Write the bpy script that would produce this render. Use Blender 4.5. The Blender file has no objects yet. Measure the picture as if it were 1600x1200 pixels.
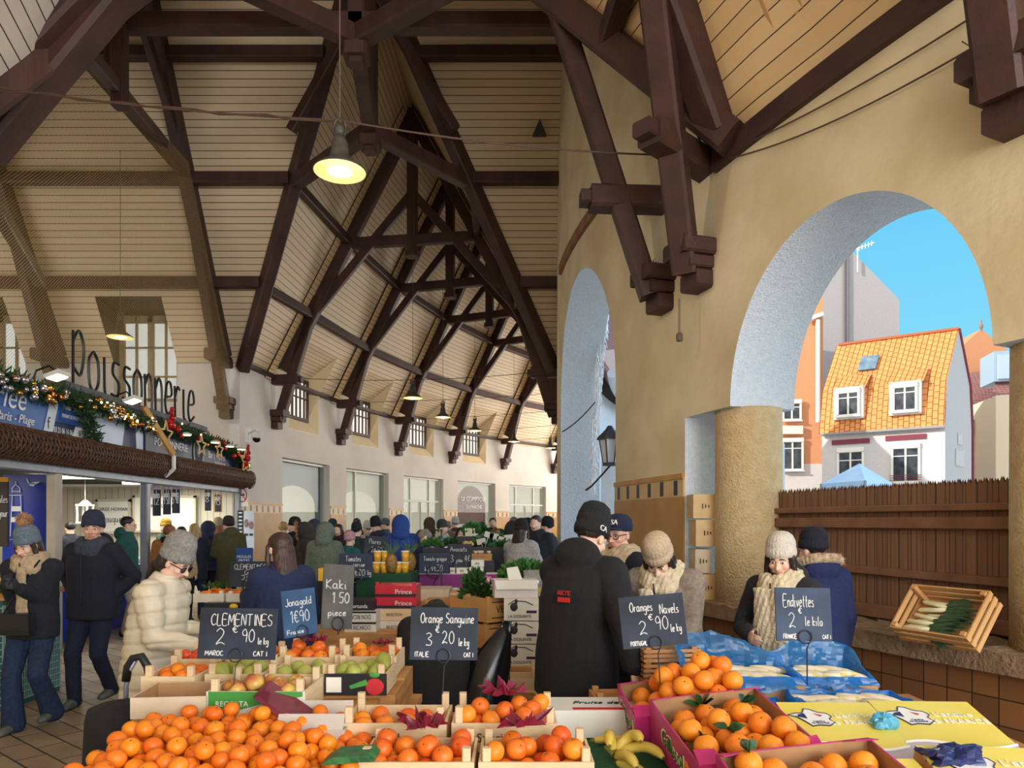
import bpy, bmesh, math, random
import numpy as np
from mathutils import Vector, Matrix, Euler, noise
random.seed(7); np.random.seed(7)
sc = bpy.context.scene
col = sc.collection
PI = math.pi
def rad(d): return d*PI/180
def L(c):
    c = c/255.0
    return c/12.92 if c <= .04045 else ((c+.055)/1.055)**2.4
def RGB(r, g, b): return (L(r), L(g), L(b), 1)
# ---------------------------------------------------------------- camera, world, lights, exposure
F = 1110.0; HOR = 815.0; CAMZ = 1.7            # focal length and horizon in pixels of a 1600x1200 frame
cam = bpy.data.objects.new('camera', bpy.data.cameras.new('camera'))
col.objects.link(cam); sc.camera = cam
cam.location = (0, 0, CAMZ); cam.rotation_euler = (rad(90), 0, 0)
cam.data.sensor_fit = 'HORIZONTAL'; cam.data.sensor_width = 36; cam.data.lens = F/1600*36
cam.data.shift_y = (HOR-600)/1600; cam.data.clip_end = 400
sc.view_settings.view_transform = 'Standard'; sc.view_settings.look = 'None'
sc.view_settings.gamma = 1; sc.view_settings.use_curve_mapping = False
sc.view_settings.exposure = 0.0
w = bpy.data.worlds.new('sky'); sc.world = w; w.use_nodes = True
nt = w.node_tree; nt.nodes.clear()
out = nt.nodes.new('ShaderNodeOutputWorld'); bg = nt.nodes.new('ShaderNodeBackground')
tc = nt.nodes.new('ShaderNodeTexCoord'); sep = nt.nodes.new('ShaderNodeSeparateXYZ'); rp = nt.nodes.new('ShaderNodeValToRGB')
nt.links.new(tc.outputs['Generated'], sep.inputs[0]); nt.links.new(sep.outputs['Z'], rp.inputs[0])
e = rp.color_ramp.elements
e[0].position = 0.0; e[0].color = (.62, .60, .55, 1); e[1].position = .03; e[1].color = (.66, .82, .92, 1)
for p_, c_ in ((.2, (.24, .72, .97, 1)), (.45, (.12, .58, .97, 1)), (1, (.06, .34, .78, 1))):
    k = e.new(p_); k.color = c_
# brighter white haze round the low sun, behind the viewer
vd = nt.nodes.new('ShaderNodeVectorMath'); vd.operation = 'DOT_PRODUCT'; nt.links.new(tc.outputs['Generated'], vd.inputs[0])
mr = nt.nodes.new('ShaderNodeMapRange'); mr.inputs['From Min'].default_value = -.35; mr.inputs['From Max'].default_value = .9; nt.links.new(vd.outputs['Value'], mr.inputs[0])
hz = nt.nodes.new('ShaderNodeMix'); hz.data_type = 'RGBA'; nt.links.new(mr.outputs[0], hz.inputs[0]); nt.links.new(rp.outputs[0], hz.inputs[6]); hz.inputs[7].default_value = (1.75, 1.55, 1.28, 1)
nt.links.new(hz.outputs[2], bg.inputs[0]); bg.inputs[1].default_value = 1.0
nt.links.new(bg.outputs[0], out.inputs[0])
SUNV = Vector((-.93, -.37, math.tan(rad(22)))).normalized()      # towards the sun
vd.inputs[1].default_value = SUNV
sun = bpy.data.objects.new('sun', bpy.data.lights.new('sun', 'SUN')); col.objects.link(sun)
sun.data.energy = 4.2; sun.data.color = (1, .90, .74); sun.data.angle = rad(.6)
sun.rotation_euler = (-SUNV).to_track_quat('-Z', 'Y').to_euler(); sun.location = SUNV*60
def area_light(name, loc, target, sx, sy, watt, color):
    o = bpy.data.objects.new(name, bpy.data.lights.new(name, 'AREA')); col.objects.link(o)
    o.data.shape = 'RECTANGLE'; o.data.size = sx; o.data.size_y = sy; o.data.energy = watt; o.data.color = color
    o.location = loc; o.rotation_euler = (Vector(target)-Vector(loc)).to_track_quat('-Z', 'Y').to_euler()
    return o
CXF, CYF = 7.5, 33.2
# added fill lights, out of view, brightening hall, roof boards and arch reveals
area_light('daylight_hall_end', (5.8, -6.5, 3.6), (-1.5, 12, 8.0), 7, 6, 1150, (1, .98, .95))  # added at the rear, aimed up to brighten walls and roof
area_light('daylight_far_end', (CXF, CYF, 5.0), (-3.6, 24, 10.5), 5, 6, 1050, (1, .93, .84))  # added inside the closed far end to lift the roof boards
area_light('daylight_courtyard', (17, 11.5, 8.5), (1, 9.5, 2.6), 8, 6, 900, (.84, .92, 1))  # added outside the arches, stands in for sky bounce on the reveals
area_light('daylight_street_door', (-13.2, 10.6, 4.6), (1.0, 11.2, 7.2), 5, 3.4, 150, (1, .96, .88))  # added before the closed street wall; no door is built there
area_light('daylight_hall_side', (1.0, -7.4, 3.4), (0.6, 13, 8.6), 5, 4, 260, (1, .98, .95))  # added behind the viewer to lift the tall plaster wall
# ---------------------------------------------------------------- materials
MATS = {}
def nodes_of(m):
    m.use_nodes = True
    return m.node_tree, m.node_tree.nodes['Principled BSDF']
def mat(name, c1, c2=None, sc_=8.0, rough=.7, bump=0.0, bsc=None, metal=0.0, detail=3, spec=.5, stretch=None, rnd=0.0, emit=None, sheen=0):
    if name in MATS: return MATS[name]
    m = bpy.data.materials.new(name); MATS[name] = m
    t, b = nodes_of(m); N = t.nodes; K = t.links
    b.inputs['Roughness'].default_value = rough; b.inputs['Metallic'].default_value = metal
    b.inputs['Specular IOR Level'].default_value = spec
    if sheen: b.inputs['Sheen Weight'].default_value = sheen
    co = N.new('ShaderNodeTexCoord'); src = co.outputs['Object']
    if stretch:
        mp = N.new('ShaderNodeMapping'); mp.inputs['Scale'].default_value = stretch
        K.new(src, mp.inputs[0]); src = mp.outputs[0]
    colour = None
    if c2 is not None:
        nz = N.new('ShaderNodeTexNoise'); nz.inputs['Scale'].default_value = sc_; nz.inputs['Detail'].default_value = detail
        K.new(src, nz.inputs['Vector'])
        r = N.new('ShaderNodeValToRGB'); r.color_ramp.elements[0].position = .32; r.color_ramp.elements[1].position = .68
        r.color_ramp.elements[0].color = c1; r.color_ramp.elements[1].color = c2
        K.new(nz.outputs['Fac'], r.inputs[0]); colour = r.outputs[0]
    if rnd:
        oi = N.new('ShaderNodeObjectInfo'); hs = N.new('ShaderNodeHueSaturation')
        ma = N.new('ShaderNodeMapRange'); ma.inputs['To Min'].default_value = .5-rnd*.35; ma.inputs['To Max'].default_value = .5+rnd*.35
        mv = N.new('ShaderNodeMapRange'); mv.inputs['To Min'].default_value = 1-rnd*2; mv.inputs['To Max'].default_value = 1+rnd*2
        K.new(oi.outputs['Random'], ma.inputs[0]); K.new(oi.outputs['Random'], mv.inputs[0])
        K.new(ma.outputs[0], hs.inputs['Hue']); K.new(mv.outputs[0], hs.inputs['Value'])
        if colour is not None: K.new(colour, hs.inputs['Color'])
        else: hs.inputs['Color'].default_value = c1
        colour = hs.outputs[0]
    if colour is not None: K.new(colour, b.inputs['Base Color'])
    else: b.inputs['Base Color'].default_value = c1
    if bump:
        n2 = N.new('ShaderNodeTexNoise'); n2.inputs['Scale'].default_value = bsc or sc_*3; n2.inputs['Detail'].default_value = 4
        K.new(src, n2.inputs['Vector'])
        bp = N.new('ShaderNodeBump'); bp.inputs['Strength'].default_value = min(1, bump); bp.inputs['Distance'].default_value = .02*max(1, bump)
        K.new(n2.outputs['Fac'], bp.inputs['Height']); K.new(bp.outputs[0], b.inputs['Normal'])
    if emit:
        b.inputs['Emission Color'].default_value = emit[0]; b.inputs['Emission Strength'].default_value = emit[1]
    return m
def boards_mat(name, c1, c2, pitch, axis='Y', groove=RGB(52, 36, 26), gw=.09, rough=.6, cross=0.0, knots=True):
    """boards lying along UV-U (groove lines at each pitch of UV-V) or the other way round"""
    if name in MATS: return MATS[name]
    m = bpy.data.materials.new(name); MATS[name] = m
    t, b = nodes_of(m); N = t.nodes; K = t.links; b.inputs['Roughness'].default_value = rough
    uv = N.new('ShaderNodeUVMap'); s = N.new('ShaderNodeSeparateXYZ'); K.new(uv.outputs[0], s.inputs[0])
    def math_(op, a, bb=None):
        n = N.new('ShaderNodeMath'); n.operation = op
        if hasattr(a, 'node'): K.new(a, n.inputs[0])
        else: n.inputs[0].default_value = a
        if bb is not None:
            if hasattr(bb, 'node'): K.new(bb, n.inputs[1])
            else: n.inputs[1].default_value = bb
        return n.outputs[0]
    q = math_('DIVIDE', s.outputs[axis], pitch); fr = math_('FRACT', q); idx = math_('FLOOR', q)
    g1 = math_('LESS_THAN', fr, gw)
    if cross:
        o_ = 'X' if axis == 'Y' else 'Y'
        sh = math_('MULTIPLY', math_('FRACT', math_('MULTIPLY', idx, .37)), cross)
        q2 = math_('DIVIDE', math_('ADD', s.outputs[o_], sh), cross)
        g1 = math_('MAXIMUM', g1, math_('LESS_THAN', math_('FRACT', q2), gw*pitch/cross*.9))
        idx = math_('ADD', math_('MULTIPLY', idx, 3.1), math_('MULTIPLY', math_('FLOOR', q2), 7.7))
    wn = N.new('ShaderNodeTexWhiteNoise'); wn.noise_dimensions = '1D'; K.new(idx, wn.inputs['W'])
    mp = N.new('ShaderNodeMapping'); mp.inputs['Scale'].default_value = (1.2, 14, 1) if axis == 'Y' else (14, 1.2, 1)
    K.new(uv.outputs[0], mp.inputs[0]); nz = N.new('ShaderNodeTexNoise'); nz.inputs['Scale'].default_value = 1.4; nz.inputs['Detail'].default_value = 5
    K.new(mp.outputs[0], nz.inputs['Vector'])
    f = math_('ADD', math_('MULTIPLY', wn.outputs['Value'], .4), math_('MULTIPLY', nz.outputs['Fac'], .6))
    mx = N.new('ShaderNodeMix'); mx.data_type = 'RGBA'; K.new(f, mx.inputs[0]); mx.inputs[6].default_value = c1; mx.inputs[7].default_value = c2
    m2 = N.new('ShaderNodeMix'); m2.data_type = 'RGBA'; K.new(g1, m2.inputs[0]); K.new(mx.outputs[2], m2.inputs[6]); m2.inputs[7].default_value = groove
    K.new(m2.outputs[2], b.inputs['Base Color'])
    bp = N.new('ShaderNodeBump'); bp.inputs['Strength'].default_value = .5; bp.inputs['Distance'].default_value = .012; bp.invert = True
    K.new(g1, bp.inputs['Height']); K.new(bp.outputs[0], b.inputs['Normal'])
    return m
def glass_mat(name, tint, refl=.35, rough=.02, body=0.0, bodyc=(.8, .8, .8, 1)):
    if name in MATS: return MATS[name]
    m = bpy.data.materials.new(name); MATS[name] = m
    t, b = nodes_of(m); N = t.nodes; K = t.links; o = N['Material Output']
    tr = N.new('ShaderNodeBsdfTransparent'); tr.inputs[0].default_value = tint
    gl = N.new('ShaderNodeBsdfGlossy'); gl.inputs['Roughness'].default_value = rough
    mx = N.new('ShaderNodeMixShader'); mx.inputs[0].default_value = refl
    K.new(tr.outputs[0], mx.inputs[1]); K.new(gl.outputs[0], mx.inputs[2]); last = mx.outputs[0]
    if body:
        tl = N.new('ShaderNodeBsdfTranslucent'); tl.inputs[0].default_value = bodyc
        df = N.new('ShaderNodeBsdfDiffuse'); df.inputs[0].default_value = bodyc
        ms = N.new('ShaderNodeMixShader'); ms.inputs[0].default_value = .5; K.new(tl.outputs[0], ms.inputs[1]); K.new(df.outputs[0], ms.inputs[2])
        m3 = N.new('ShaderNodeMixShader'); m3.inputs[0].default_value = body; K.new(last, m3.inputs[1]); K.new(ms.outputs[0], m3.inputs[2]); last = m3.outputs[0]
    K.new(last, o.inputs[0]); return m
def net_mat(name, c, cell=.045, wire=.14):
    if name in MATS: return MATS[name]
    m = bpy.data.materials.new(name); MATS[name] = m
    t, b = nodes_of(m); N = t.nodes; K = t.links; o = N['Material Output']; b.inputs['Base Color'].default_value = c; b.inputs['Roughness'].default_value = .8
    uv = N.new('ShaderNodeUVMap'); mp = N.new('ShaderNodeMapping'); mp.inputs['Rotation'].default_value = (0, 0, rad(45)); mp.inputs['Scale'].default_value = (1/cell, 1/cell, 1)
    K.new(uv.outputs[0], mp.inputs[0]); s = N.new('ShaderNodeSeparateXYZ'); K.new(mp.outputs[0], s.inputs[0])
    outs = []
    for ax in 'XY':
        f = N.new('ShaderNodeMath'); f.operation = 'FRACT'; K.new(s.outputs[ax], f.inputs[0])
        l_ = N.new('ShaderNodeMath'); l_.operation = 'LESS_THAN'; K.new(f.outputs[0], l_.inputs[0]); l_.inputs[1].default_value = wire; outs.append(l_.outputs[0])
    mxm = N.new('ShaderNodeMath'); mxm.operation = 'MAXIMUM'; K.new(outs[0], mxm.inputs[0]); K.new(outs[1], mxm.inputs[1])
    tr = N.new('ShaderNodeBsdfTransparent'); ms = N.new('ShaderNodeMixShader'); K.new(mxm.outputs[0], ms.inputs[0]); K.new(tr.outputs[0], ms.inputs[1]); K.new(b.outputs[0], ms.inputs[2])
    K.new(ms.outputs[0], o.inputs[0]); return m
TIMBER = mat('dark_stained_timber', RGB(58, 36, 33), RGB(78, 50, 44), 3, .6, .3, 25, stretch=(1, 1, .3))
TIMBER_R = mat('red_brown_timber', RGB(54, 32, 28), RGB(74, 46, 40), 3, .6, .3, 25)
BOARDS = boards_mat('roof_boards', RGB(214, 190, 156), RGB(232, 212, 180), .13)
BOARDS_R = boards_mat('roof_boards_warm', RGB(226, 190, 136), RGB(240, 210, 160), .17, gw=.06)
PLASTER = mat('ochre_plaster', RGB(212, 194, 154), RGB(236, 222, 188), 1.3, .85, .25, 14, detail=6)
PLASTER_W = mat('cream_plaster', RGB(214, 208, 204), RGB(224, 220, 216), 1.2, .85, .15, 14, detail=6)
STUCCO = mat('rough_white_stucco', RGB(216, 226, 238), RGB(228, 236, 246), 20, .9, 1.0, 55)  # white stucco with the blue of skylight put into its colour
STUCCO_Y = mat('rough_ochre_stucco', RGB(204, 176, 130), RGB(218, 194, 150), 12, .9, 1.0, 45)
CONCRETE = mat('rough_concrete', RGB(128, 104, 80), RGB(160, 134, 106), 9, .9, .8, 30)
BLACK = mat('black_metal', RGB(24, 24, 26), None, rough=.45)
GREYMETAL = mat('grey_metal', RGB(128, 134, 144), RGB(142, 148, 158), 6, .45, metal=.4)
WHITE = mat('white_paint', RGB(236, 236, 234), None, rough=.5)
CHALK = mat('chalk', RGB(238, 238, 235), RGB(205, 208, 210), 60, .9)
SLATE = mat('slate_board', RGB(26, 32, 44), RGB(50, 60, 78), 5, .75, detail=5)
SLATE_B = mat('blue_slate_board', RGB(34, 62, 98), RGB(60, 96, 134), 5, .7, detail=5)
SLATE_G = mat('grey_slate_board', RGB(84, 82, 80), RGB(112, 108, 104), 5, .8, detail=5)
CRATE = mat('poplar_crate_wood', RGB(224, 194, 152), RGB(238, 214, 176), 4, .7, .2, 30, stretch=(1, 1, 6))
CRATE_D = mat('old_crate_wood', RGB(176, 124, 70), RGB(206, 156, 98), 4, .7, .25, 30, stretch=(1, 1, 6))
KRAFT = mat('brown_cardboard', RGB(170, 128, 88), RGB(186, 144, 102), 10, .8)
KRAFT_L = mat('pale_cardboard', RGB(206, 186, 160), RGB(220, 202, 178), 10, .8)
def fabric(name, r, g, b, k=.82, bump=.25, sc_=40, rough=.9):
    return mat(name, RGB(r*k, g*k, b*k), RGB(r, g, b), sc_, rough, bump, sc_*2)
# ---------------------------------------------------------------- mesh helpers
ROOTM = {}
class MB:
    def __init__(s): s.v = []; s.f = []; s.m = []; s.uv = []
    def add(s, verts, faces, mi=0, uvs=None):
        n = len(s.v); s.v.extend([tuple(p) for p in verts])
        for i, fc in enumerate(faces):
            s.f.append(tuple(n+k for k in fc)); s.m.append(mi)
            s.uv.append(uvs[i] if uvs else [(0, 0)]*len(fc))
        return s
    def quad(s, a, b, c, d, mi=0, uv=None): return s.add([a, b, c, d], [(0, 1, 2, 3)], mi, [uv] if uv else None)
    def poly(s, pts, mi=0, uv=None): return s.add(pts, [tuple(range(len(pts)))], mi, [uv] if uv else None)
    def box(s, c, size, R=None, mi=0, taper=1.0):
        x, y, z = size[0]/2, size[1]/2, size[2]/2; R = R or Matrix(); c = Vector(c)
        if R.__class__ is Euler: R = R.to_matrix()
        R = R.to_3x3()
        v = [c+R@Vector((sx*x*(taper if sz > 0 else 1), sy*y*(taper if sz > 0 else 1), sz*z)) for sz in (-1, 1) for sy in (-1, 1) for sx in (-1, 1)]
        uvw = [(0, 0), (1, 0), (1, 1), (0, 1)]
        return s.add(v, [(0, 2, 3, 1), (4, 5, 7, 6), (0, 1, 5, 4), (2, 6, 7, 3), (0, 4, 6, 2), (1, 3, 7, 5)], mi, [uvw]*6)
    def beam(s, p, q, w, h, up=(0, 0, 1), ch=.12, mi=0):
        """chamfered timber from p to q, w wide (across) and h deep (along up)"""
        p, q = Vector(p), Vector(q); d = (q-p).normalized(); up = Vector(up)
        if abs(d.dot(up)) > .97: up = Vector((0, 1, 0))
        sd = d.cross(up).normalized(); u = sd.cross(d).normalized(); c = min(w, h)*ch
        prof = [(-w/2+c, -h/2), (w/2-c, -h/2), (w/2, -h/2+c), (w/2, h/2-c), (w/2-c, h/2), (-w/2+c, h/2), (-w/2, h/2-c), (-w/2, -h/2+c)]
        v = [p+sd*a+u*b for a, b in prof]+[q+sd*a+u*b for a, b in prof]
        f = [(i, (i+1) % 8, 8+(i+1) % 8, 8+i) for i in range(8)]+[tuple(range(7, -1, -1)), tuple(range(8, 16))]
        return s.add(v, f, mi)
    def tube(s, pts, r, n=8, mi=0, closed=False, cap=True):
        pts = [Vector(p) for p in pts]; m = len(pts); rr = r if hasattr(r, '__len__') else [r]*m
        v = []; ref = Vector((.31, .17, .93)); pu = None
        for i, p in enumerate(pts):
            a = pts[(i-1) % m] if (closed or i > 0) else p; b = pts[(i+1) % m] if (closed or i < m-1) else p
            d = (b-a).normalized() if (b-a).length > 1e-9 else Vector((0, 0, 1))
            u = d.cross(ref if pu is None else pu)
            if pu is not None: u = (pu-d*pu.dot(d))
            if u.length < 1e-6: u = d.orthogonal()
            u.normalize(); pu = u; w_ = d.cross(u)
            for k in range(n):
                t = 2*PI*k/n; v.append(p+(u*math.cos(t)+w_*math.sin(t))*rr[i])
        f = [(i*n+k, i*n+(k+1) % n, ((i+1) % m)*n+(k+1) % n, ((i+1) % m)*n+k) for i in range(m if closed else m-1) for k in range(n)]
        if cap and not closed: f += [tuple(range(n-1, -1, -1)), tuple(range((m-1)*n, m*n))]
        return s.add(v, f, mi)
    def lathe(s, prof, c=(0, 0, 0), n=16, R=None, mi=0, sx=1.0, sy=1.0):
        c = Vector(c); R = R.to_3x3() if R is not None else Matrix.Identity(3); v = []; f = []; m = len(prof)
        for r, z in prof:
            for k in range(n):
                t = 2*PI*k/n; v.append(c+R@Vector((r*math.cos(t)*sx, r*math.sin(t)*sy, z)))
        for i in range(m-1):
            for k in range(n): f.append((i*n+k, i*n+(k+1) % n, (i+1)*n+(k+1) % n, (i+1)*n+k))
        f.append(tuple(range(n-1, -1, -1))); f.append(tuple(range((m-1)*n, m*n)))
        return s.add(v, f, mi)
    def ell(s, c, r, R=None, n=12, m=8, mi=0):
        pr = [(max(1e-4, math.sin(PI*i/m)), -math.cos(PI*i/m)) for i in range(m+1)]
        c = Vector(c); R = R.to_3x3() if R is not None else Matrix.Identity(3); v = []; f = []
        for a, z in pr:
            for k in range(n):
                t = 2*PI*k/n; v.append(c+R@Vector((a*math.cos(t)*r[0], a*math.sin(t)*r[1], z*r[2])))
        for i in range(m):
            for k in range(n): f.append((i*n+k, i*n+(k+1) % n, (i+1)*n+(k+1) % n, (i+1)*n+k))
        return s.add(v, f, mi)
    def prism(s, poly, d, mi=0):
        """poly: 3D points of a flat outline, pushed along vector d"""
        n = len(poly); d = Vector(d); a = [Vector(p) for p in poly]; b = [p+d for p in a]
        nrm = (a[1]-a[0]).cross(a[2]-a[0])
        for i in range(n): pass
        f = [(i, (i+1) % n, n+(i+1) % n, n+i) for i in range(n)]
        return s.add(a+b, [tuple(range(n-1, -1, -1)), tuple(range(n, 2*n))]+f, mi)
    def build(s, name, mats, parent=None, smooth=False, world=False, fix=True):
        mats = mats if isinstance(mats, (list, tuple)) else [mats]
        v = s.v
        if parent is not None and world:
            inv = ROOTM[parent.name].inverted(); v = [inv@Vector(p) for p in v]
        me = bpy.data.meshes.new(name); me.from_pydata([tuple(p) for p in v], [], s.f)
        for m in mats: me.materials.append(m)
        me.polygons.foreach_set('material_index', s.m)
        ul = me.uv_layers.new(name='UVMap')
        ul.data.foreach_set('uv', [c for f in s.uv for p in f for c in p])
        if fix:
            bm = bmesh.new(); bm.from_mesh(me); bmesh.ops.recalc_face_normals(bm, faces=bm.faces); bm.to_mesh(me); bm.free()
        if smooth: me.polygons.foreach_set('use_smooth', [True]*len(me.polygons))
        return link(name, me, parent)
def link(name, me, parent=None, loc=None, rot=None):
    o = bpy.data.objects.new(name, me); col.objects.link(o)
    if parent is not None: o.parent = parent; ROOTM[o.name] = ROOTM.get(parent.name, Matrix())
    if loc is not None: o.location = loc
    if rot is not None: o.rotation_euler = rot
    return o
def tag(o, label, cat, group=None, kind=None):
    o['label'] = label; o['category'] = cat
    if group: o['group'] = group
    if kind: o['kind'] = kind
    return o
def struct(o, label=None, cat=None):
    o['kind'] = 'structure'
    if label: o['label'] = label
    if cat: o['category'] = cat
    return o
def thing(name, label, cat, loc=(0, 0, 0), rz=0.0, group=None, rot=None):
    o = bpy.data.objects.new(name, None); col.objects.link(o); o.empty_display_size = .1
    o.location = loc; o.rotation_euler = rot if rot is not None else (0, 0, rz)
    ROOTM[o.name] = Matrix.LocRotScale(Vector(loc), Euler(rot if rot is not None else (0, 0, rz)), None)
    return tag(o, label, cat, group)
def kids(o): return [c for c in list(CH.get(o.name, []))]
CH = {}
def copy_tree(o, parent=None):
    c = o.copy(); col.objects.link(c)
    if parent is not None: c.parent = parent
    ROOTM[c.name] = ROOTM.get(o.name, Matrix())
    for ch in [x for x in o.children]: copy_tree(ch, c)
    return c
def text_mesh(name, s, size, m, parent=None, loc=(0, 0, 0), rot=(0, 0, 0), extrude=.0015, align='CENTER', sx=1.0, shear=0.0, world=False):
    cu = bpy.data.curves.new(name, 'FONT'); cu.body = s; cu.size = size; cu.extrude = extrude; cu.align_x = align; cu.align_y = 'CENTER'; cu.shear = shear
    cu.resolution_u = 3
    t = bpy.data.objects.new(name, cu); col.objects.link(t)
    dg = bpy.context.evaluated_depsgraph_get(); me = bpy.data.meshes.new_from_object(t.evaluated_get(dg))
    bpy.data.objects.remove(t); bpy.data.curves.remove(cu)
    me.materials.clear(); me.materials.append(m); me.name = name
    M = Matrix.LocRotScale(Vector(loc), Euler(rot), Vector((sx, 1, 1)))
    if parent is not None and world: M = ROOTM[parent.name].inverted()@M
    me.transform(M)
    return link(name, me, parent)
# single-stroke hand lettering: every glyph in a box 0..1 high, strokes of points
GL = {
'A': '0,0 .3,1 .6,0|.12,.4 .48,.4', 'B': '0,0 0,1 .35,.95 .4,.7 0,.52 .45,.4 .42,.05 0,0', 'C': '.5,.85 .3,1 .08,.8 0,.45 .12,.1 .35,0 .55,.15',
'D': '0,0 0,1 .4,.85 .5,.45 .35,.1 0,0', 'E': '.5,1 0,1 0,0 .52,0|0,.52 .4,.52', 'F': '.5,1 0,1 0,0|0,.52 .4,.52', 'G': '.5,.85 .3,1 .05,.75 0,.4 .15,.05 .4,0 .52,.2 .5,.42 .3,.42',
'I': '.15,0 .15,1', 'J': '.4,1 .42,.2 .25,0 .02,.15', 'K': '0,0 0,1|.45,1 0,.45 .48,0', 'L': '0,1 0,0 .45,0', 'M': '0,0 .08,1 .33,.3 .58,1 .68,0', 'N': '0,0 .04,1 .46,0 .5,1',
'O': '.28,1 .08,.8 0,.45 .12,.08 .32,0 .52,.2 .56,.6 .42,.95 .28,1', 'P': '0,0 0,1 .4,.92 .42,.6 0,.45', 'R': '0,0 0,1 .4,.92 .4,.6 0,.5 .45,0', 'S': '.48,.88 .25,1 .05,.8 .12,.58 .42,.42 .45,.15 .22,0 0,.12',
'T': '.28,0 .28,1|0,1 .58,1', 'U': '0,1 .03,.2 .25,0 .47,.2 .5,1', 'V': '0,1 .26,0 .52,1', 'Z': '0,1 .5,1 0,0 .52,0', 'H': '0,0 0,1|.48,0 .48,1|0,.5 .48,.5',
'a': '.38,.5 .15,.55 0,.3 .08,.05 .25,.05 .38,.3 .38,.52 .4,.1 .5,0', 'b': '0,1 .02,0 .25,.02 .36,.25 .25,.48 .03,.4', 'c': '.35,.45 .18,.55 .02,.3 .1,.04 .36,.08', 'd': '.36,.45 .12,.5 0,.25 .12,.02 .36,.2|.38,1 .38,0',
'e': '.02,.28 .34,.34 .28,.54 .1,.5 .01,.2 .12,.01 .36,.1', 'f': '.35,.95 .2,1 .13,.8 .1,0|0,.55 .3,.55', 'g': '.36,.48 .12,.52 0,.3 .12,.06 .34,.24|.38,.52 .36,-.25 .18,-.4 .02,-.25', 'h': '0,1 0,0|0,.35 .2,.54 .33,.4 .35,0',
'i': '.06,.52 .08,.06 .18,0|.06,.72 .07,.74', 'k': '0,1 0,0|.32,.55 .02,.25 .36,0', 'l': '.06,1 .04,.12 .16,0', 'm': '0,.52 .02,0|.02,.36 .16,.54 .25,.4 .26,0|.26,.36 .4,.54 .5,.4 .52,0', 'n': '0,.52 .02,0|.02,.36 .18,.54 .32,.4 .34,0',
'o': '.18,.54 .02,.4 .04,.1 .2,0 .36,.14 .34,.42 .18,.54', 'p': '0,.52 0,-.4|0,.4 .2,.54 .36,.34 .25,.04 .02,.1', 'q': '.36,.45 .1,.5 0,.25 .14,.02 .36,.2|.38,.5 .38,-.4', 'r': '0,.52 .03,0|.03,.34 .16,.52 .28,.48', 's': '.3,.5 .1,.5 .06,.34 .28,.22 .24,.03 0,.04',
't': '.14,.9 .12,.1 .26,0|0,.55 .28,.55', 'u': '0,.52 .03,.1 .16,0 .32,.2|.34,.52 .35,.04 .42,0', 'v': '0,.52 .16,0 .32,.54', 'x': '0,.52 .34,0|.34,.52 0,0', 'y': '0,.52 .16,.05|.34,.52 .1,-.38', 'z': '0,.52 .32,.52 0,0 .34,0', 'j': '.14,.52 .14,-.25 0,-.38',
'0': '.24,1 .05,.75 .02,.3 .2,0 .42,.2 .44,.7 .24,1', '1': '.04,.75 .22,1 .2,0', '2': '.04,.8 .22,1 .42,.8 .34,.5 .1,.14 .06,.02 .28,.14 .5,.02', '3': '.04,.9 .26,1 .4,.78 .18,.54 .42,.32 .34,.04 .02,.06', '4': '.32,0 .3,1 0,.35 .46,.35',
'5': '.42,1 .08,1 .04,.58 .32,.58 .42,.28 .26,0 .02,.08', '6': '.36,1 .06,.5 .06,.1 .28,0 .4,.22 .28,.45 .06,.34', '7': '0,1 .44,1 .16,0|.08,.5 .36,.5', '8': '.22,.54 .04,.75 .22,1 .38,.78 .04,.24 .2,0 .4,.22 .22,.54', '9': '.4,.7 .26,1 .04,.8 .1,.52 .34,.54 .42,.72 .36,0',
'-': '.04,.4 .34,.4', ',': '.08,.08 .02,-.14', '.': '.05,.0 .06,.04', '/': '0,-.1 .35,1', '€': '.46,.85 .26,1 .1,.6 .12,.25 .28,0 .46,.14|0,.62 .34,.62|0,.42 .32,.42', "'": '.05,1 .02,.75'}
def hand_strokes(s, h, gap=.16):
    """strokes of a hand written line, baseline at 0; returns strokes (lists of (x, y)) and the width"""
    x = 0; outl = []
    for ch in s:
        if ch == ' ': x += .38*h; continue
        g = GL.get(ch) or GL.get(ch.upper()) or GL.get(ch.lower())
        if not g: x += .3*h; continue
        wmax = 0
        for st in g.split('|'):
            pts = [tuple(float(k) for k in q.split(',')) for q in st.split(' ')]
            wmax = max(wmax, max(p[0] for p in pts)); outl.append([(x+p[0]*h, p[1]*h) for p in pts])
        x += (wmax+gap)*h
    return outl, x
def smooth2(pts, n=3):
    if len(pts) < 3: return pts
    P = [pts[0]]+list(pts)+[pts[-1]]; r = []
    for i in range(1, len(P)-2):
        p0, p1, p2, p3 = (np.array(P[i+k]) for k in (-1, 0, 1, 2))
        for k in range(n):
            t = k/n; r.append(tuple(.5*((2*p1)+(-p0+p2)*t+(2*p0-5*p1+4*p2-p3)*t*t+(-p0+3*p1-3*p2+p3)*t**3)))
    return r+[tuple(pts[-1])]
def hand_text(mb, s, h, ox, oy, fr, th=.0035, fit=None, jig=.0, mi=0):
    """hand lettering at (ox, oy) of a board; fr(x, y) -> point on the board's face"""
    st, wd = hand_strokes(s, h); k = (fit/wd) if fit else 1
    for pts in st:
        pts = smooth2([(ox+x*k, oy+y+jig*x) for x, y in pts]); mb.tube([fr(x, y) for x, y in pts], th, 5, mi)
def at(u, d, z=None, v=815.0):
    """the point at depth d on the line of sight through pixel column u (and row v, or height z)"""
    return Vector(((u-800)/F*d, d, z if z is not None else CAMZ+(HOR-v)*d/F))
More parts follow.
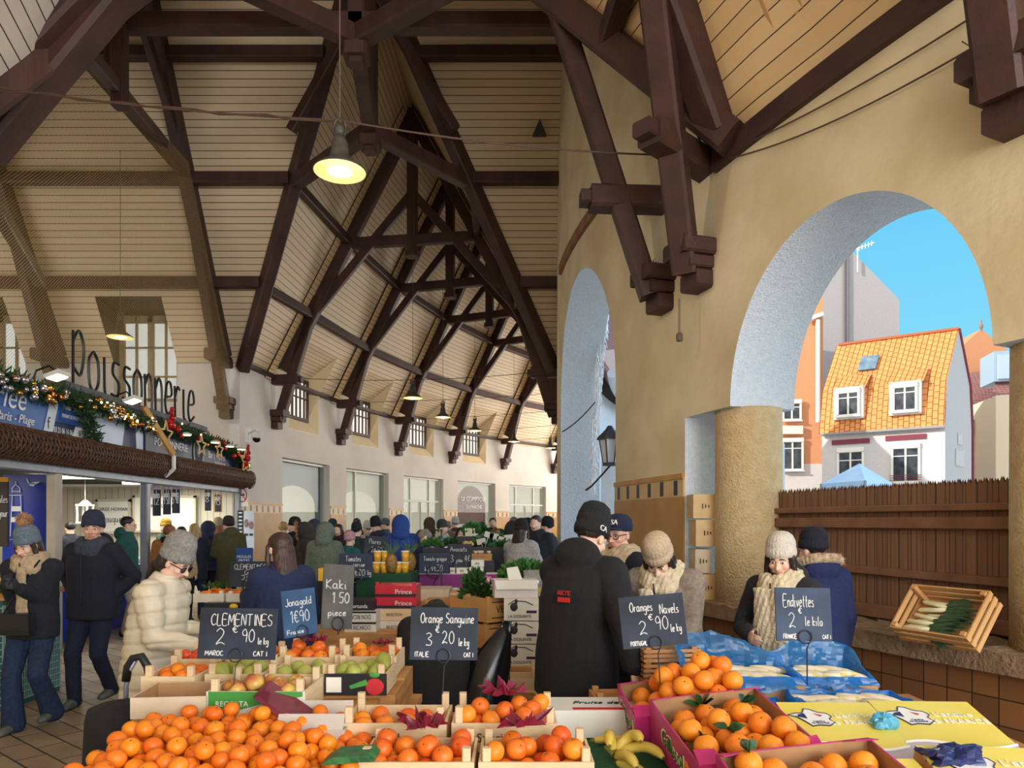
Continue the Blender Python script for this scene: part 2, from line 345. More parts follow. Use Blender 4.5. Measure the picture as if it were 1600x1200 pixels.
# ================================================================ the place: a curved market hall around a courtyard
CX, CY = 22.9, 13.5; RI, RO, RR = 22.0, 29.0, 25.5; ZP, ZR = 5.2, 11.65; SL = (ZR-ZP)/(RR-RI)
Y0, Y1 = 6.4, 15.7; YM = (Y0+Y1)/2; ZT = ZP+1.732*(Y1-YM)        # the crossing: front eaves at Y1, near eaves at Y0
def cyl(R, deg, z): return Vector((CX+R*math.cos(rad(deg)), CY+R*math.sin(rad(deg)), z))
def deg_at_y(R, y): return 180-math.degrees(math.asin((y-CY)/R))
# floor and courtyard
mb = MB(); mb.quad((-16, -14, 0), (60, -14, 0), (60, 62, 0), (-16, 62, 0), 0, [(-16, -14), (60, -14), (60, 62), (-16, 62)])
fm = bpy.data.materials.new('floor_pavers'); t_, b_ = nodes_of(fm); N = t_.nodes; K = t_.links
uvn = N.new('ShaderNodeUVMap'); mp = N.new('ShaderNodeMapping'); mp.inputs['Rotation'].default_value = (0, 0, rad(38)); K.new(uvn.outputs[0], mp.inputs[0])
br = N.new('ShaderNodeTexBrick'); br.inputs['Scale'].default_value = 1; br.inputs['Brick Width'].default_value = .42; br.inputs['Row Height'].default_value = .2; br.inputs['Mortar Size'].default_value = .008
br.inputs['Color1'].default_value = RGB(150, 130, 108); br.inputs['Color2'].default_value = RGB(176, 154, 130); br.inputs['Mortar'].default_value = RGB(70, 56, 46); br.inputs['Mortar Smooth'].default_value = .3
K.new(mp.outputs[0], br.inputs[0]); nz = N.new('ShaderNodeTexNoise'); nz.inputs['Scale'].default_value = 2.2; nz.inputs['Detail'].default_value = 6; K.new(uvn.outputs[0], nz.inputs[0])
mx = N.new('ShaderNodeMix'); mx.data_type = 'RGBA'; mx.blend_type = 'MULTIPLY'; mx.inputs[0].default_value = .6
cr = N.new('ShaderNodeValToRGB'); cr.color_ramp.elements[0].color = (.45, .42, .4, 1); cr.color_ramp.elements[1].color = (1, 1, 1, 1); cr.color_ramp.elements[0].position = .3; cr.color_ramp.elements[1].position = .6
K.new(nz.outputs[0], cr.inputs[0]); K.new(br.outputs[0], mx.inputs[6]); K.new(cr.outputs[0], mx.inputs[7]); K.new(mx.outputs[2], b_.inputs['Base Color']); b_.inputs['Roughness'].default_value = .55
bp = N.new('ShaderNodeBump'); bp.inputs['Strength'].default_value = .6; bp.inputs['Distance'].default_value = .01; bp.invert = True; K.new(br.outputs['Fac'], bp.inputs['Height']); K.new(bp.outputs[0], b_.inputs['Normal'])
struct(mb.build('floor', fm), 'brown stone paved market floor laid in diagonal courses', 'floor')
mb = MB(); P = [cyl(21.2, a, .004) for a in range(100, 251, 5)]
for i in range(len(P)-1): mb.poly([(CX+8, CY, .004), P[i], P[i+1]])
mb.poly([(CX+8, CY, .004), P[-1], (60, -14, .004), (60, 62, .004), P[0]])
struct(mb.build('ground', mat('courtyard_asphalt', RGB(210, 204, 196), RGB(224, 218, 208), 3, .9)), 'pale paved courtyard outside the arches', 'ground')

def ring_wall(mb, R1, R2, cols, m_in=0, m_rev=1, m_out=1):
    """R1: face towards the hall. cols: (deg0, deg1, [(zlo0, zlo1, zhi0, zhi1), ...])"""
    for a0, a1, ps in cols:
        for l0, l1, h0, h1 in ps:
            A, B = cyl(R1, a0, l0), cyl(R1, a1, l1); Cc, D = cyl(R1, a1, h1), cyl(R1, a0, h0)
            E, Fv, G, H = cyl(R2, a0, l0), cyl(R2, a1, l1), cyl(R2, a1, h1), cyl(R2, a0, h0)
            u0, u1 = rad(a0)*R1, rad(a1)*R1
            mb.quad(A, B, Cc, D, m_in, [(u0, l0), (u1, l1), (u1, h1), (u0, h0)]); mb.quad(Fv, E, H, G, m_out)
            mb.quad(A, E, Fv, B, m_rev); mb.quad(D, Cc, G, H, m_rev); mb.quad(A, D, H, E, m_rev); mb.quad(B, Fv, G, Cc, m_rev)
def frange(a, b, n): return [a+(b-a)*i/n for i in range(n+1)]
def top_in(a, R=RI):
    y = CY+R*math.sin(rad(a)); return max(ZP, ZP+1.732*(Y1-YM-abs(y-YM))) if Y0 < y < Y1 else ZP
# ---- inner wall with arches (radius 22), stucco in the reveals
cols = []
def plain(a0, a1, lo, n=6):
    aa = frange(a0, a1, n)
    for p, q in zip(aa, aa[1:]): cols.append((p, q, [(lo, lo, top_in(p), top_in(q))]))
def arch(a0, a1, zs, rise, n=40):
    am, hw = (a0+a1)/2, (a1-a0)/2; tt = [am-hw*math.cos(PI*i/n) for i in range(n+1)]
    z = lambda a: zs+rise*math.sqrt(max(0, 1-((a-am)/hw)**2))
    for p, q in zip(tt, tt[1:]): cols.append((p, q, [(z(p), z(q), top_in(p), top_in(q))]))
ARCHES = [(167.2, 173.8)]
plain(120, 128, 0); arch(128, 134.4, 2.77, 1.35); plain(134.4, 138, 0); arch(138, 144.4, 2.77, 1.35); plain(144.4, 148, 0); arch(148, 154.4, 2.77, 1.35); plain(154.4, 158, 0)
arch(158, 164.4, 2.77, 1.35); plain(164.4, 168, 0); arch(168, 174.2, 2.77, 1.35); plain(174.2, 180.9, 0, 14)
arch(180.9, 191.4, 3.5, 2.06, 60); plain(191.4, 196.3, 0, 12); plain(196.3, 198.35, 2.77, 4); arch(198.35, 204.7, 2.77, 1.36, 60)
plain(204.7, 206.0, 2.77, 2); arch(206.0, 212.4, 2.77, 1.36); plain(212.4, 213.7, 2.77, 2); arch(213.7, 220.1, 2.77, 1.36); plain(220.1, 224, 0)
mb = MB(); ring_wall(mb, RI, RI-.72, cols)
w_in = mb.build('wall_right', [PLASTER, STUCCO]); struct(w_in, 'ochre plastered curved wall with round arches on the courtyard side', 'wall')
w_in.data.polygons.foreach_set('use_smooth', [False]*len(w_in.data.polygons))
# columns under the arch springings
for i, (a, lb) in enumerate(((197.78, 'thick round stucco column beside the stacked cardboard boxes'), (205.35, 'round stucco column at the right edge by the fence end'), (213.05, 'round stucco column behind the viewer'))):
    c = cyl(RI-.36, a, 0); mb = MB(); mb.lathe([(.315, .86), (.315, 1.6), (.31, 2.72), (.31, 2.775)], c, 40)
    struct(mb.build('column' if i == 0 else 'column', STUCCO_Y, smooth=True), lb, 'column')
# low tiled wall with ledge under the arches
tile = bpy.data.materials.new('brown_glazed_tile'); t_, b_ = nodes_of(tile); N = t_.nodes; K = t_.links; b_.inputs['Roughness'].default_value = .35
uvn = N.new('ShaderNodeUVMap'); br = N.new('ShaderNodeTexBrick'); br.offset = 0; br.inputs['Scale'].default_value = 1; br.inputs['Brick Width'].default_value = .16; br.inputs['Row Height'].default_value = .16; br.inputs['Mortar Size'].default_value = .004
br.inputs['Color1'].default_value = RGB(146, 102, 64); br.inputs['Color2'].default_value = RGB(118, 82, 54); br.inputs['Mortar'].default_value = RGB(60, 42, 34); K.new(uvn.outputs[0], br.inputs[0]); K.new(br.outputs[0], b_.inputs['Base Color'])
lowc = [(p, q, [(0, 0, .8, .8)]) for p, q in zip(frange(196.3, 224, 40), frange(196.3, 224, 40)[1:])]
mb = MB(); ring_wall(mb, RI+.02, RI-.7, lowc); struct(mb.build('wall_low', [tile, CONCRETE]), 'low wall faced with square brown tiles under the arches', 'wall')
led = [(p, q, [(.802, .802, .93+.012*math.sin(p*9), .93+.012*math.sin(q*9))]) for p, q in zip(frange(196.35, 224, 90), frange(196.35, 224, 90)[1:])]
mb = MB(); ring_wall(mb, RI+.1, RI-.72, led); struct(mb.build('trim_ledge', [CONCRETE, CONCRETE]), 'rough concrete ledge on top of the tiled low wall', 'ledge')
# tiled wainscot and blue band on the pier
TILE_P = mat('ochre_wall_tile', RGB(176, 132, 76), RGB(194, 150, 92), 2.5, .4, detail=4); TILE_Y = mat('yellow_tile', RGB(212, 180, 128), RGB(222, 192, 142), 5, .4); TILE_N = mat('navy_tile', RGB(40, 48, 72), None, rough=.35)
TILE_T = mat('trim_tile', RGB(190, 138, 70), RGB(204, 154, 86), 5, .4)
def wainscot(name, R, s, a0, a1, z0, z1, nb, label, dz=1):
    mb = MB(); aa = frange(a0, a1, 12)
    def strip(lo, hi, mi, off):
        ring_wall(mb, R+s*off, R, [(p, q, [(lo, lo, hi, hi)]) for p, q in zip(aa, aa[1:])], mi, mi, mi)
    strip(z0, z1-.24, 0, .02); strip(z1-.24, z1-.055, 1, .016); strip(z1-.055, z1, 2, .03)
    for i in range(nb):
        m_ = a0+(a1-a0)*(i+.5)/nb; hw = .036*57.3/R*1.0
        ring_wall(mb, R+s*.021, R, [(m_-hw, m_+hw, [(z1-.225, z1-.225, z1-.07, z1-.07)])], 3, 3, 3)
    return struct(mb.build(name, [TILE_P, TILE_Y, TILE_T, TILE_N]), label, 'wall tiles')
wainscot('trim_1', RI, 1, 191.42, 196.28, 0, 2.2, 6, 'ochre wall tiles with a navy chequered band on the pier')
# plaster gable strip: old timber let into the wall above the tall arch
def plate(name, a0, a1, z0, z1, n, mat_, label, h=.12, R=RI):
    mb = MB(); aa = frange(a0, a1, n)
    for p, q in zip(aa, aa[1:]):
        zp, zq = z0+(z1-z0)*(p-a0)/(a1-a0), z0+(z1-z0)*(q-a0)/(a1-a0)
        ring_wall(mb, R+.06, R-.02, [(p, q, [(zp-h, zq-h, zp, zq)])], 0, 0, 0)
    return struct(mb.build(name, mat_), label, 'timber plate')
plate('trim_2', 181.5, 189.4, 6.35, 6.15, 16, mat('worn_timber', RGB(128, 88, 62), RGB(160, 116, 82), 6, .8, .4, 20), 'worn brown timber strip let into the plaster above the tall arch', .16)
plate('trim_3', 197.8, 224, ZP+.02, ZP+.02, 40, TIMBER_R, 'brown wall plate under the warm boarded ceiling', .2)
# ---- outer wall with shop windows and dormers (radius 29)
TA = [172.3-7.2*i for i in range(7)]           # the trusses of the far hall
ow = []; bays = []
for i in range(6):
    a0, a1 = TA[i], TA[i+1]; f = lambda k, a0=a0, a1=a1: a0+(a1-a0)*k
    bays.append((f(.13), f(.86), f(.23), f(.68)))
def outer_cols(a0, a1, wins):
    cuts = sorted({a0, a1, *[x for w_ in wins for x in w_[:4] if a1 <= x <= a0]}, reverse=True); r = []
    fine = []
    for p, q in zip(cuts, cuts[1:]):
        n = max(1, int(abs(p-q)/1.2)); fine += list(zip(frange(p, q, n), frange(p, q, n)[1:]))
    for p, q in fine:
        m_ = (p+q)/2; win = any(w_[1] < m_ < w_[0] for w_ in wins); dor = any(w_[3] < m_ < w_[2] for w_ in wins[:4])
        top = 4.1 if dor else ZP
        r.append((p, q, [(0, 0, .45, .45), (3.32, 3.32, top, top)] if win else [(0, 0, top, top)]))
    return r
mb = MB(); ring_wall(mb, RO, RO+.4, outer_cols(deg_at_y(RO, Y1), TA[6]-10, bays), 0, 0, 0)
struct(mb.build('wall_left', [PLASTER_W]), 'cream plastered curved wall with shop windows under the far roof', 'wall')
mb = MB(); ring_wall(mb, RO, RO+.4, [(p, q, [(0, 0, ZP, ZP)]) for p, q in zip(frange(deg_at_y(RO, Y0), 216.5, 12), frange(deg_at_y(RO, Y0), 216.5, 12)[1:])], 0, 0, 0)
struct(mb.build('wall_near_left', [PLASTER]), 'plain plastered wall of the hall near the viewer', 'wall')
PANE_W = glass_mat('shop_glass', (.9, .93, .93, 1), .016, .02); PANE_D = glass_mat('frosted_pane', (.9, .9, .88, 1), .04, .2, .75, (.95, .93, .88, 1))
SHOPW = mat('shop_interior', RGB(206, 206, 200), RGB(222, 222, 214), 1, .8, emit=(RGB(255, 244, 224), .2)); CURT = boards_mat('grey_curtain', RGB(120, 128, 136), RGB(158, 166, 172), .09, 'X', RGB(84, 92, 100), .2)  # shop room walls carry an even glow that brightens the windows
FRAME_W = mat('pale_grey_frame', RGB(196, 196, 190), None, rough=.4)
shoplb = ['with a grey curtain and a round arch in it, beside the security camera', 'with a pale arched blind, behind the parka hood', 'with glazed door and three panes, behind the blue coat', 'with white shop lettering on a plum panel', 'with an open glazed door at its foot', 'next to the far end wall']
for i, (a0, a1, d0, d1) in enumerate(bays):
    g = MB(); ring_wall(g, RO+.18, RO+.19, [(p, q, [(.45, .45, 3.32, 3.32)]) for p, q in zip(frange(a0, a1, 3), frange(a0, a1, 3)[1:])], 0, 0, 0)
    win = g.build('window_%d' % (i+1), [PANE_W]); struct(win, 'tall shop window '+shoplb[i], 'shop window')
    ROOTM[win.name] = Matrix()
    fr = MB()
    mull = {0: [0, 1], 1: [0, .3, 1], 2: [0, .25, .72, 1], 3: [0, 1], 4: [0, .24, .72, 1], 5: [0, .5, 1]}[i]
    for k in mull:
        a = a0+(a1-a0)*min(max(k, .012), .988); fr.beam(cyl(RO+.16, a, .45), cyl(RO+.16, a, 3.32), .07, .06, cyl(1, a, 0)-cyl(0, a, 0))
    for z in (.5, 3.28)+((2.45,) if i in (2, 4, 5) else ()): fr.beam(cyl(RO+.16, a0, z), cyl(RO+.16, a1, z), .06, .07)
    if i in (2, 4): fr.beam(cyl(RO+.15, a0+(a1-a0)*.5, .45), cyl(RO+.15, a0+(a1-a0)*.5, 2.4), .05, .06)
    fr.build('window_frame', FRAME_W, win)
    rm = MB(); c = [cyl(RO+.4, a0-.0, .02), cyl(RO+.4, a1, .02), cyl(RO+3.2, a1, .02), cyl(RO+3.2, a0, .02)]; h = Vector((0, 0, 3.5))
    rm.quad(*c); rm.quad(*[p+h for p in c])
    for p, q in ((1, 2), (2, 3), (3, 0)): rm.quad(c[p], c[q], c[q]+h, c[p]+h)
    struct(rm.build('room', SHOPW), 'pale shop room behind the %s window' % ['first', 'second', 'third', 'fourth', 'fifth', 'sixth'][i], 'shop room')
    bl = MB(); n = 24; zt = 3.3                                     # blind or curtain, cut below to imitate the arcade's arched reflection
    arch_z = lambda k: 2.05+.62*math.sqrt(max(0, 1-((k-.45)/.45)**2)) if k < .9 else .5
    if i in (0, 1):
        for k in range(n):
            k0, k1 = k/n, (k+1)/n; A, B = a0+(a1-a0)*k0, a0+(a1-a0)*k1; R_ = RO+.30
            bl.quad(cyl(R_, A, arch_z(k0)), cyl(R_, B, arch_z(k1)), cyl(R_, B, zt), cyl(R_, A, zt), 0, [(k0*3, 0), (k1*3, 0), (k1*3, 1), (k0*3, 1)])
        bl.build('curtain', [CURT if i == 0 else mat('cream_blind', RGB(206, 206, 186), None)], win)
    if i == 3:
        for k in range(n):
            k0, k1 = .12+.76*k/n, .12+.76*(k+1)/n; A, B = a0+(a1-a0)*k0, a0+(a1-a0)*k1; R_ = RO+.30
            zz = lambda k: 2.2+.98*math.sqrt(max(0, 1-((k-.5)/.39)**2))
            bl.quad(cyl(R_, A, 1.6), cyl(R_, B, 1.6), cyl(R_, B, zz(k1)), cyl(R_, A, zz(k0)))
        bl.build('painted_panel', [mat('plum_panel', RGB(120, 84, 84), None)], win)
        am = (a0+a1)/2; p = cyl(RO+.14, am, 2.62); yaw = rad(am-180)+PI/2+PI
        text_mesh('lettering', 'LE COMPTOIR', .27, WHITE, win, p, (PI/2, 0, rad(am)+PI/2+PI), .004)
        text_mesh('lettering', 'DU MARCHE', .2, WHITE, win, cyl(RO+.14, am, 2.3), (PI/2, 0, rad(am)+PI/2+PI), .004)
# skirting tiles of the outer wall, between the windows
edges = [deg_at_y(RO, Y1)-.1]+[x for b in bays for x in (b[0], b[1])]+[TA[6]-9]
for i in range(0, len(edges), 2):
    wainscot('trim_%d' % (10+i), RO, -1, edges[i]-.05, edges[i+1]+.05, 0, 2.15, max(2, int((edges[i]-edges[i+1])*1.7)), 'cream tile skirting with small navy squares, %s' % ['by the no smoking sign', 'between first and second shop window', 'between second and third shop window', 'between third and fourth shop window', 'between fourth and fifth shop window', 'between fifth and sixth shop window', 'at the far end'][i//2])
# dormers of the outer slope
def roof_out(R): return ZP+(RO-R)*SL
TRIMC = mat('dormer_cream', RGB(232, 212, 172), RGB(240, 222, 186), 3, .7)
def dormer(name, a0, a1, label):
    RW, zs, zt, zn = RO+.2, 4.42, 5.55, 6.25; w1 = a0+(a1-a0)*.83; Rn = RO-(zn-ZP)/SL
    st = MB()
    st.quad(cyl(RO, a0, 4.1), cyl(RO, a1, 4.1), cyl(RW, w1, zs), cyl(RW, a0, zs)); st.quad(cyl(Rn, a0, zn), cyl(Rn, a1, zn), cyl(RW, w1, zt), cyl(RW, a0, zt), 1, [(0, 0), (1.2, 0), (1.2, 1.3), (0, 1.3)])
    for a, wa in ((a0, a0), (a1, w1)):
        st.poly([cyl(RO, a, 4.1), cyl(RW, wa, zs), cyl(RW, wa, zt), cyl(Rn, a, zn), cyl(RO, a, ZP)])
    o = struct(st.build(name, [TRIMC, BOARDS]), label, 'dormer window'); ROOTM[o.name] = Matrix()
    fr = MB(); am = (a0+a1)/2; rd = cyl(1, am, 0)-cyl(0, am, 0)
    for k, w_ in ((.03, .09), (.36, .05), (.97, .09), (.52, .022), (.68, .022), (.84, .022), (.19, .022)):
        a = a0+(w1-a0)*k; fr.beam(cyl(RW-.03, a, zs), cyl(RW-.03, a, zt), w_, .06, rd)
    for z, w_ in ((zs+.04, .09), ((zs+zt)/2+.05, .035), (zt-.04, .1)): fr.beam(cyl(RW-.03, a0, z), cyl(RW-.03, w1, z), .06, w_)
    fr.build('window_frame', TIMBER, o)
    pn = MB(); pn.quad(cyl(RW, a0, zs), cyl(RW, w1, zs), cyl(RW, w1, zt), cyl(RW, a0, zt)); pn.build('pane', PANE_D, o)
for i, b in enumerate(bays[:4]):
    dormer('window_%d' % (11+i), b[2], b[3], 'small dark framed dormer window above %s' % ['the curtained shop window', 'the arched blind window', 'the three pane shop window', 'the plum lettered window'][i])
# ---- roofs
def eo(a): return cyl(RO+.3, a, ZP-.3*SL)
def ei(a): return cyl(RI-.3, a, ZP-.3*SL)
roof = MB()
def uvz(p, a): return (a, (p.z-ZP)/math.sin(math.atan(SL)))
def patch(P00, P10, P11, P01, nu=6, nv=6, mi=0, uf=None, hole=None, mb=None):
    g = lambda s, t: (P00*(1-s)*(1-t)+P10*s*(1-t)+P11*s*t+P01*(1-s)*t); base = (P10-P00).length
    for i in range(nu):
        for j in range(nv):
            s0, s1, t0, t1 = i/nu, (i+1)/nu, j/nv, (j+1)/nv
            q = [g(s0, t0), g(s1, t0), g(s1, t1), g(s0, t1)]
            (mb or roof).quad(*q, mi, [uvz(q[0], s0*base), uvz(q[1], s1*base), uvz(q[2], s1*base), uvz(q[3], s0*base)])
VL, VR, VA = Vector((CX-math.sqrt(RO**2-(Y1-CY)**2), Y1, ZP)), Vector((CX-math.sqrt(RI**2-(Y1-CY)**2), Y1, ZP)), Vector((-2.55, Y1-(ZR-ZP)/1.732, ZR))
NL, NR, NA = Vector((CX-math.sqrt(RO**2-(Y0-CY)**2), Y0, ZP)), Vector((CX-math.sqrt(RI**2-(Y0-CY)**2), Y0, ZP)), Vector((-2.38, Y0+(ZR-ZP)/1.732, ZR))
zn = 6.25
for i in range(6):
    a0, a1 = TA[i], TA[i+1]; d0, d1 = bays[i][2], bays[i][3]; Rn = RO-(zn-ZP)/SL
    ridge = lambda a: cyl(RR, a, ZR)
    if i < 4:
        for p, q in ((a0, d0), (d1, a1)): patch(eo(p), eo(q), cyl(Rn, q, zn), cyl(Rn, p, zn), 1, 1)
        for p, q in ((a0, d0), (d0, d1), (d1, a1)): patch(cyl(Rn, p, zn), cyl(Rn, q, zn), ridge(q), ridge(p), 1, 5)
    else: patch(eo(a0), eo(a1), ridge(a1), ridge(a0), 2, 5)
    for p, q in (((a0, d0), (d0, d1), (d1, a1)) if i < 4 else ((a0, a1),)): patch(ei(q), ei(p), ridge(p), ridge(q), 1 if i < 4 else 2, 5)
patch(eo(TA[6]), eo(TA[6]-10), cyl(RR, TA[6]-10, ZR), cyl(RR, TA[6], ZR), 3, 5); patch(ei(TA[6]-10), ei(TA[6]), cyl(RR, TA[6], ZR), cyl(RR, TA[6]-10, ZR), 3, 5)
patch(VL, eo(TA[0]), cyl(RR, TA[0], ZR), VA); patch(ei(TA[0]), VR, VA, cyl(RR, TA[0], ZR))
o = roof.build('ceiling', BOARDS, fix=False); struct(o, 'steep boarded ceiling of the long curved hall', 'ceiling')
# the steep front slope of the crossing, boards level, with two window openings on the left
roof = MB(); XL = -13.5
def fp(x, z): return Vector((x, Y1-(z-ZP)/1.732, z))
W0, W1, ZW = (-12.15, -10.75), (-8.8, -7.4), 6.45
def strip(x0, x1, z0, z1a, z1b):
    q = [fp(x0, z0), fp(x1, z0), fp(x1, z1b), fp(x0, z1a)]
    roof.quad(*q, 0, [(p.x, (p.z-ZP)/.866) for p in q])
for x0, x1, z0 in ((XL, W0[0], ZP), (W0[0], W0[1], ZW), (W0[1], W1[0], ZP), (W1[0], W1[1], ZW), (W1[1], VL.x, ZP)): strip(x0, x1, z0, ZT, ZT)
for q in ([VL, VA, fp(VA.x, ZT), fp(VL.x, ZT)], [VA, VR, fp(VR.x+.12, ZP), fp(VR.x+.12, ZT), fp(VA.x, ZT)]): roof.poly(q, 0, [(p.x, (p.z-ZP)/.866) for p in q])
# cheeks and soffits of the two windows
for x0, x1 in (W0, W1):
    for x in (x0, x1): roof.poly([(x, Y1, ZP), (x, Y1+.3, ZP), (x, Y1+.3, ZW-.15), fp(x, ZW)], 0)
    roof.quad(fp(x0, ZW), fp(x1, ZW), (x1, Y1+.3, ZW-.15), (x0, Y1+.3, ZW-.15))
o = roof.build('ceiling_front', BOARDS, fix=False); struct(o, 'level boarded steep slope of the crossing facing the viewer', 'ceiling')
mb = MB()
for x0, x1, zt in ((XL, W0[0], ZP), (W0[0], W0[1], 4.35), (W0[1], W1[0], ZP), (W1[0], W1[1], 4.35), (W1[1], VL.x, ZP)): mb.box(((x0+x1)/2, Y1+.2, zt/2), (x1-x0, .4, zt))
struct(mb.build('wall_back', PLASTER_W), 'plastered wall under the level boards behind the fish stall', 'wall')
for i, ((x0, x1), lb) in enumerate(((W0, 'tall bright window behind the net at the left edge'), (W1, 'tall bright window behind the net above the script sign'))):
    fr = MB(); y = Y1+.25
    for k, w_ in ((.04, .12), (.27, .035), (.5, .13), (.74, .035), (.96, .12)): fr.beam((x0+(x1-x0)*k, y, 4.35), (x0+(x1-x0)*k, y, ZW-.1), w_, .08, (0, 1, 0))
    for z, w_ in ((4.4, .12), (4.95, .035), (5.6, .035), (ZW-.2, .2)): fr.beam((x0, y, z), (x1, y, z), .08, w_)
    o = struct(fr.build('window_%d' % (21+i), mat('window_beige', RGB(150, 132, 104), None)), lb, 'window'); ROOTM[o.name] = Matrix()
    p = MB(); p.quad((x0, y+.03, 4.35), (x1, y+.03, 4.35), (x1, y+.03, ZW-.15), (x0, y+.03, ZW-.15)); p.build('pane', PANE_D, o)
# shell around the crossing that the picture does not show: gable end on the street side and the near slope
mb = MB(); mb.box((XL-.15, YM, ZP/2), (.3, Y1-Y0+.8, ZP)); mb.poly([(XL, Y0, ZP), (XL, Y1, ZP), (XL, YM, ZT)])
struct(mb.build('wall_street', PLASTER_W), 'street side end wall of the crossing', 'wall')
mb = MB(); mb.box(((XL+NL.x)/2, Y0-.15, ZP/2), (NL.x-XL, .3, ZP)); struct(mb.build('wall_corner', PLASTER_W), 'near wall of the crossing beside the fish stall', 'wall')
roof = MB(); q = [Vector((XL, Y0, ZP)), NL, NA, Vector((NA.x, YM, ZT)), Vector((XL, YM, ZT))]; roof.poly(q, 0, [(p.x, (p.z-ZP)/.866) for p in q])
q = [NR, Vector((NR.x-.95, YM, ZT)), Vector((NA.x, YM, ZT)), NA]; roof.poly(q, 0, [(p.x, (p.z-ZP)/.866) for p in q])
struct(roof.build('ceiling_crossing', BOARDS, fix=False), 'far side of the crossing roof', 'ceiling')
# near hall roof over the viewer: warm boards on the courtyard slope
roof = MB(); aN = deg_at_y(RI, Y0)
for a0, a1 in ((aN, 205.), (205., 212.5), (212.5, 224)):
    s = NR+Vector((.28, 0, -.28*SL)) if a0 == aN else ei(a0); r_ = NA if a0 == aN else cyl(RR, a0, ZR)
    patch(s, ei(a1), cyl(RR, a1, ZR), r_, 2, 4)
struct(roof.build('ceiling_near_right', BOARDS_R, fix=False), 'warm boarded slope above the big arch', 'ceiling')
roof = MB(); aL = deg_at_y(RO, Y0)
for a0, a1 in ((aL, 205.), (205., 212.5), (212.5, 224)):
    s = NL+Vector((-.3, 0, -.3*SL)) if a0 == aL else eo(a0); r_ = NA if a0 == aL else cyl(RR, a0, ZR)
    patch(eo(a1), s, r_, cyl(RR, a1, ZR), 2, 4)
struct(roof.build('ceiling_near_left', boards_mat('white_boards', RGB(222, 214, 206), RGB(236, 230, 222), .15), fix=False), 'pale boarded slope at the top left corner', 'ceiling')
# ================================================================ trusses
def corbel(mb, R, a, z, s, w=.26):
    """stepped timber corbel on the wall, s = -1 outer wall, +1 inner wall"""
    for k, (d, z0, z1, ww) in enumerate(((.34, .06, .22, w+.12), (.26, -.06, .06, w+.04), (.18, -.24, -.06, w))):
        A = cyl(R-s*.04 if s < 0 else R-.04, a, z+(z0+z1)/2); B = cyl(R+s*d, a, z+(z0+z1)/2); mb.beam(A, B, ww, z1-z0, ch=.14)
def truss(a, label, sides=(-1, 1), R_i=RI, R_o=RO, group='roof trusses of the far hall', w=.2, ridge=None, m=TIMBER, king=True):
    o = thing('roof_truss', label, 'roof truss', cyl(RR, a, 0), 0, group); S = SL
    rdg = ridge or cyl(RR, a, ZR)
    dn = (cyl(RO, a, 0)-cyl(RI, a, 0)).normalized()
    for s in sides:
        Rw = R_o if s < 0 else R_i
        X = lambda r, z: cyl(Rw+s*r, a, z)
        b = MB(); b.beam(X(.28, ZP+.18), rdg-Vector((0, 0, .32)), w, .28, dn.cross(Vector((0, 0, 1))).cross(dn) if 0 else (0, 0, 1)); b.build('rafter', m, o, world=True)
        b = MB(); b.beam(X(-.05, ZP-.04), X(.66, ZP-.04), w+.04, .24)
        b.beam(X(.6, ZP-.04), X(.74, ZP-.04), w-.04, .14); b.build('hammer_beam', m, o, world=True)
        b = MB(); b.beam(X(.14, ZP-1.05), X(1.1, 7.15), w, .24); b.build('strut', m, o, world=True)
        b = MB(); corbel(b, Rw, a, ZP-1.0, s); b.build('corbel', m, o, world=True)
        b = MB(); b.beam(X(1.05, 6.75), cyl(RR-s*.02, a, 9.5), .13, .2); b.build('scissor_brace', m, o, world=True)
    if king:
        b = MB(); b.beam(cyl(RO-1.95, a, 8.4), cyl(RI+1.95, a, 8.4), w, .24); b.build('collar', m, o, world=True)
        b = MB(); b.beam(cyl(RR, a, 8.1), cyl(RR, a, ZR-.15), w+.03, w+.03, dn); b.beam(cyl(RR, a, 8.0), cyl(RR, a, 8.14), .3, .3, dn); b.build('king_post', m, o, world=True)
    return o
nth = ['nearest', 'second', 'third', 'fourth', 'fifth', 'sixth', 'last']
for i, a in enumerate(TA): truss(a, 'dark timber truss of the curved hall, %s one beyond the crossing' % nth[i])
# lighter board strip where each bay of boards steps at its truss
for i, a in enumerate(TA[:6]):
    st = MB()
    for s, R_ in ((-1, RO), (1, RI)):
        p0, p1 = cyl(R_+s*.02, a+.95, ZP+.02), cyl(RR-s*.1, a+.95, ZR-.2); q0, q1 = cyl(R_+s*.02, a+.4, ZP+.02), cyl(RR-s*.1, a+.4, ZR-.2); d = Vector((0, 0, -.1))
        st.quad(p0+d, q0+d, q1+d, p1+d, 0, [(0, 0), (.3, 0), (.3, 7.3), (0, 7.3)]); st.quad(p0, p1, p1+d, p0+d)
    struct(st.build('trim_%d' % (30+i), boards_mat('strip_boards', RGB(226, 190, 138), RGB(238, 206, 158), .13), fix=False), 'pale board strip beside the %s truss' % nth[i], 'board strip')
def one(name, label, cat, beams, m=TIMBER, group=None):
    b = MB()
    for p in beams: b.beam(*p)
    return tag(b.build(name, m), label, cat, group)
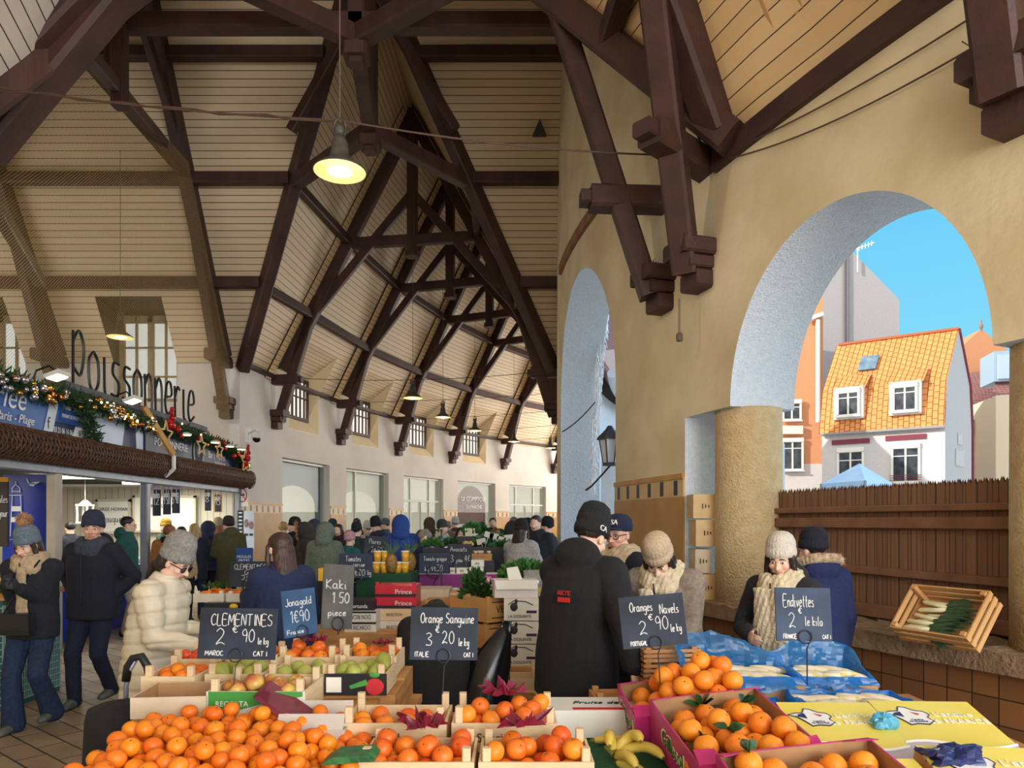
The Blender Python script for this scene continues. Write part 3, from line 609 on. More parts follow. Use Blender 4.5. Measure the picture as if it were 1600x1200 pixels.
# purlins along both slopes of the far hall
def ring_purlin(s, z, label):
    b = MB(); R_ = (RO-(z-ZP)/SL-.16) if s < 0 else (RI+(z-ZP)/SL+.16)
    pts = [(VL+(VA-VL)*((z-ZP)/(ZR-ZP)) if s < 0 else VR+(VA-VR)*((z-ZP)/(ZR-ZP)))+Vector((0, .1, -.1))]+[cyl(R_, a, z) for a in TA]
    for p, q in zip(pts, pts[1:]): b.beam(p, q, .16, .2)
    tag(b.build('purlin', TIMBER), label, 'purlin', 'purlins of the far hall')
ring_purlin(-1, 6.72, 'lower dark purlin running along the left slope of the far hall'); ring_purlin(-1, 8.45, 'upper dark purlin running along the left slope of the far hall')
ring_purlin(1, 6.72, 'lower purlin of the slope on the courtyard side of the far hall'); ring_purlin(1, 8.45, 'upper purlin of the slope on the courtyard side of the far hall')
b = MB()
for p, q in zip([deg_at_y(RO, Y1)]+TA, TA+[TA[6]-9]): b.beam(cyl(RO-.05, p, ZP+.02), cyl(RO-.05, q, ZP+.02), .14, .1)
struct(b.build('trim_4', TIMBER), 'thin dark wall plate on the cream curved wall', 'wall plate')
# crossing: level purlins on the front slope, rafters, valleys
for z, lb in ((6.72, 'lowest'), (8.4, 'middle'), (10.15, 'highest')):
    zz = z; tt = (zz-ZP)/(ZR-ZP); xl = VL.x+(VA.x-VL.x)*tt; xr = VR.x+(VA.x-VR.x)*tt; d = Vector((0, -.14, -.08))
    one('purlin', '%s level purlin on the crossing slope above the fish stall' % lb, 'purlin', [(fp(XL, z)+d, fp(xl, z)+d, .2, .22)], group='level purlins of the crossing')
    one('purlin', '%s level purlin on the crossing slope beside the tall plaster wall' % lb, 'purlin', [(fp(xr, z)+d, fp(VR.x+.15, z)+d, .2, .22)], group='level purlins of the crossing')
down = Vector((0, 0, -.16))
def valley(label, foot, apex, w=.24):
    return one('valley_rafter', label, 'valley rafter', [(foot+down, apex+down, w, .3)], group='valley rafters of the crossing')
valley('long dark valley rafter at the left of the hall mouth', VL+Vector((.1, -.1, 0)), VA+Vector((0, 0, .0))); valley('long dark valley rafter at the right of the hall mouth', VR+Vector((-.1, -.15, 0)), VA+Vector((.05, 0, 0)))
valley('thick brown valley rafter crossing the tall plaster wall to the wall top', NR+Vector((-.06, .06, .12)), NA, .3); valley('valley rafter above the viewer towards the fish stall', NL+Vector((0, 0, .1)), NA, .26)
# two hanging struts with corbels on the plaster wall
def hang(label, a, top, mid=None, m=TIMBER_R, blk=True):
    o = thing('wall_strut', label, 'roof strut', cyl(RI, a, 4.2), 0, 'struts hung on the courtyard wall')
    foot = cyl(RI+.2, a, 4.12); b = MB(); b.beam(foot, top, .24, .22); b.build('strut', m, o, world=True)
    b = MB(); corbel(b, RI, a, 4.2, 1, .3); b.build('corbel', m, o, world=True)
    if blk:
        t = (ZP-.02-foot.z)/(top.z-foot.z); c = foot+(top-foot)*t; b = MB(); w0 = cyl(RI-.05, a, ZP-.02); w1 = w0+(Vector((c.x, c.y, w0.z))-w0)*1.55; b.beam(w0, w1, .26, .24); b.beam(w0+(w1-w0)*.9, w1+(w1-w0)*.12, .2, .14)
        b.build('hammer_beam', m, o, world=True)
    # old nest straws on the corbel
    b = MB()
    for k in range(14):
        p = cyl(RI+.12+random.random()*.2, a-.35+random.random()*.5, 4.42); b.tube([p, p+Vector((random.uniform(-.06, .06), random.uniform(-.06, .06), random.uniform(.05, .13)))], .004, 4)
    b.build('straw', mat('dry_straw', RGB(90, 72, 52), None), o, world=True)
    return o
tv = .36; hang('brown timber strut with corbel to the left, over the pier', 195.3, (NR+(NA-NR)*tv)+Vector((0, 0, -.15)))
hang('brown timber strut with corbel to the right, nearest the big arch', 197.25, cyl(RI+1.15, 199.2, 7.3))
hang('brown timber strut with corbel at the top right corner', 205.2, cyl(RI+1.15, 205.6, 7.3))
one('principal_rafter', 'wide brown rafter rising from the wall top beside the big arch', 'rafter', [(cyl(RI+.1, 198.3, ZP+.12), cyl(RR, 199.6, ZR-.1), .3, .34)], TIMBER_R)
one('wall_batten', 'short brown beam joining the valley rafter and the wide rafter', 'beam', [(NR+(NA-NR)*.25+Vector((0, 0, -.2)), cyl(RI+.95, 198.7, 6.9), .2, .2)], TIMBER_R)
# front rafters of the crossing at the left, with struts
for x, lb in ((-6.28, 'next to the left valley'), (-9.9, 'behind the net at the left edge')):
    o = thing('crossing_rafter', 'dark rafter with strut on the level boarded slope, '+lb, 'rafter', (x, Y1, 0), 0, 'rafters of the crossing')
    b = MB(); b.beam((x, Y1-.2, ZP+.1), (x, Y1-(ZT-ZP)/1.732-.1, ZT-.2), .26, .3); b.build('rafter', TIMBER, o, world=True)
    b = MB(); b.beam((x, Y1-.15, ZP-1.05), (x, Y1-1.5, 7.3), .2, .24); b.build('strut', TIMBER, o, world=True)
    b = MB(); b.beam((x, Y1, ZP), (x, Y1-.95, ZP), .24, .24); b.build('hammer_beam', TIMBER, o, world=True)
    b = MB()
    for d_, z0, z1, ww in ((.34, .06, .22, .36), (.26, -.06, .06, .3), (.18, -.24, -.06, .26)): b.beam((x, Y1, ZP-1+(z0+z1)/2), (x, Y1-d_, ZP-1+(z0+z1)/2), ww, z1-z0)
    b.build('corbel', TIMBER, o, world=True)
    b = MB(); b.beam((x, Y1-1.95, 8.4), (x, 7.0, 8.75), .2, .24); b.build('collar', TIMBER, o, world=True)
    b = MB(); b.beam((x, 11.2, 8.5), (x, 11.2, 12.6), .22, .22, (0, 1, 0)); b.build('post', TIMBER, o, world=True)
    b = MB(); b.beam((x, 13.55, 8.7), (x, 11.2, 11.0), .13, .18); b.build('brace', TIMBER, o, world=True)
# pendants and level tie beams at the middle of the crossing
PN, PS = Vector((-2.4, 12.0, 8.3)), Vector((-2.12, 9.7, 8.3))
def pendant(label, p, top):
    o = thing('pendant_post', label, 'post', p, 0, 'hanging posts of the crossing')
    b = MB(); b.beam(p+Vector((0, 0, -.15)), Vector((p.x, p.y, top)), .24, .24, (0, 1, 0)); b.build('post', TIMBER, o, world=True)
    b = MB(); b.beam(p+Vector((0, 0, -.3)), p+Vector((0, 0, -.12)), .34, .34, (0, 1, 0)); b.beam(p+Vector((0, 0, -.38)), p+Vector((0, 0, -.3)), .2, .2, (0, 1, 0)); b.build('boss', TIMBER, o, world=True)
pendant('hanging post at the hall mouth behind the big lamp', PN, ZT-.8); pendant('hanging post at the middle of the crossing under the level tie beam', PS, ZT-.3)
pl, pr = VL+(VA-VL)*.5, VR+(VA-VR)*.5
nl, nr = NL+(NA-NL)*.5, NR+(NA-NR)*.5
for lb, p, q, w_ in (('from the left valley rafter to the rear hanging post', pl+down, PN, .24), ('from the right valley rafter to the rear hanging post', pr+down, PN, .24), ('from above the fish stall to the middle hanging post', nl+down, PS, .26), ('from above the big arch to the middle hanging post', nr+down, PS, .26), ('joining both hanging posts', PN, PS, .22)):
    one('tie_beam', 'dark tie beam '+lb, 'beam', [(p, q, w_, .26)], group='tie beams of the crossing')
one('tie_beam', 'long level tie beam across the whole crossing near the top', 'beam', [((-9.8, 9.7, 8.5), (1.1, 9.7, 8.5), .24, .22)], group='tie beams of the crossing')
for lb, p, q in (('left', (-3.9, 12.55, 8.6), (-2.45, 12.0, 10.6)), ('right', (-1.0, 12.5, 8.6), (-2.3, 12.0, 10.6))): one('brace', 'short brace rising to the rear hanging post from the %s' % lb, 'brace', [(Vector(p), Vector(q), .15, .18)], group='braces at the hanging posts')
# heavy timbers at the top left corner
o = thing('corner_truss', 'heavy dark timbers crossing at the top left corner', 'roof truss', (-5.0, 7.6, 8))
for nm, p, q, ww, hh in (('rafter', at(190, 7.2, v=-30), at(-30, 7.2, v=235), .36, .36), ('upper_rafter', at(150, 7.0, v=-75), at(-70, 7.0, v=150), .3, .62), ('tie', at(-60, 7.3, v=120), at(118, 7.3, v=38), .3, .55), ('strut', at(40, 7.0, v=-40), at(105, 7.3, v=52), .22, .22), ('post', at(187, 9.6, v=-40), at(187, 9.6, v=168), .18, .18), ('brace', at(100, 7.6, v=40), at(262, 13.0, v=232), .16, .18), ('lower_strut', at(-20, 9, v=300), at(62, 12.5, v=440), .18, .2)):
    b = MB(); b.beam(p, q, ww, hh); b.build(nm, TIMBER, o, world=True)
# vents in the boards
for u, v, y, lb in ((843, 198, 13.3, 'in the level boards beside the plaster wall'),):
    p = at(u, y, v=v); z = p.z; c = fp(p.x, z); b = MB(); b.prism([c+Vector((-.13, -.02, -.12)), c+Vector((.13, -.02, -.12)), c+Vector((0, -.14, .12))], (0, -.16, -.05))
    tag(b.build('roof_vent', BLACK), 'small dark triangular vent '+lb, 'vent')
# small skylight at the top right
p = NR+Vector((0, 0, 0)); b = MB(); c = at(1228, 5.6, v=-14)
sk = thing('roof_hatch', 'small glazed hatch in the warm boards at the top edge', 'hatch', c); nrm = Vector((-.86, -.2, -.47)).normalized()
tx = (cyl(RI, 200, 0)-cyl(RI, 203, 0)).normalized(); ty = nrm.cross(tx); c = c+nrm*.06
b = MB()
for k in (-1, 1):
    b.beam(c+tx*.15*k-ty*.24, c+tx*.15*k+ty*.24, .05, .06, nrm); b.beam(c-tx*.18+ty*.22*k, c+tx*.18+ty*.22*k, .05, .06, nrm)
b.build('hatch_frame', mat('hatch_wood', RGB(206, 160, 110), None), sk, world=True)
b = MB(); b.quad(c-tx*.14-ty*.2, c+tx*.14-ty*.2, c+tx*.14+ty*.2, c-tx*.14+ty*.2); b.build('pane', mat('hatch_pane', RGB(150, 165, 185), None, rough=.15), sk, world=True)
# tan net hung under the rafter, over the fish stall
XN = -6.12; nb = MB(); pts = []
yb = lambda z: Y1-(z-ZP)/1.732-.35 if z > ZP else Y1-.3
zz = frange(3.35, 8.5, 14)
for z0, z1 in zip(zz, zz[1:]):
    nb.quad((XN, 4.6, z0), (XN, yb(z0), z0), (XN, yb(z1), z1), (XN, 4.6, z1), 0, [(4.6, z0), (yb(z0), z0), (yb(z1), z1), (4.6, z1)])
tag(nb.build('bird_net', net_mat('tan_net', RGB(206, 176, 112), .032, .12)), 'fine tan bird net hung above the fish stall', 'net')
# ================================================================ lamps and cables
LAMPM = mat('lamp_enamel_dark', RGB(58, 56, 52), RGB(84, 80, 72), 14, .5); LAMPI = mat('lamp_inner_white', RGB(238, 232, 190), None, emit=(RGB(255, 236, 130), .9)); BULB = mat('lamp_bulb', RGB(255, 240, 200), None, emit=(RGB(255, 232, 160), 9))
def pendant_lamp(label, p, s=1.0, top=9.0, watt=90, cone=1.0):
    o = thing('pendant_lamp', label, 'lamp', p, 0, 'bell shaped lamps hung along the hall')
    b = MB(); b.lathe([(.225*s, 0), (.22*s, .012*s), (.17*s, .05*s), (.10*s, .10*s), (.075*s, .16*s), (.07*s, .24*s), (.05*s, .29*s), (.02*s, .31*s)], n=28); b.build('lamp_shade', LAMPM, o, True)
    b = MB(); b.lathe([(.222*s, -.004), (.17*s, .03*s), (.09*s, .07*s), (.03*s, .075*s)], n=28); b.build('reflector', LAMPI, o, True)
    b = MB(); b.ell((0, 0, .015*s), (.05*s, .05*s, .05*s)); b.build('bulb', BULB, o, True)
    b = MB(); b.tube([(.09*s*math.cos(t)*.6, 0, .37*s+.09*s*math.sin(t)) for t in frange(0, 2*PI, 12)], .012*s, 6); b.lathe([(.045*s, .3*s), (.05*s, .36*s), (.03*s, .4*s)], n=10); b.build('hanger', LAMPM, o, True)
    b = MB(); b.tube([(0, 0, .42*s), (0, 0, top-p[2])], .006, 5); b.build('cord', mat('lamp_cord', RGB(110, 92, 84), None), o)
    l = bpy.data.lights.new('lamp_light', 'POINT'); l.energy = watt; l.color = (1, .9, .78); l.shadow_soft_size = .12
    lo = bpy.data.objects.new('lamp_light', l); col.objects.link(lo); lo.parent = o; lo.location = (0, 0, -.08)
    return o
pendant_lamp('large lit bell lamp hanging nearest, before the dark roof timbers', at(531, 6.15, v=268), 1.0, 9.6, 60)
for i, (u, v, d) in enumerate(((645, 622, 17.2), (692, 652, 20), (742, 673, 23.4), (803, 690, 26.7), (860, 700, 29.2))):
    pendant_lamp('small lit bell lamp in the far hall, %s from the near end of the row' % ['first', 'second', 'third', 'fourth', 'fifth'][i], at(u, d, v=v), 1.0 if i else 1.05, 8.3, 60)
pendant_lamp('lit bell lamp behind the net before the tall window', at(188, 13.6, v=527), 1.05, 8.8, 60)
CAB = mat('brown_cable', RGB(84, 60, 50), None)
def sag(p, q, s, n=16): p, q = Vector(p), Vector(q); return [p.lerp(q, i/n)-Vector((0, 0, s*4*(i/n)*(1-i/n))) for i in range(n+1)]
def cable(label, pts, r=.008): b = MB(); b.tube(pts, r, 5); return tag(b.build('cable', CAB), label, 'cable', 'cables strung through the hall')
cable('dark cable strung from the top left across the big lamp', sag(at(-60, 6.4, v=128), at(531, 6.15, v=188), .05)+sag(at(531, 6.15, v=188), cyl(RI+.3, 197, 5.3), .06)[1:], .009)
b = MB(); pts = sag(at(-60, 6.4, v=133), at(531, 6.15, v=191), .02); b.tube([p+Vector((0, .012*math.sin(i*1.3), .014*math.sin(i*2.1))) for i, p in enumerate(pts)], .008, 5); tag(b.build('cable', CAB), 'second dark cable twisted loosely round the one to the big lamp', 'cable', 'cables strung through the hall')
for k, (dz, lb) in enumerate(((-.25, 'highest'), (-.42, 'middle'), (-.45, 'lowest'))):
    cable('black cable hung on the ochre wall above the big arch, %s of three' % lb, [cyl(RI+.03+.01*k, 197.6+(214-197.6)*t, ZP+.05+dz*4*t*(1-t)*(1.6+.5*k)*.6+.25*t-.05*k*(1-t)) for t in frange(0, 1, 30)], .007+.002*(k == 0))
cable('thin cable strung across the far hall under the dormers', sag(cyl(RO-.6, 172, ZP+.02), cyl(RI+.3, 171, 5.3), .12), .008)
for i in range(1, 5): cable('thin cable between the struts of the %s far truss' % nth[i], sag(cyl(RO-.9, TA[i], ZP-.02), cyl(RI+.9, TA[i], ZP-.02), .03), .007)
# cable hanging from the right hand strut with a small round end
p = cyl(RI+.22, 197.0, 3.9); b = MB(); b.tube([p, p-Vector((0, 0, .35))], .011, 6); o = thing('hanging_conduit', 'thin metal rod with a round end hanging under the right strut corbel', 'rod', p); 
b.build('rod', mat('rod_grey', RGB(120, 104, 92), None), o, world=True); b = MB(); b.lathe([(.03, -.42), (.034, -.40), (.034, -.36), (.02, -.34)], p, 12); b.build('end_cap', mat('rod_grey2', RGB(96, 84, 76), None), o, world=True)
# security camera on the cream wall
p = at(401, 14.9, v=686); o = thing('security_camera', 'white dome security camera on a wall arm', 'camera', p)
b = MB(); b.lathe([(.09, .02), (.1, .05), (.095, .1), (.06, .15), (.03, .17)], n=18); b.build('housing', WHITE, o, True)
b = MB(); b.ell((0, 0, .015), (.088, .088, .09)); b.build('dome', mat('dark_dome', RGB(20, 20, 24), None, rough=.1), o, True)
b = MB(); b.tube([(0, 0, .16), (0, .0, .2), (-.3, .35, .16)], .02, 8); b.box((-.34, .4, .12), (.1, .06, .3)); b.build('wall_arm', WHITE, o)
# no smoking sign, box and loudspeaker on walls
p = Vector((-5.98, 15.45, 2.32)); p = at(379, 15.3, v=776); o = thing('no_smoking_sign', 'round no smoking sign on a white plate by the stall end', 'sign', p)
b = MB(); b.box((0, 0, 0), (.24, .012, .42)); b.build('plate', WHITE, o)
b = MB(); b.tube([(.09*math.cos(t), -.012, .03+.14*math.sin(t)) for t in frange(0, 2*PI, 24)], .011, 6); b.tube([(-.06, -.012, .12), (.06, -.012, -.06)], .01, 6); b.build('red_ring', mat('sign_red', RGB(190, 40, 60), None), o)
b = MB(); b.box((0, -.01, .03), (.1, .006, .025)); b.box((.02, -.01, .05), (.02, .006, .05)); b.build('cigarette', BLACK, o)
a_ = 128.6; p = cyl(RO-.03, a_, 3.3); b = MB(); b.box(p, (.25, .16, .5), Matrix.Rotation(rad(a_), 3, 'Z')); o = tag(b.build('junction_box', mat('box_grey', RGB(176, 170, 162), None)), 'grey electrical box on the far end wall', 'box')
# far end wall of the visible hall
b = MB(); A, B = cyl(RO, TA[6]-9.9, 0), cyl(RI, TA[6]-9.9, 0); b.poly([A, B, Vector((B.x, B.y, ZP)), cyl(RR, TA[6]-9.9, ZR), Vector((A.x, A.y, ZP))]); struct(b.build('wall_end', PLASTER_W), 'cream end wall at the far end of the hall', 'wall')
# ================================================================ outside: the square and its houses
RTILE = boards_mat('orange_roof_tile', RGB(226, 140, 78), RGB(240, 166, 98), .26, 'X', RGB(120, 62, 40), .14, .7, cross=.34); BRICK = mat('orange_brick', RGB(206, 142, 104), RGB(222, 162, 122), 30, .85, .2, 60); WALLW = mat('white_brick_wall', RGB(206, 204, 208), RGB(216, 214, 218), 12, .85, .2, 30); GREYW = mat('grey_render', RGB(168, 168, 176), RGB(186, 186, 192), 14, .9, .3, 30)
MAROON = mat('maroon_paint', RGB(128, 54, 74), None); GLASSD = mat('dark_house_glass', RGB(46, 54, 66), RGB(80, 88, 98), 3, .08)
MAUVE = boards_mat('mauve_roof_tile', RGB(150, 104, 104), RGB(170, 122, 120), .2, 'Y', RGB(96, 66, 70), .12, .7, cross=.22)
def uvq(b, a, bb, c, d, mi=0): b.quad(a, bb, c, d, mi, [(0, 0), ((bb-a).length, 0), ((bb-a).length, (d-a).length), (0, (d-a).length)])
def house_window(o, p, dx, wd, ht, shutter=True, mull=2, sill=True):
    """window centred at p on a facade running along dx"""
    dx = Vector(dx).normalized(); n = Vector((dx.y, -dx.x, 0)); R = Matrix.Rotation(math.atan2(dx.y, dx.x), 3, 'Z')
    b = MB()
    for k in (-1, 1): b.box(p+dx*k*(wd/2)+n*.04, (.11, .12, ht), R); b.box(p+Vector((0, 0, k*ht/2))+n*.04, (wd+.1, .12, .1), R)
    for k in range(1, mull): b.box(p+dx*(wd*(k/mull-.5))+n*.03, (.09, .08, ht), R)
    b.box(p+n*.03+Vector((0, 0, ht*.26)), (wd, .05, .05), R)
    if shutter: b.box(p+Vector((0, 0, ht/2+.1))+n*.06, (wd+.12, .16, .24), R)
    if sill: b.box(p-Vector((0, 0, ht/2+.08))+n*.08, (wd+.2, .2, .07), R)
    w_ = b.build('window', WHITE, o, world=True); g = MB(); g.box(p+n*.01, (wd, .03, ht), R); g.build('pane', GLASSD, w_, world=True)
FL, FR = Vector((17.45, 40, 0)), Vector((22.25, 36.5, 0)); DV = Vector((3.15, 2.77, 0)); fx = (FR-FL).normalized(); fn = Vector((fx.y, -fx.x, 0)); Z = lambda p, z: Vector((p.x, p.y, z))
ho = thing('house', 'white house with steep orange tile roof and two roof windows seen through the big arch', 'house', FL)
b = MB(); uvq(b, Z(FL, 0), Z(FR, 0), Z(FR, 6.75), Z(FL, 6.75)); b.poly([Z(FR, 0), Z(FR+DV, 0), Z(FR+DV, 6.75), Z(FR+DV*.93, 9.2), Z(FR+DV*.5, 11.9), Z(FR+DV*.07, 9.1), Z(FR, 6.75)])
b.poly([Z(FL, 0), Z(FL+DV, 0), Z(FL+DV, 6.75), Z(FL+DV*.5, 11.9), Z(FL, 6.75)]); b.quad(Z(FL+DV, 0), Z(FR+DV, 0), Z(FR+DV, 6.75), Z(FL+DV, 6.75)); b.build('wall', WALLW, ho, world=True)
b = MB(); e_ = fn*.25
uvq(b, Z(FL+e_-fx*.1, 6.6), Z(FR+e_, 6.6), Z(FR+fn*.08, 7.35), Z(FL+fn*.08-fx*.1, 7.35)); uvq(b, Z(FL+fn*.08-fx*.1, 7.35), Z(FR+fn*.08, 7.35), Z(FR+DV*.07, 9.1), Z(FL+DV*.07-fx*.1, 9.1)); uvq(b, Z(FL+DV*.07-fx*.1, 9.1), Z(FR+DV*.07, 9.1), Z(FR+DV*.5, 11.95), Z(FL+DV*.5-fx*.1, 11.95)); uvq(b, Z(FL+DV*.5, 11.95), Z(FR+DV*.5, 11.95), Z(FR+DV*1.02, 6.7), Z(FL+DV*1.02, 6.7))
b.build('roof', RTILE, ho, world=True)
b = MB(); b.beam(Z(FR+DV*.5, 12.0), Z(FL+DV*.5, 12.0), .2, .14); b.build('ridge_tiles', mat('ridge_tile', RGB(170, 96, 62), None), ho, world=True)
b = MB(); b.beam(Z(FL+e_*1.2, 6.56), Z(FR+e_*1.2, 6.56), .14, .12); b.build('gutter', mat('gutter_grey', RGB(150, 150, 158), None), ho, world=True)
b = MB()
for q0, q1 in ((Z(FR+DV*.5, 11.98), Z(FR+DV*.93, 9.2)), (Z(FR+DV*.93, 9.2), Z(FR+DV*1.02, 6.7)), (Z(FR+DV*1.02, 6.7), Z(FR+DV*1.02, 2))): b.beam(q0+fx*.03, q1+fx*.03, .1, .14)
b.build('verge', MAROON, ho, world=True)
for t, zc in ((.24, 8.15), (.70, 8.15)):
    c = FL+(FR-FL)*t+fn*.12
    d = MB(); n_ = [c+fx*-.78+DV*.03, c+fx*.78+DV*.03]; uvq(d, Z(c-fx*.85+fn*.2, 9.0), Z(c+fx*.85+fn*.2, 9.0), Z(c+fx*.85+DV*.17, 9.85), Z(c-fx*.85+DV*.17, 9.85)); d.build('dormer_roof', RTILE, ho, world=True)
    d = MB(); d.box(Z(c-fn*.2, zc+.05), (1.5, .75, 1.75), Matrix.Rotation(math.atan2(fx.y, fx.x), 3, 'Z')); d.build('dormer_body', mat('dormer_white', RGB(222, 222, 222), None), ho, world=True)
    house_window(ho, Z(c+fn*.2, zc), fx, 1.05, 1.25)
for t, zc, h_ in ((.25, 4.55, 2.0), (.70, 4.7, 1.8)):
    c = FL+(FR-FL)*t; house_window(ho, Z(c+fn*.02, zc), fx, 1.25, h_, sill=t > .5)
    d = MB(); d.box(Z(c+fn*.04, zc+h_/2+.55), (1.9, .1, .26), Matrix.Rotation(math.atan2(fx.y, fx.x), 3, 'Z')); d.build('lintel', MAROON, ho, world=True)
    d = MB(); [d.beam(Z(c+fn*.18-fx*.75, zc-h_/2+.12*k+.1), Z(c+fn*.18+fx*.75, zc-h_/2+.12*k+.1), .03, .03) for k in range(3)]; d.build('railing', MAROON, ho, world=True)
c = FL+(FR-FL)*.33+DV*.27; d = MB(); nn = (DV*.43+Vector((0, 0, 2.85))).normalized(); up_ = nn; rt = fx; nr_ = rt.cross(up_); p = Z(c, 10.48)+nr_*.06
d.prism([p-rt*.45-up_*.5, p+rt*.45-up_*.5, p+rt*.45+up_*.5, p-rt*.45+up_*.5], nr_*.08); d.build('roof_window', mat('roof_window_glass', RGB(86, 112, 140), RGB(120, 150, 176), 3, .1), ho, world=True)
d = MB(); pc = FR+DV*.52+fx*.04
for j, (zz_, s_) in enumerate(((6.1, .6), (5.1, .9))): d.box(Z(pc, zz_), (.03, 1.3 if j else .6, s_), Matrix.Rotation(math.atan2(DV.y, DV.x)-PI/2, 3, 'Z'))
d.build('painted_advert', mat('faded_advert', RGB(206, 204, 210), RGB(232, 230, 230), 9), ho, world=True)
# tall grey gable behind
ho = thing('house', 'tall grey rendered gable building rising behind the orange roof', 'house', (20, 50, 0))
P_ = lambda u, v, d: at(u, d, v=v)
g_ = [P_(1278, 815, 49), P_(1405, 815, 49), P_(1405, 468, 49), P_(1327, 388, 49), P_(1268, 450, 49)]; g_[0].z = g_[1].z = 0; b = MB(); b.prism(g_, (2, 9, 0)); b.build('wall', GREYW, ho, world=True)
b = MB()
for u in (1319, 1325): b.tube([P_(u, 395 if u < 1322 else 388, 48.9), P_(u, 560, 48.9)], .07, 6)
b.build('downpipe', mat('pipe_grey', RGB(118, 118, 126), None), ho, world=True)
b = MB(); b.tube([P_(1340, 425, 48.8), P_(1340, 382, 48.8)], .05, 5); b.tube([P_(1337, 390, 48.8), P_(1366, 379, 48.8)], .04, 5)
for k in range(5): u = 1342+k*5; v = 388-k*1.9; b.tube([P_(u, v-4, 48.8), P_(u, v+4, 48.8)], .03, 4)
b.build('antenna', WHITE, ho, world=True)
# brick house left
ho = thing('house', 'orange brick house with white ground floor left of the grey gable', 'house', (16, 43, 0)); dB = Vector((.85, -.1, 0)).normalized()
A, B = P_(1195, 815, 43.5), P_(1286, 815, 43); A.z = B.z = 0; dd = Vector((0, 4, 0)); b = MB(); b.prism([Z(A, 5.2), Z(B, 5.2), Z(B, 15.4), Z(A, 15.4)], dd); b.build('wall', BRICK, ho, world=True)
b = MB(); b.prism([A, B, Z(B, 5.2), Z(A, 5.2)], dd); b.build('plinth_wall', WALLW, ho, world=True)
b = MB(); b.tube([P_(1278, 500, 42.8), P_(1278, 660, 42.8)], .13, 8); b.beam(P_(1262, 499, 42.8), P_(1285, 491, 42.8), .3, .25); b.build('downpipe', WHITE, ho, world=True)
dx = (B-A).normalized(); house_window(ho, P_(1238, 712, 43.1), dx, 1.15, 1.7); house_window(ho, P_(1237, 643, 43.1), dx, 1.0, 1.0)
b = MB(); q = P_(1234, 672, 43.0); b.box(q, (1.5, .3, .5)); b.build('balcony', WHITE, ho, world=True)
# right hand houses
ho = thing('house', 'brick gable house with mauve tiled roof at the right of the orange roof', 'house', (28, 46, 0))
b = MB(); q = [P_(1478, 815, 47), P_(1590, 815, 47), P_(1590, 560, 47), P_(1533, 514, 47), P_(1478, 565, 47)]; q[0].z = q[1].z = 0; b.prism(q, (1, 7, 0)); b.build('wall', BRICK, ho, world=True)
b = MB(); uvq(b, P_(1490, 652, 45), P_(1566, 655, 45), P_(1590, 570, 46.6), P_(1506, 585, 46.6)); b.build('roof', MAUVE, ho, world=True)
b = MB(); uvq(b, P_(1498, 715, 44.4), P_(1550, 712, 44.4), P_(1556, 652, 45), P_(1494, 652, 45)); b.build('hung_tiles', MAUVE, ho, world=True)
b = MB(); b.prism([Z(P_(1494, 815, 44.8), 0), Z(P_(1552, 815, 44.8), 0), P_(1552, 715, 44.8), P_(1494, 715, 44.8)], (1, 2, 0)); b.build('lower_wall', WALLW, ho, world=True)
house_window(ho, P_(1523, 672, 44.2), (1, 0, 0), 1.0, 1.3); house_window(ho, P_(1523, 732, 44.4), (1, 0, 0), 1.3, 1.6)
b = MB(); b.tube([P_(1533, 516, 47), P_(1533, 500, 47)], .05, 6); b.ell(P_(1533, 510, 47), (.12, .12, .2)); b.build('finial', mat('finial', RGB(150, 120, 100), None), ho, world=True)
ho = thing('house', 'cream building with pale blue dormer box at the right edge of the arch', 'house', (29, 40, 0))
b = MB(); q = [P_(1556, 815, 41), P_(1680, 815, 39), P_(1680, 608, 39), P_(1556, 618, 41)]; q[0].z = q[1].z = 0; b.prism(q, (1, 4, 0)); b.build('wall', mat('cream_house', RGB(232, 222, 200), None, rough=.9), ho, world=True)
b = MB(); b.prism([P_(1553, 596, 42), P_(1640, 592, 42), P_(1640, 545, 42), P_(1553, 549, 42)], (.5, 2, 0)); b.build('dormer_body', mat('pale_blue_board', RGB(166, 196, 226), None), ho, world=True)
b = MB(); b.prism([P_(1559, 592, 41.9), P_(1634, 588, 41.9), P_(1634, 551, 41.9), P_(1559, 554, 41.9)], (0, .06, 0)); b.build('dormer_panel', mat('pale_blue_panel', RGB(192, 214, 238), None), ho, world=True)
b = MB(); uvq(b, P_(1548, 622, 41.5), P_(1690, 612, 39), P_(1690, 570, 43), P_(1560, 580, 43)); b.build('roof', MAUVE, ho, world=True)
b = MB(); b.tube([P_(1594, 745, 38.9), P_(1594, 560, 39.4)], .07, 6); b.build('downpipe', WHITE, ho, world=True)
# market tent in the courtyard
tp = at(1343, 20, v=724); ho = thing('market_tent', 'pale blue pyramid market tent behind the plank fence', 'tent', (tp.x, tp.y, 0))
q = [at(1283, 19.2, v=757), at(1352, 17.6, v=758), at(1402, 20.6, v=752), at(1330, 22.4, v=752)]; zb = 2.72
for p in q: p.z = zb
b = MB()
for i in range(4): b.poly([q[i], q[(i+1) % 4], tp])
for i in range(4): b.quad(q[i], q[(i+1) % 4], Z(q[(i+1) % 4], zb-.25), Z(q[i], zb-.25))
b.build('canopy', mat('tent_cloth', RGB(168, 204, 238), RGB(182, 214, 244), 3, .7), ho, world=True)
for p in q: b = MB(); b.beam(Z(p, 0), Z(p, zb), .05, .05); b.build('leg', GREYMETAL, ho, world=True)
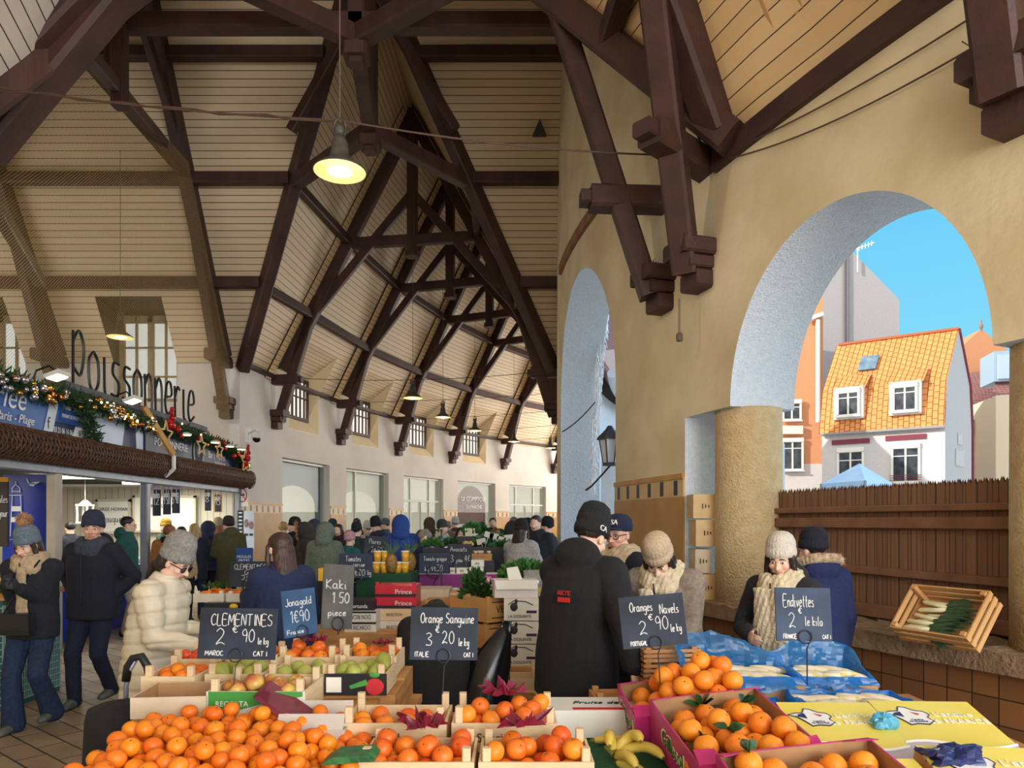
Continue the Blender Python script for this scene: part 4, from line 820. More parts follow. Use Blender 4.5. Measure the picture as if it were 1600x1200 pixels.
# courtyard elevation of the same hall, seen through the tall arch: mauve tiles, gutter, downpipes
b = MB()
for p, q in zip(frange(132, 172, 12), frange(132, 172, 12)[1:]):
    A, B, C_, D = cyl(20.9, p, 5.15), cyl(20.9, q, 5.15), cyl(RR, q, ZR+.25), cyl(RR, p, ZR+.25); u0, u1 = rad(p)*21, rad(q)*21
    b.quad(A, B, C_, D, 0, [(u0, 0), (u1, 0), (u1, 8.2), (u0, 8.2)])
struct(b.build('roof', MAUVE, fix=False), 'mauve tiled courtyard slope of the hall roof seen through the tall arch', 'roof')
b = MB(); b.tube([cyl(20.8, a, 5.12) for a in frange(132, 172, 24)], .11, 8); o = tag(b.build('gutter', mat('pale_gutter', RGB(206, 204, 210), None)), 'curved pale roof gutter seen through the tall narrow arch', 'gutter')
for i, a in enumerate((156.6, 153.6)):
    b = MB(); b.tube([cyl(21.15, a, 0), cyl(21.15, a, 5.1)], .09, 8); tag(b.build('downpipe', WHITE), 'white downpipe on the courtyard wall, %s of the two seen through the tall arch' % ('nearer', 'farther')[i], 'downpipe')
b = MB(); b.prism([cyl(20.9, 155.2, 5.4), cyl(20.9, 152.6, 5.4), cyl(20.9, 153.9, 7.3)], cyl(23, 154, 0)-cyl(20.9, 154, 0)); tag(b.build('roof_dormer', WALLW), 'small white gabled dormer on the mauve tiles', 'dormer')
# icicle tinsel hung in the tall arch
b = MB(); rr = random.Random(3)
for k in range(420):
    t = rr.random(); u = 944-22*t**.6+rr.uniform(-4, 10)*(1-.2*t); v = 495+270*t+rr.uniform(-8, 8); p = at(u, 12.75+rr.uniform(-.1, .1), v=v); b.tube([p, p+Vector((rr.uniform(-.03, .03), rr.uniform(-.03, .03), -rr.uniform(.06, .16)))], .008, 4)
tag(b.build('tinsel_curtain', mat('white_tinsel', RGB(250, 250, 252), None, rough=.3)), 'white icicle tinsel hanging down in the tall narrow arch', 'tinsel', kind='stuff')
p = at(953, 9.6, v=700); o = thing('wall_lantern', 'old glass wall lantern on an iron arm in the tall arch', 'lantern', p)
b = MB(); b.lathe([(.09, -.21), (.14, .11)], n=6, mi=0); b.build('glass', mat('lantern_glass', RGB(206, 214, 224), None, rough=.15), o)
b = MB(); b.lathe([(.18, .11), (.17, .14), (.06, .25), (.03, .3)], n=6); b.lathe([(.1, -.24), (.1, -.2)], n=6)
for k in range(6): t = k*PI/3; b.tube([(.09*math.cos(t), .09*math.sin(t), -.21), (.142*math.cos(t), .142*math.sin(t), .11)], .01, 5)
b.build('frame', mat('lantern_iron', RGB(62, 62, 72), None, rough=.5), o)
b = MB(); b.tube([(0, 0, -.24), (-.08, .1, -.34), (-.22, .2, -.5), (-.3, .25, -.56)], .014, 6); b.build('bracket', BLACK, o)
cable('thin black cable across the white reveal of the tall arch', sag(cyl(RI-.02, 181.2, 3.35), at(930, 12.6, v=628), .05), .012)
# plank fence behind the low wall
FENCE = boards_mat('fence_planks', RGB(122, 88, 66), RGB(146, 108, 82), .1, 'X', RGB(84, 58, 46), .06, .8)
o = thing('plank_fence', 'tall brown plank fence with zigzag top behind the tiled ledge', 'fence', cyl(21.55, 201.3, .93))
def fr(a, z, off=0): return cyl(21.52-off, a, z)
b = MB(); aa = frange(198.3, 224, 260); pw = rad(.0985)*21.5
for i, (p, q) in enumerate(zip(aa, aa[1:])):
    m_ = (p+q)/2; off = .004*(i % 2); zt = 2.0+.006*math.sin(i*2.3)
    A, B = fr(p, .93, -off), fr(q, .93, -off); u0 = i*pw; b.poly([A, B, fr(q, zt-.045, -off), fr(m_, zt, -off), fr(p, zt-.045, -off)], 0, [(u0, .93), (u0+pw, .93), (u0+pw, zt), (u0+pw/2, zt), (u0, zt)]); b.poly([fr(p, .93, .02), fr(q, .93, .02), fr(q, zt-.045, .02), fr(m_, zt, .02), fr(p, zt-.045, .02)], 0)
b.build('planks', FENCE, o, world=True)
RAIL = mat('fence_rail', RGB(118, 82, 60), RGB(140, 100, 74), 5, .8, .2, 20)
for z0, z1, hh in ((1.80, 1.80, .05), (1.69, 1.69, .085), (1.33, 1.28, .06), (1.0, 1.0, .1)):
    b = MB()
    for p, q in zip(frange(198.3, 224, 30), frange(198.3, 224, 30)[1:]):
        zp, zq = z0+(z1-z0)*(p-198.3)/10, z0+(z1-z0)*(q-198.3)/10; b.beam(fr(p, zp, -.04), fr(q, zq, -.04), .05, hh)
    b.build('rail', RAIL, o, world=True)
# ================================================================ the fish stall along the left side
XS = -5.9; BLUE = mat('stall_blue', RGB(52, 98, 168), RGB(66, 112, 182), 2, .5); NAVY = mat('stall_navy', RGB(34, 44, 84), RGB(42, 52, 96), 2, .5); ROYAL = mat('royal_blue_panel', RGB(22, 44, 150), RGB(28, 54, 166), 2, .4)
TXR = (PI/2, 0, PI/2)                                   # lettering on a face that looks towards +x
o = thing('shop_frontage', 'grey metal posts and header of the fish stall front', 'stall front', (XS, 10, 0))
b = MB(); b.beam((XS, 4.6, 2.375), (XS, 15.35, 2.375), .16, .13); b.build('header', GREYMETAL, o, world=True)
for y, m_, w_ in ((9.16, mat('beige_post', RGB(176, 164, 148), RGB(192, 180, 164), 6, .7), .14), (11.43, GREYMETAL, .12), (15.3, GREYMETAL, .12), (5.0, GREYMETAL, .12)):
    b = MB(); b.beam((XS, y, 0), (XS, y, 2.32), w_, w_, (0, 1, 0)); b.build('post', m_, o, world=True)
# woven rolls above the header
WICK = mat('dark_wicker', RGB(44, 32, 30), RGB(92, 62, 46), 26, .7, .5, 60)
def wicker(label, y0, y1, grp='woven rolls over the stall front'):
    nA, nL = 40, int((y1-y0)/.035); v = []; f = []
    for i in range(nL+1):
        y = y0+(y1-y0)*i/nL
        for k in range(nA):
            t = 2*PI*k/nA; r = .165+.03*math.sin(k*PI/4+i*PI/4)*math.cos(i*PI/4-k*PI/4)+.006*math.sin(i*1.7+k*2.3)
            v.append((XS+.13+r*math.cos(t), y, 2.615+r*math.sin(t)))
    for i in range(nL):
        for k in range(nA): f.append((i*nA+k, i*nA+(k+1) % nA, (i+1)*nA+(k+1) % nA, (i+1)*nA+k))
    f += [tuple(range(nA)), tuple(range(nL*nA, (nL+1)*nA))]
    b = MB(); b.add(v, f); o = thing('woven_roll', label, 'woven roll', (XS, (y0+y1)/2, 2.6), 0, grp); b.build('weave', WICK, o, world=True)
    b = MB(); rr = random.Random(int(y0*10))
    for i in range(int((y1-y0)/.075)):
        y = y0+.13+i*.074
        for s in (-1, 1): b.tube([(XS+.13+.2*math.cos(t), y+s*.09*(t+.1), 2.615+.2*math.sin(t)) for t in frange(-1.5, 1.4, 6)], .009, 4)
    w_ = b.build('canes', mat('cane', RGB(60, 42, 36), RGB(110, 74, 50), 20, .6), o, world=True); w_['kind'] = 'stuff'
wicker('long woven brown roll over the stall header, nearer the viewer', 4.6, 11.62); wicker('woven brown roll over the stall header, by the white bracket and far end', 11.75, 15.45)
b = MB(); b.beam((XS+.16, 11.68, 2.95), (XS+.34, 11.68, 2.78), .03, .05); b.beam((XS+.34, 11.68, 2.78), (XS+.34, 11.68, 2.56), .05, .05); b.beam((XS+.34, 11.68, 2.56), (XS+.2, 11.68, 2.44), .05, .05); tag(b.build('roll_bracket', WHITE), 'white bracket between the two woven rolls', 'bracket')
b = MB(); b.beam((XS+.12, 11.15, 3.5), (XS+.34, 11.66, 2.8), .07, .09); tag(b.build('wooden_strut', mat('honey_wood', RGB(186, 138, 76), RGB(206, 158, 92), 6, .6)), 'honey coloured wooden strut leaning over the sign boards', 'strut')
# sign boards
o = thing('sign_board', 'long blue fish stall sign with white script and telephone numbers', 'sign', (XS-.02, 8, 3.1))
b = MB(); b.box((XS-.03, 7.9, 3.12), (.05, 6.95, .64)); b.build('board', BLUE, o, world=True)
f_ = XS+.0
b = MB(); b.prism([(f_, 8.93, 2.8), (f_, 9.10, 2.8), (f_, 9.30, 3.44), (f_, 9.13, 3.44)], (.006, 0, 0)); b.build('white_stripe', mat('sign_white', RGB(222, 226, 234), None), o, world=True)
b = MB(); b.prism([(f_, 9.12, 2.8), (f_, 9.50, 2.8), (f_, 9.60, 3.0), (f_, 9.2, 3.0)], (.005, 0, 0)); b.build('dark_field', NAVY, o, world=True)
b = MB(); b.prism([(f_, 9.5, 2.8), (f_, 10.15, 2.8), (f_, 10.15, 2.98), (f_, 9.6, 2.98)], (.007, 0, 0)); b.build('white_field', WHITE, o, world=True)
b = MB(); b.prism([(f_, 10.15, 2.8), (f_, 11.35, 2.8), (f_, 11.35, 3.44), (f_, 9.95, 3.44), (f_, 9.95, 3.0)], (.004, 0, 0)); b.build('pale_field', mat('sign_pale_blue', RGB(188, 204, 230), RGB(210, 218, 234), 1.2, .5), o, world=True)
b = MB(); b.prism([(f_, 10.75, 2.84), (f_, 11.15, 2.84), (f_, 11.12, 3.2), (f_, 10.85, 3.3)], (.007, 0, 0)); b.build('dark_print', NAVY, o, world=True)
b = MB(); b.prism([(f_, 9.25, 3.02), (f_, 9.95, 3.02), (f_, 10.02, 3.14), (f_, 9.95, 3.28), (f_, 9.3, 3.28)], (.004, 0, 0)); b.build('blue_field', mat('stall_mid_blue', RGB(44, 84, 150), None), o, world=True)
for s, y, z, h, m_, k in (('Criée', 8.22, 3.16, .40, WHITE, .85), ('Le Touquet - Paris - Plage', 8.05, 2.93, .15, WHITE, .9), ('f', 9.03, 2.95, .22, NAVY, 1), ('03 21 06 16 06', 9.33, 2.885, .105, WHITE, .62), ('06 27 39 92 13', 9.85, 2.89, .105, NAVY, .62), ('OUVERT TOUS LES JOURS', 9.58, 3.2, .07, WHITE, .6), ('PENDANT LES VACANCES SCOLAIRES', 9.6, 3.09, .07, WHITE, .5)):
    text_mesh('lettering', s, h, m_, o, (f_+.009, y, z), TXR, .001, sx=k, shear=.3 if 'ri' in s else 0, world=True)
o = thing('sign_board', 'navy fish stall sign with an oval emblem and white capitals', 'sign', (XS-.02, 13.4, 3.0))
b = MB(); b.box((XS-.03, 13.4, 3.02), (.05, 3.9, .46)); b.build('board', NAVY, o, world=True)
for s, y, z, h, k in (('POISSONNERIE', 12.32, 3.02, .19, .95), ('Bar à Huîtres', 14.2, 3.0, .19, .8), ('Tél. 03 21 06 16 06', 14.35, 2.86, .08, .8)): text_mesh('lettering', s, h, WHITE, o, (f_+.003, y, z), TXR, .001, sx=k, world=True)
b = MB(); b.add([(f_+.01, 13.35+.2*math.cos(t), 3.0+.29*math.sin(t)) for t in frange(0, 2*PI, 32)[:-1]], [tuple(range(32))]); b.build('emblem_field', mat('emblem_dark', RGB(40, 48, 62), None), o, world=True)
b = MB(); b.tube([(f_+.012, 13.35+.2*math.cos(t), 3.0+.29*math.sin(t)) for t in frange(0, 2*PI, 32)], .012, 6); b.build('emblem_ring', mat('emblem_ring', RGB(210, 200, 170), None), o, world=True)
b = MB(); b.ell((f_+.012, 13.35, 3.06), (.006, .09, .16)); b.build('emblem_figure', mat('emblem_teal', RGB(110, 150, 160), RGB(60, 90, 110), 14), o, world=True)
# script sign of bent rod letters on a beam
o = thing('script_sign', 'large script letters of bent dark rod standing on a beam', 'sign', (XS, 11.4, 3.5))
b = MB(); b.beam((XS+.02, 9.3, 3.5), (XS+.02, 13.6, 3.46), .1, .1); b.beam((XS+.02, 9.35, 3.4), (XS+.02, 13.4, 3.36), .04, .1); b.build('beam', mat('weathered_beam', RGB(82, 84, 90), RGB(110, 112, 116), 12, .7), o, world=True)
x = 0; h = 1.02; kx = .66
for i, ch in enumerate('poissonnerie'):
    st, wd = hand_strokes(ch, h, .12); b = MB()
    for pts in st:
        if ch == 'i' and len(pts) == 2: continue
        b.tube([(XS+.03, 9.5+x+px*kx, 3.53+.12*(ch == 'p')+py*(1.15 if ch == 'p' else 1)) for px, py in smooth2(pts, 6)], .02, 6)
    b.build('letter', BLACK, o, world=True); x += wd*kx+.02
# floodlights over the boards
for y, lb in ((8.75, 'nearer one, above the blue sign'), (10.5, 'farther one, above the pale part of the sign')):
    o = thing('floodlight', 'flat lit floodlight on a bent arm, '+lb, 'floodlight', (XS+.3, y, 3.5), 0, 'floodlights over the stall signs'); R = Matrix.Rotation(rad(-20), 3, 'Y')
    b = MB(); b.box((0, 0, 0), (.19, .25, .045), R); b.build('housing', WHITE, o); b = MB(); b.box((0, 0, -.03), (.15, .2, .01), R); b.build('lens', mat('flood_lens', RGB(255, 240, 190), None, emit=(RGB(255, 238, 190), 5)), o)
    b = MB(); b.tube([(0, 0, .03), (-.1, 0, .12), (-.26, 0, .06), (-.3, 0, -.05)], .012, 6); b.build('arm', BLACK, o)
# garlands: fir, baubles, stars
FIR = mat('fir_green', RGB(34, 62, 38), RGB(66, 96, 52), 30, .8)
def fir(b, c, r, n, rr, L=.11):
    for k in range(n):
        d = Vector((rr.gauss(0, 1), rr.gauss(0, 1), rr.gauss(0, 1))).normalized(); p = c+Vector((d.x*r[0], d.y*r[1], d.z*r[2]))*rr.random(); e_ = p+(d+Vector((0, rr.uniform(-.6, .6), 0))).normalized()*L; s = d.cross(Vector((rr.random(), rr.random(), rr.random()))).normalized()*.016
        b.add([p-s, p+s, e_+s*.4, e_-s*.4], [(0, 1, 2, 3)])
GOLD = mat('gold_bauble', RGB(206, 158, 84), None, rough=.18, metal=.9); SILV = mat('silver_bauble', RGB(212, 208, 212), None, rough=.15, metal=.9); COPP = mat('copper_bauble', RGB(176, 112, 72), None, rough=.2, metal=.9); REDB = mat('red_bauble', RGB(190, 20, 30), None, rough=.2)
def garland(label, pts, nb, mats, seed, droop=None):
    o = thing('garland', label, 'garland', pts[0], 0, 'christmas garlands on the stall'); rr = random.Random(seed); b = MB(); n = len(pts)-1
    for i in range(n*14):
        t = i/14; k = min(int(t), n-1); p = Vector(pts[k]).lerp(Vector(pts[k+1]), t-k); fir(b, p, (.10, .1, .10), 30, rr)
    if droop:
        for k in range(10): fir(b, Vector(droop)-Vector((0, -.03*k, .055*k)), (.09, .13-.006*k, .07), 34, rr, .1)
    b.build('fir', FIR, o, world=True)['kind'] = 'stuff'
    for i in range(nb):
        t = rr.random()*n; k = min(int(t), n-1); p = Vector(pts[k]).lerp(Vector(pts[k+1]), t-k); r = rr.uniform(.03, .055); b = MB(); b.ell(p+Vector((rr.uniform(.08, .15), rr.uniform(-.03, .03), rr.uniform(-.14, .06))), (r, r, r), n=10, m=7); b.build('bauble', rr.choice(mats), o, True, world=True)
    for i in range(nb//5):
        t = rr.random()*n; k = min(int(t), n-1); p = Vector(pts[k]).lerp(Vector(pts[k+1]), t-k); b = MB(); b.ell(p+Vector((.16, rr.uniform(-.05, .05), rr.uniform(-.1, .1))), (.016, .016, .016), n=6, m=4); b.build('fairy_light', mat('fairy_light', RGB(255, 230, 140), None, emit=(RGB(255, 226, 130), 6)), o, True, world=True)
garland('fir garland with gold and silver baubles along the blue sign', [(XS+.08, 5.0, 3.38), (XS+.08, 7.6, 3.38), (XS+.08, 8.7, 3.30), (XS+.08, 9.6, 3.34), (XS+.08, 10.6, 3.28), (XS+.08, 11.5, 3.26)], 78, [GOLD, SILV, GOLD, SILV, COPP], 5, (XS+.12, 9.6, 3.25))
garland('fir garland with red baubles and white lamps along the navy sign', [(XS+.08, 11.7, 3.3), (XS+.08, 13.0, 3.26), (XS+.08, 14.2, 3.22), (XS+.08, 15.1, 3.12), (XS+.08, 15.35, 2.82)], 22, [REDB, REDB, GOLD], 9)
def star(label, p, r, m_):
    b = MB(); pts = []
    for k in range(10): t = PI/2+k*PI/5; q = r*(1 if k % 2 == 0 else .42); pts.append((p[0], p[1]+q*math.cos(t), p[2]+q*math.sin(t)))
    for i in range(10): b.beam(pts[i], pts[(i+1) % 10], .025, .02, (1, 0, 0))
    tag(b.build('wooden_star', m_), label, 'star', 'wooden stars on the garland')
ST = mat('star_wood', RGB(210, 172, 116), RGB(226, 190, 136), 8, .6)
for y, z, r, lb in ((11.62, 3.12, .24, 'by the honey wooden strut'), (12.95, 3.08, .2, 'left of the oval emblem'), (13.75, 3.08, .18, 'right of the oval emblem'), (15.1, 2.98, .3, 'large, at the far end of the navy sign')): star('wooden star outline hung on the garland, '+lb, (XS+.24, y, z), r, ST)
for y, z in ((11.75, 3.3), (15.15, 3.05)):
    o = thing('red_bauble_cluster', 'cluster of shiny red baubles %s' % ('near the honey wooden strut' if y < 12 else 'on the large end star'), 'baubles', (XS+.26, y, z))
    for k, (dy, dz, r) in enumerate(((0, 0, .07), (.05, .12, .05), (.02, .2, .04), (-.06, .05, .045), (.04, .27, .035))): b = MB(); b.ell((0, dy, dz), (r, r, r)); b.build('bauble', REDB, o, True)
for y, lb in ((12.3, 'first'), (13.5, 'second'), (14.2, 'third'), (14.8, 'fourth')):
    o = thing('spot_lamp', 'small white flat lamp under the garland of the navy sign, %s from the viewer' % lb, 'lamp', (XS+.26, y, 3.2), 0, 'small lamps on the navy sign')
    b = MB(); b.lathe([(.09, 0), (.09, .025), (.03, .05)], n=12); b.build('shade', mat('pale_green_lamp', RGB(210, 232, 214), None), o); b = MB(); b.lathe([(.075, -.008), (.075, 0)], n=12); b.build('lens', mat('flood_lens', RGB(255, 240, 190), None), o)
# inside of the stall
SW = boards_mat('stall_boards', RGB(206, 200, 180), RGB(222, 216, 198), .14, 'X', RGB(150, 142, 122), .08)
b = MB(); b.quad((-10.4, 15.3, 0), (XS-.1, 15.3, 0), (XS-.1, 15.3, 2.45), (-10.4, 15.3, 2.45), 0, [(0, 0), (4.5, 0), (4.5, 2.45), (0, 2.45)]); b.quad((-10.4, 6, 0), (-10.4, 15.3, 0), (-10.4, 15.3, 2.45), (-10.4, 6, 2.45), 0, [(0, 0), (9.3, 0), (9.3, 2.45), (0, 2.45)])
struct(b.build('wall_stall', SW), 'pale boarded walls inside the fish stall', 'wall')
b = MB(); b.box((-8.2, 10.6, 2.55), (4.5, 9.6, .08)); struct(b.build('ceiling_stall', mat('stall_ceiling', RGB(58, 56, 54), None)), 'dark low ceiling of the fish stall', 'ceiling')
for i, (x, y) in enumerate(((-7.6, 12.2), (-7.0, 14.0), (-7.8, 8.0))):
    o = thing('strip_light', 'white strip light under the stall ceiling, %s' % ['above the white lantern', 'above the hanging slates', 'above the royal blue panel'][i], 'lamp', (x, y, 2.46), 0, 'strip lights in the stall'); b = MB(); b.box((0, 0, 0), (1.3, .12, .05)); b.build('tube', mat('strip_tube', RGB(255, 250, 235), None, emit=(RGB(255, 248, 228), 5)), o)
    l = bpy.data.lights.new('strip_glow', 'AREA'); l.size = 1.2; l.energy = 52; l.color = (1, .95, .8); lo = bpy.data.objects.new('strip_glow', l); col.objects.link(lo); lo.parent = o; lo.location = (0, 0, -.06)
o = thing('lighthouse_panel', 'royal blue panel with a white lighthouse and a gull', 'panel', (-6.55, 9.6, 0))
b = MB(); b.box((-6.56, 9.62, 1.17), (.66, .03, 2.34)); b.build('board', ROYAL, o, world=True)
q = lambda u, v: at(u, 9.6, v=v)+Vector((0, -.012, 0))
b = MB()
for (u0, v0, u1, v1) in ((17, 838, 20, 775), (36, 838, 33, 775), (16, 774, 35, 774), (20, 770, 20, 762), (32, 770, 32, 762), (20, 768, 33, 768), (21, 762, 25, 757), (31, 762, 26, 757), (25.5, 757, 25.5, 752)): b.tube([q(u0, v0), q(u1, v1)], .006, 5)
for v0, v1 in ((791, 799), (808, 816)): b.prism([q(18.6, v1), q(34.6, v1), q(34.2, v0), q(19, v0)], (0, -.004, 0))
b.prism([q(15, 844), q(51, 838), q(50, 836), q(30, 839)], (0, -.004, 0)); b.build('lighthouse_print', WHITE, o, world=True)
b = MB(); b.prism([q(42, 746), q(47, 755), q(44, 754)], (0, -.004, 0)); b.prism([q(45, 756), q(57, 757), q(64, 753), q(56, 753), q(50, 754)], (0, -.004, 0)); b.prism([q(46, 755), q(56, 755), q(54, 760), q(48, 759)], (0, -.004, 0)); b.build('gull_print', WHITE, o, world=True)
o = thing('menu_slate', 'brown menu slate with white script at the left edge', 'menu board', at(2, 9.2, v=800)); b = MB(); b.box((-.02, 0, 0), (.22, .02, .9)); b.build('board', mat('menu_brown', RGB(48, 34, 26), None), o); b = MB(); b.box((-.02, -.002, .42), (.24, .03, .06)); b.build('top_rail', mat('menu_gold', RGB(206, 150, 50), None), o)
b = MB(); hand_text(b, 'moules', .1, -.1, .02, lambda x, y: Vector((x, -.014, y+.1)), .004, .2); hand_text(b, 'du jour', .1, -.1, .02, lambda x, y: Vector((x, -.014, y-.08)), .004, .2); b.build('lettering', CHALK, o)
# counters
o = thing('fish_counter', 'long blue fish counter inside the stall', 'counter', (-6.7, 12, 0)); b = MB(); b.box((-6.75, 11.2, .46), (.9, 3.8, .92)); b.build('body', ROYAL, o, world=True); b = MB(); b.box((-6.75, 11.2, .95), (1.0, 3.9, .06)); b.build('top', mat('counter_steel', RGB(186, 190, 196), None, rough=.3, metal=.6), o, world=True)
b = MB(); rr = random.Random(4)
for k in range(260): b.ell((-6.75+rr.uniform(-.42, .42), rr.uniform(9.5, 12.9), .99+rr.uniform(0, .06)), (rr.uniform(.03, .06), rr.uniform(.03, .06), .02), n=6, m=4)
tag(b.build('crushed_ice', mat('ice', RGB(214, 226, 232), None, rough=.2)), 'crushed ice heaped on the fish counter', 'ice', kind='stuff')
o = thing('display_counter', 'stall table with a teal mesh front at the left edge', 'table', (-5.1, 7.4, 0)); b = MB(); b.box((-5.25, 6.75, .5), (1.4, .8, 1.0)); b.build('body', mat('teal_base', RGB(60, 104, 108), None), o, world=True)
b = MB()
for k in range(15): z = .06+k*.062; b.tube([(-4.54, 6.36, z), (-4.54, 7.15, z)], .006, 4); b.tube([(-5.94, 6.33, z), (-4.54, 6.33, z)], .006, 4)
for k in range(28): y = 6.36+k*.0285; b.tube([(-4.54, y, .05), (-4.54, y, .95)], .006, 4); b.tube([(-5.94+k*.052, 6.33, .05), (-5.94+k*.052, 6.33, .95)], .006, 4)
b.build('mesh_front', mat('mesh_pale', RGB(150, 192, 188), None), o, world=True)
b = MB(); b.box((-5.25, 6.75, 1.02), (1.46, .86, .05)); b.build('top', CRATE_D, o, world=True)
for k, (x, y, z, w_, d_, lb) in enumerate(((-4.85, 6.6, 1.045, .5, .36, 'on the near corner of the stall table'), (-5.25, 6.85, 1.06, .5, .36, 'in the middle of the stall table'), (-5.75, 6.75, 1.06, .5, .4, 'at the back of the stall table'))):
    o = thing('shellfish_crate', 'shallow wooden crate of shellfish '+lb, 'crate', (x, y, z+.06), 0, rot=(rad(-16) if k else 0, rad(10), .2))
    b = MB(); b.box((0, 0, .012), (w_, d_, .02)); b.build('bottom', CRATE, o)
    for s in (-1, 1):
        b = MB(); b.box((0, s*d_/2, .06), (w_, .012, .11)); b.build('side', CRATE, o); b = MB(); b.box((s*w_/2, 0, .06), (.012, d_, .11)); b.build('end', CRATE, o)
    b = MB()
    for j in range(60): b.ell((rr.uniform(-.22, .22), rr.uniform(-.16, .16), .05+rr.uniform(0, .05)), (.035, .022, .014), Euler((rr.random(), rr.random(), rr.random()*6)).to_matrix(), n=7, m=5)
    sf = b.build('shellfish', mat('shell_%d' % k, *[(RGB(150, 104, 84), RGB(196, 150, 128)), (RGB(70, 86, 96), RGB(150, 160, 160)), (RGB(110, 76, 58), RGB(160, 120, 90))][k], 20, .4), o, True); sf['kind'] = 'stuff'
b = MB(); fir(b, Vector((-4.8, 6.9, 1.13)), (.2, .2, .05), 160, rr, .12); tag(b.build('seaweed', mat('seaweed', RGB(70, 110, 50), RGB(110, 140, 60), 20)), 'green seaweed spread between the shellfish crates', 'seaweed', kind='stuff')
# white boards and lantern on the back wall
for u0, u1, v0, v1, tx, lb in ((152, 203, 782, 832, ('SOIREE HOMARD', 'Touquet'), 'white framed notice board about a lobster evening'), (210, 305, 776, 830, ('FRUITS DE MER', ''), 'large white poster behind the hanging slates')):
    A, B = at(u0, 15.2, v=v1), at(u1, 15.2, v=v0); o = thing('notice_board', lb, 'notice board', (A+B)/2); wv, hv = B.x-A.x, B.z-A.z
    b = MB(); b.box((0, 0, 0), (wv, .03, hv)); b.build('panel', mat('notice_white', RGB(232, 232, 224), None), o); b = MB()
    for s in (-1, 1): b.box((s*wv/2, -.01, 0), (.05, .05, hv+.05)); b.box((0, -.01, s*hv/2), (wv+.05, .05, .05))
    b.build('frame', mat('notice_frame', RGB(206, 198, 180), None), o)
    text_mesh('lettering', tx[0], .1, SLATE, o, (0, -.02, hv*.22), (PI/2, 0, 0), .002)
    if tx[1]: b = MB(); hand_text(b, tx[1], .16, -.25, -.12, lambda x, y: Vector((x, -.02, y)), .006, .5); b.build('script', SLATE, o)
o = thing('candle_lantern', 'white wooden lantern hung inside the stall', 'lantern', at(133, 13.0, v=803)); b = MB()
for sx in (-1, 1):
    for sy in (-1, 1): b.box((sx*.09, sy*.09, 0), (.025, .025, .32))
b.box((0, 0, -.16), (.22, .22, .03)); b.box((0, 0, .16), (.22, .22, .03)); b.lathe([(.13, .17), (.04, .25), (.01, .26)], n=4); b.tube([(0, 0, .26), (0, 0, .62)], .005, 4); b.build('frame', WHITE, o)
b = MB(); b.lathe([(.04, -.14), (.04, .02)], n=12); b.build('candle', mat('candle', RGB(240, 230, 200), None), o)
def slate_hang(label, u, y, v0, v1, w_, head, txt):
    p = at(u, y, v=(v0+v1)/2); h = (v1-v0)*y/F; o = thing('hanging_slate', label, 'price board', p, 0, 'slates hung in the stall opening')
    b = MB(); b.box((0, 0, -h*.1), (w_, .015, h*.8)); b.build('board', SLATE, o)
    if head: b = MB(); b.box((0, 0, h*.4), (w_, .012, h*.2)); b.build('picture', mat('slate_picture', RGB(150, 146, 160), RGB(190, 170, 176), 20), o)
    else:
        b = MB()
        for s in (-1, 1): b.box((s*w_/2, 0, -h*.1), (.015, .025, h*.82)); b.box((0, 0, -h*.1+s*h*.4), (w_, .025, .015))
        b.build('frame', CRATE_D, o)
    b = MB()
    for k, s in enumerate(txt): hand_text(b, s, .13, -w_*.42, h*(.05-.22*k), lambda x, y_: Vector((x, -.012, y_)), .0045, w_*.85)
    b.build('lettering', CHALK, o); b = MB()
    for s in (-1, 1): b.tube([(s*w_*.4, 0, h*(.5 if head else .3)), (s*w_*.4, 0, 2.34-p.z)], .003, 4)
    b.build('cord', BLACK, o)
slate_hang('hanging slate nearest the grey post, with a small picture on top', 245, 11.85, 755, 806, .13, 1, ('huitres', '12')); slate_hang('second hanging slate from the grey post, with a small picture on top', 261, 12.2, 755, 804, .13, 1, ('bulots', '9 50')); slate_hang('third hanging slate from the grey post, with a small picture on top', 275, 12.55, 755, 802, .13, 1, ('moules', '5 90'))
slate_hang('hanging slate with a picture, left of the framed one', 325, 13.85, 757, 798, .12, 1, ('crabe', '8')); slate_hang('framed hanging slate at the far end of the stall opening', 341, 14.3, 766, 800, .14, 0, ('plat', '15'))
# standing posters by the cream wall past the stall
o = thing('menu_column', 'tall dark menu strip on the cream tiles past the stall', 'menu board', at(376, 15.0, v=825)); b = MB(); b.box((0, 0, 0), (.12, .02, .75)); b.build('board', SLATE, o); b = MB()
for k in range(9): b.box((0, -.012, .32-k*.08), (.07, .004, .03))
b.build('print', CHALK, o)
o = thing('poster', 'white oyster poster on the cream tiles past the stall', 'poster', at(389, 15.0, v=828)); b = MB(); b.box((0, 0, 0), (.22, .01, .8)); b.build('sheet', mat('poster_white', RGB(206, 216, 232), None), o)
b = MB(); b.ell((-.05, -.01, .14), (.05, .005, .09)); b.ell((.05, -.01, .1), (.05, .005, .09)); b.build('picture', mat('oyster_print', RGB(70, 84, 120), RGB(180, 140, 120), 12), o); b = MB(); [b.box((x, -.01, -.1), (.07, .004, .05)) for x in (-.05, .05)]; b.build('print', NAVY, o)
o = thing('blue_bin_sign', 'blue printed price panel on a stand by the clementines', 'sign', at(382, 11.0, v=873)); b = MB(); b.box((0, 0, 0), (.25, .03, .34)); b.build('panel', mat('panel_blue', RGB(36, 78, 150), None), o); b = MB(); b.box((0, 0, -.63), (.06, .06, .98)); b.build('stand', BLACK, o)
text_mesh('lettering', 'MOULES\nFRITES', .06, WHITE, o, (0, -.018, .0), (PI/2, 0, 0), .001)
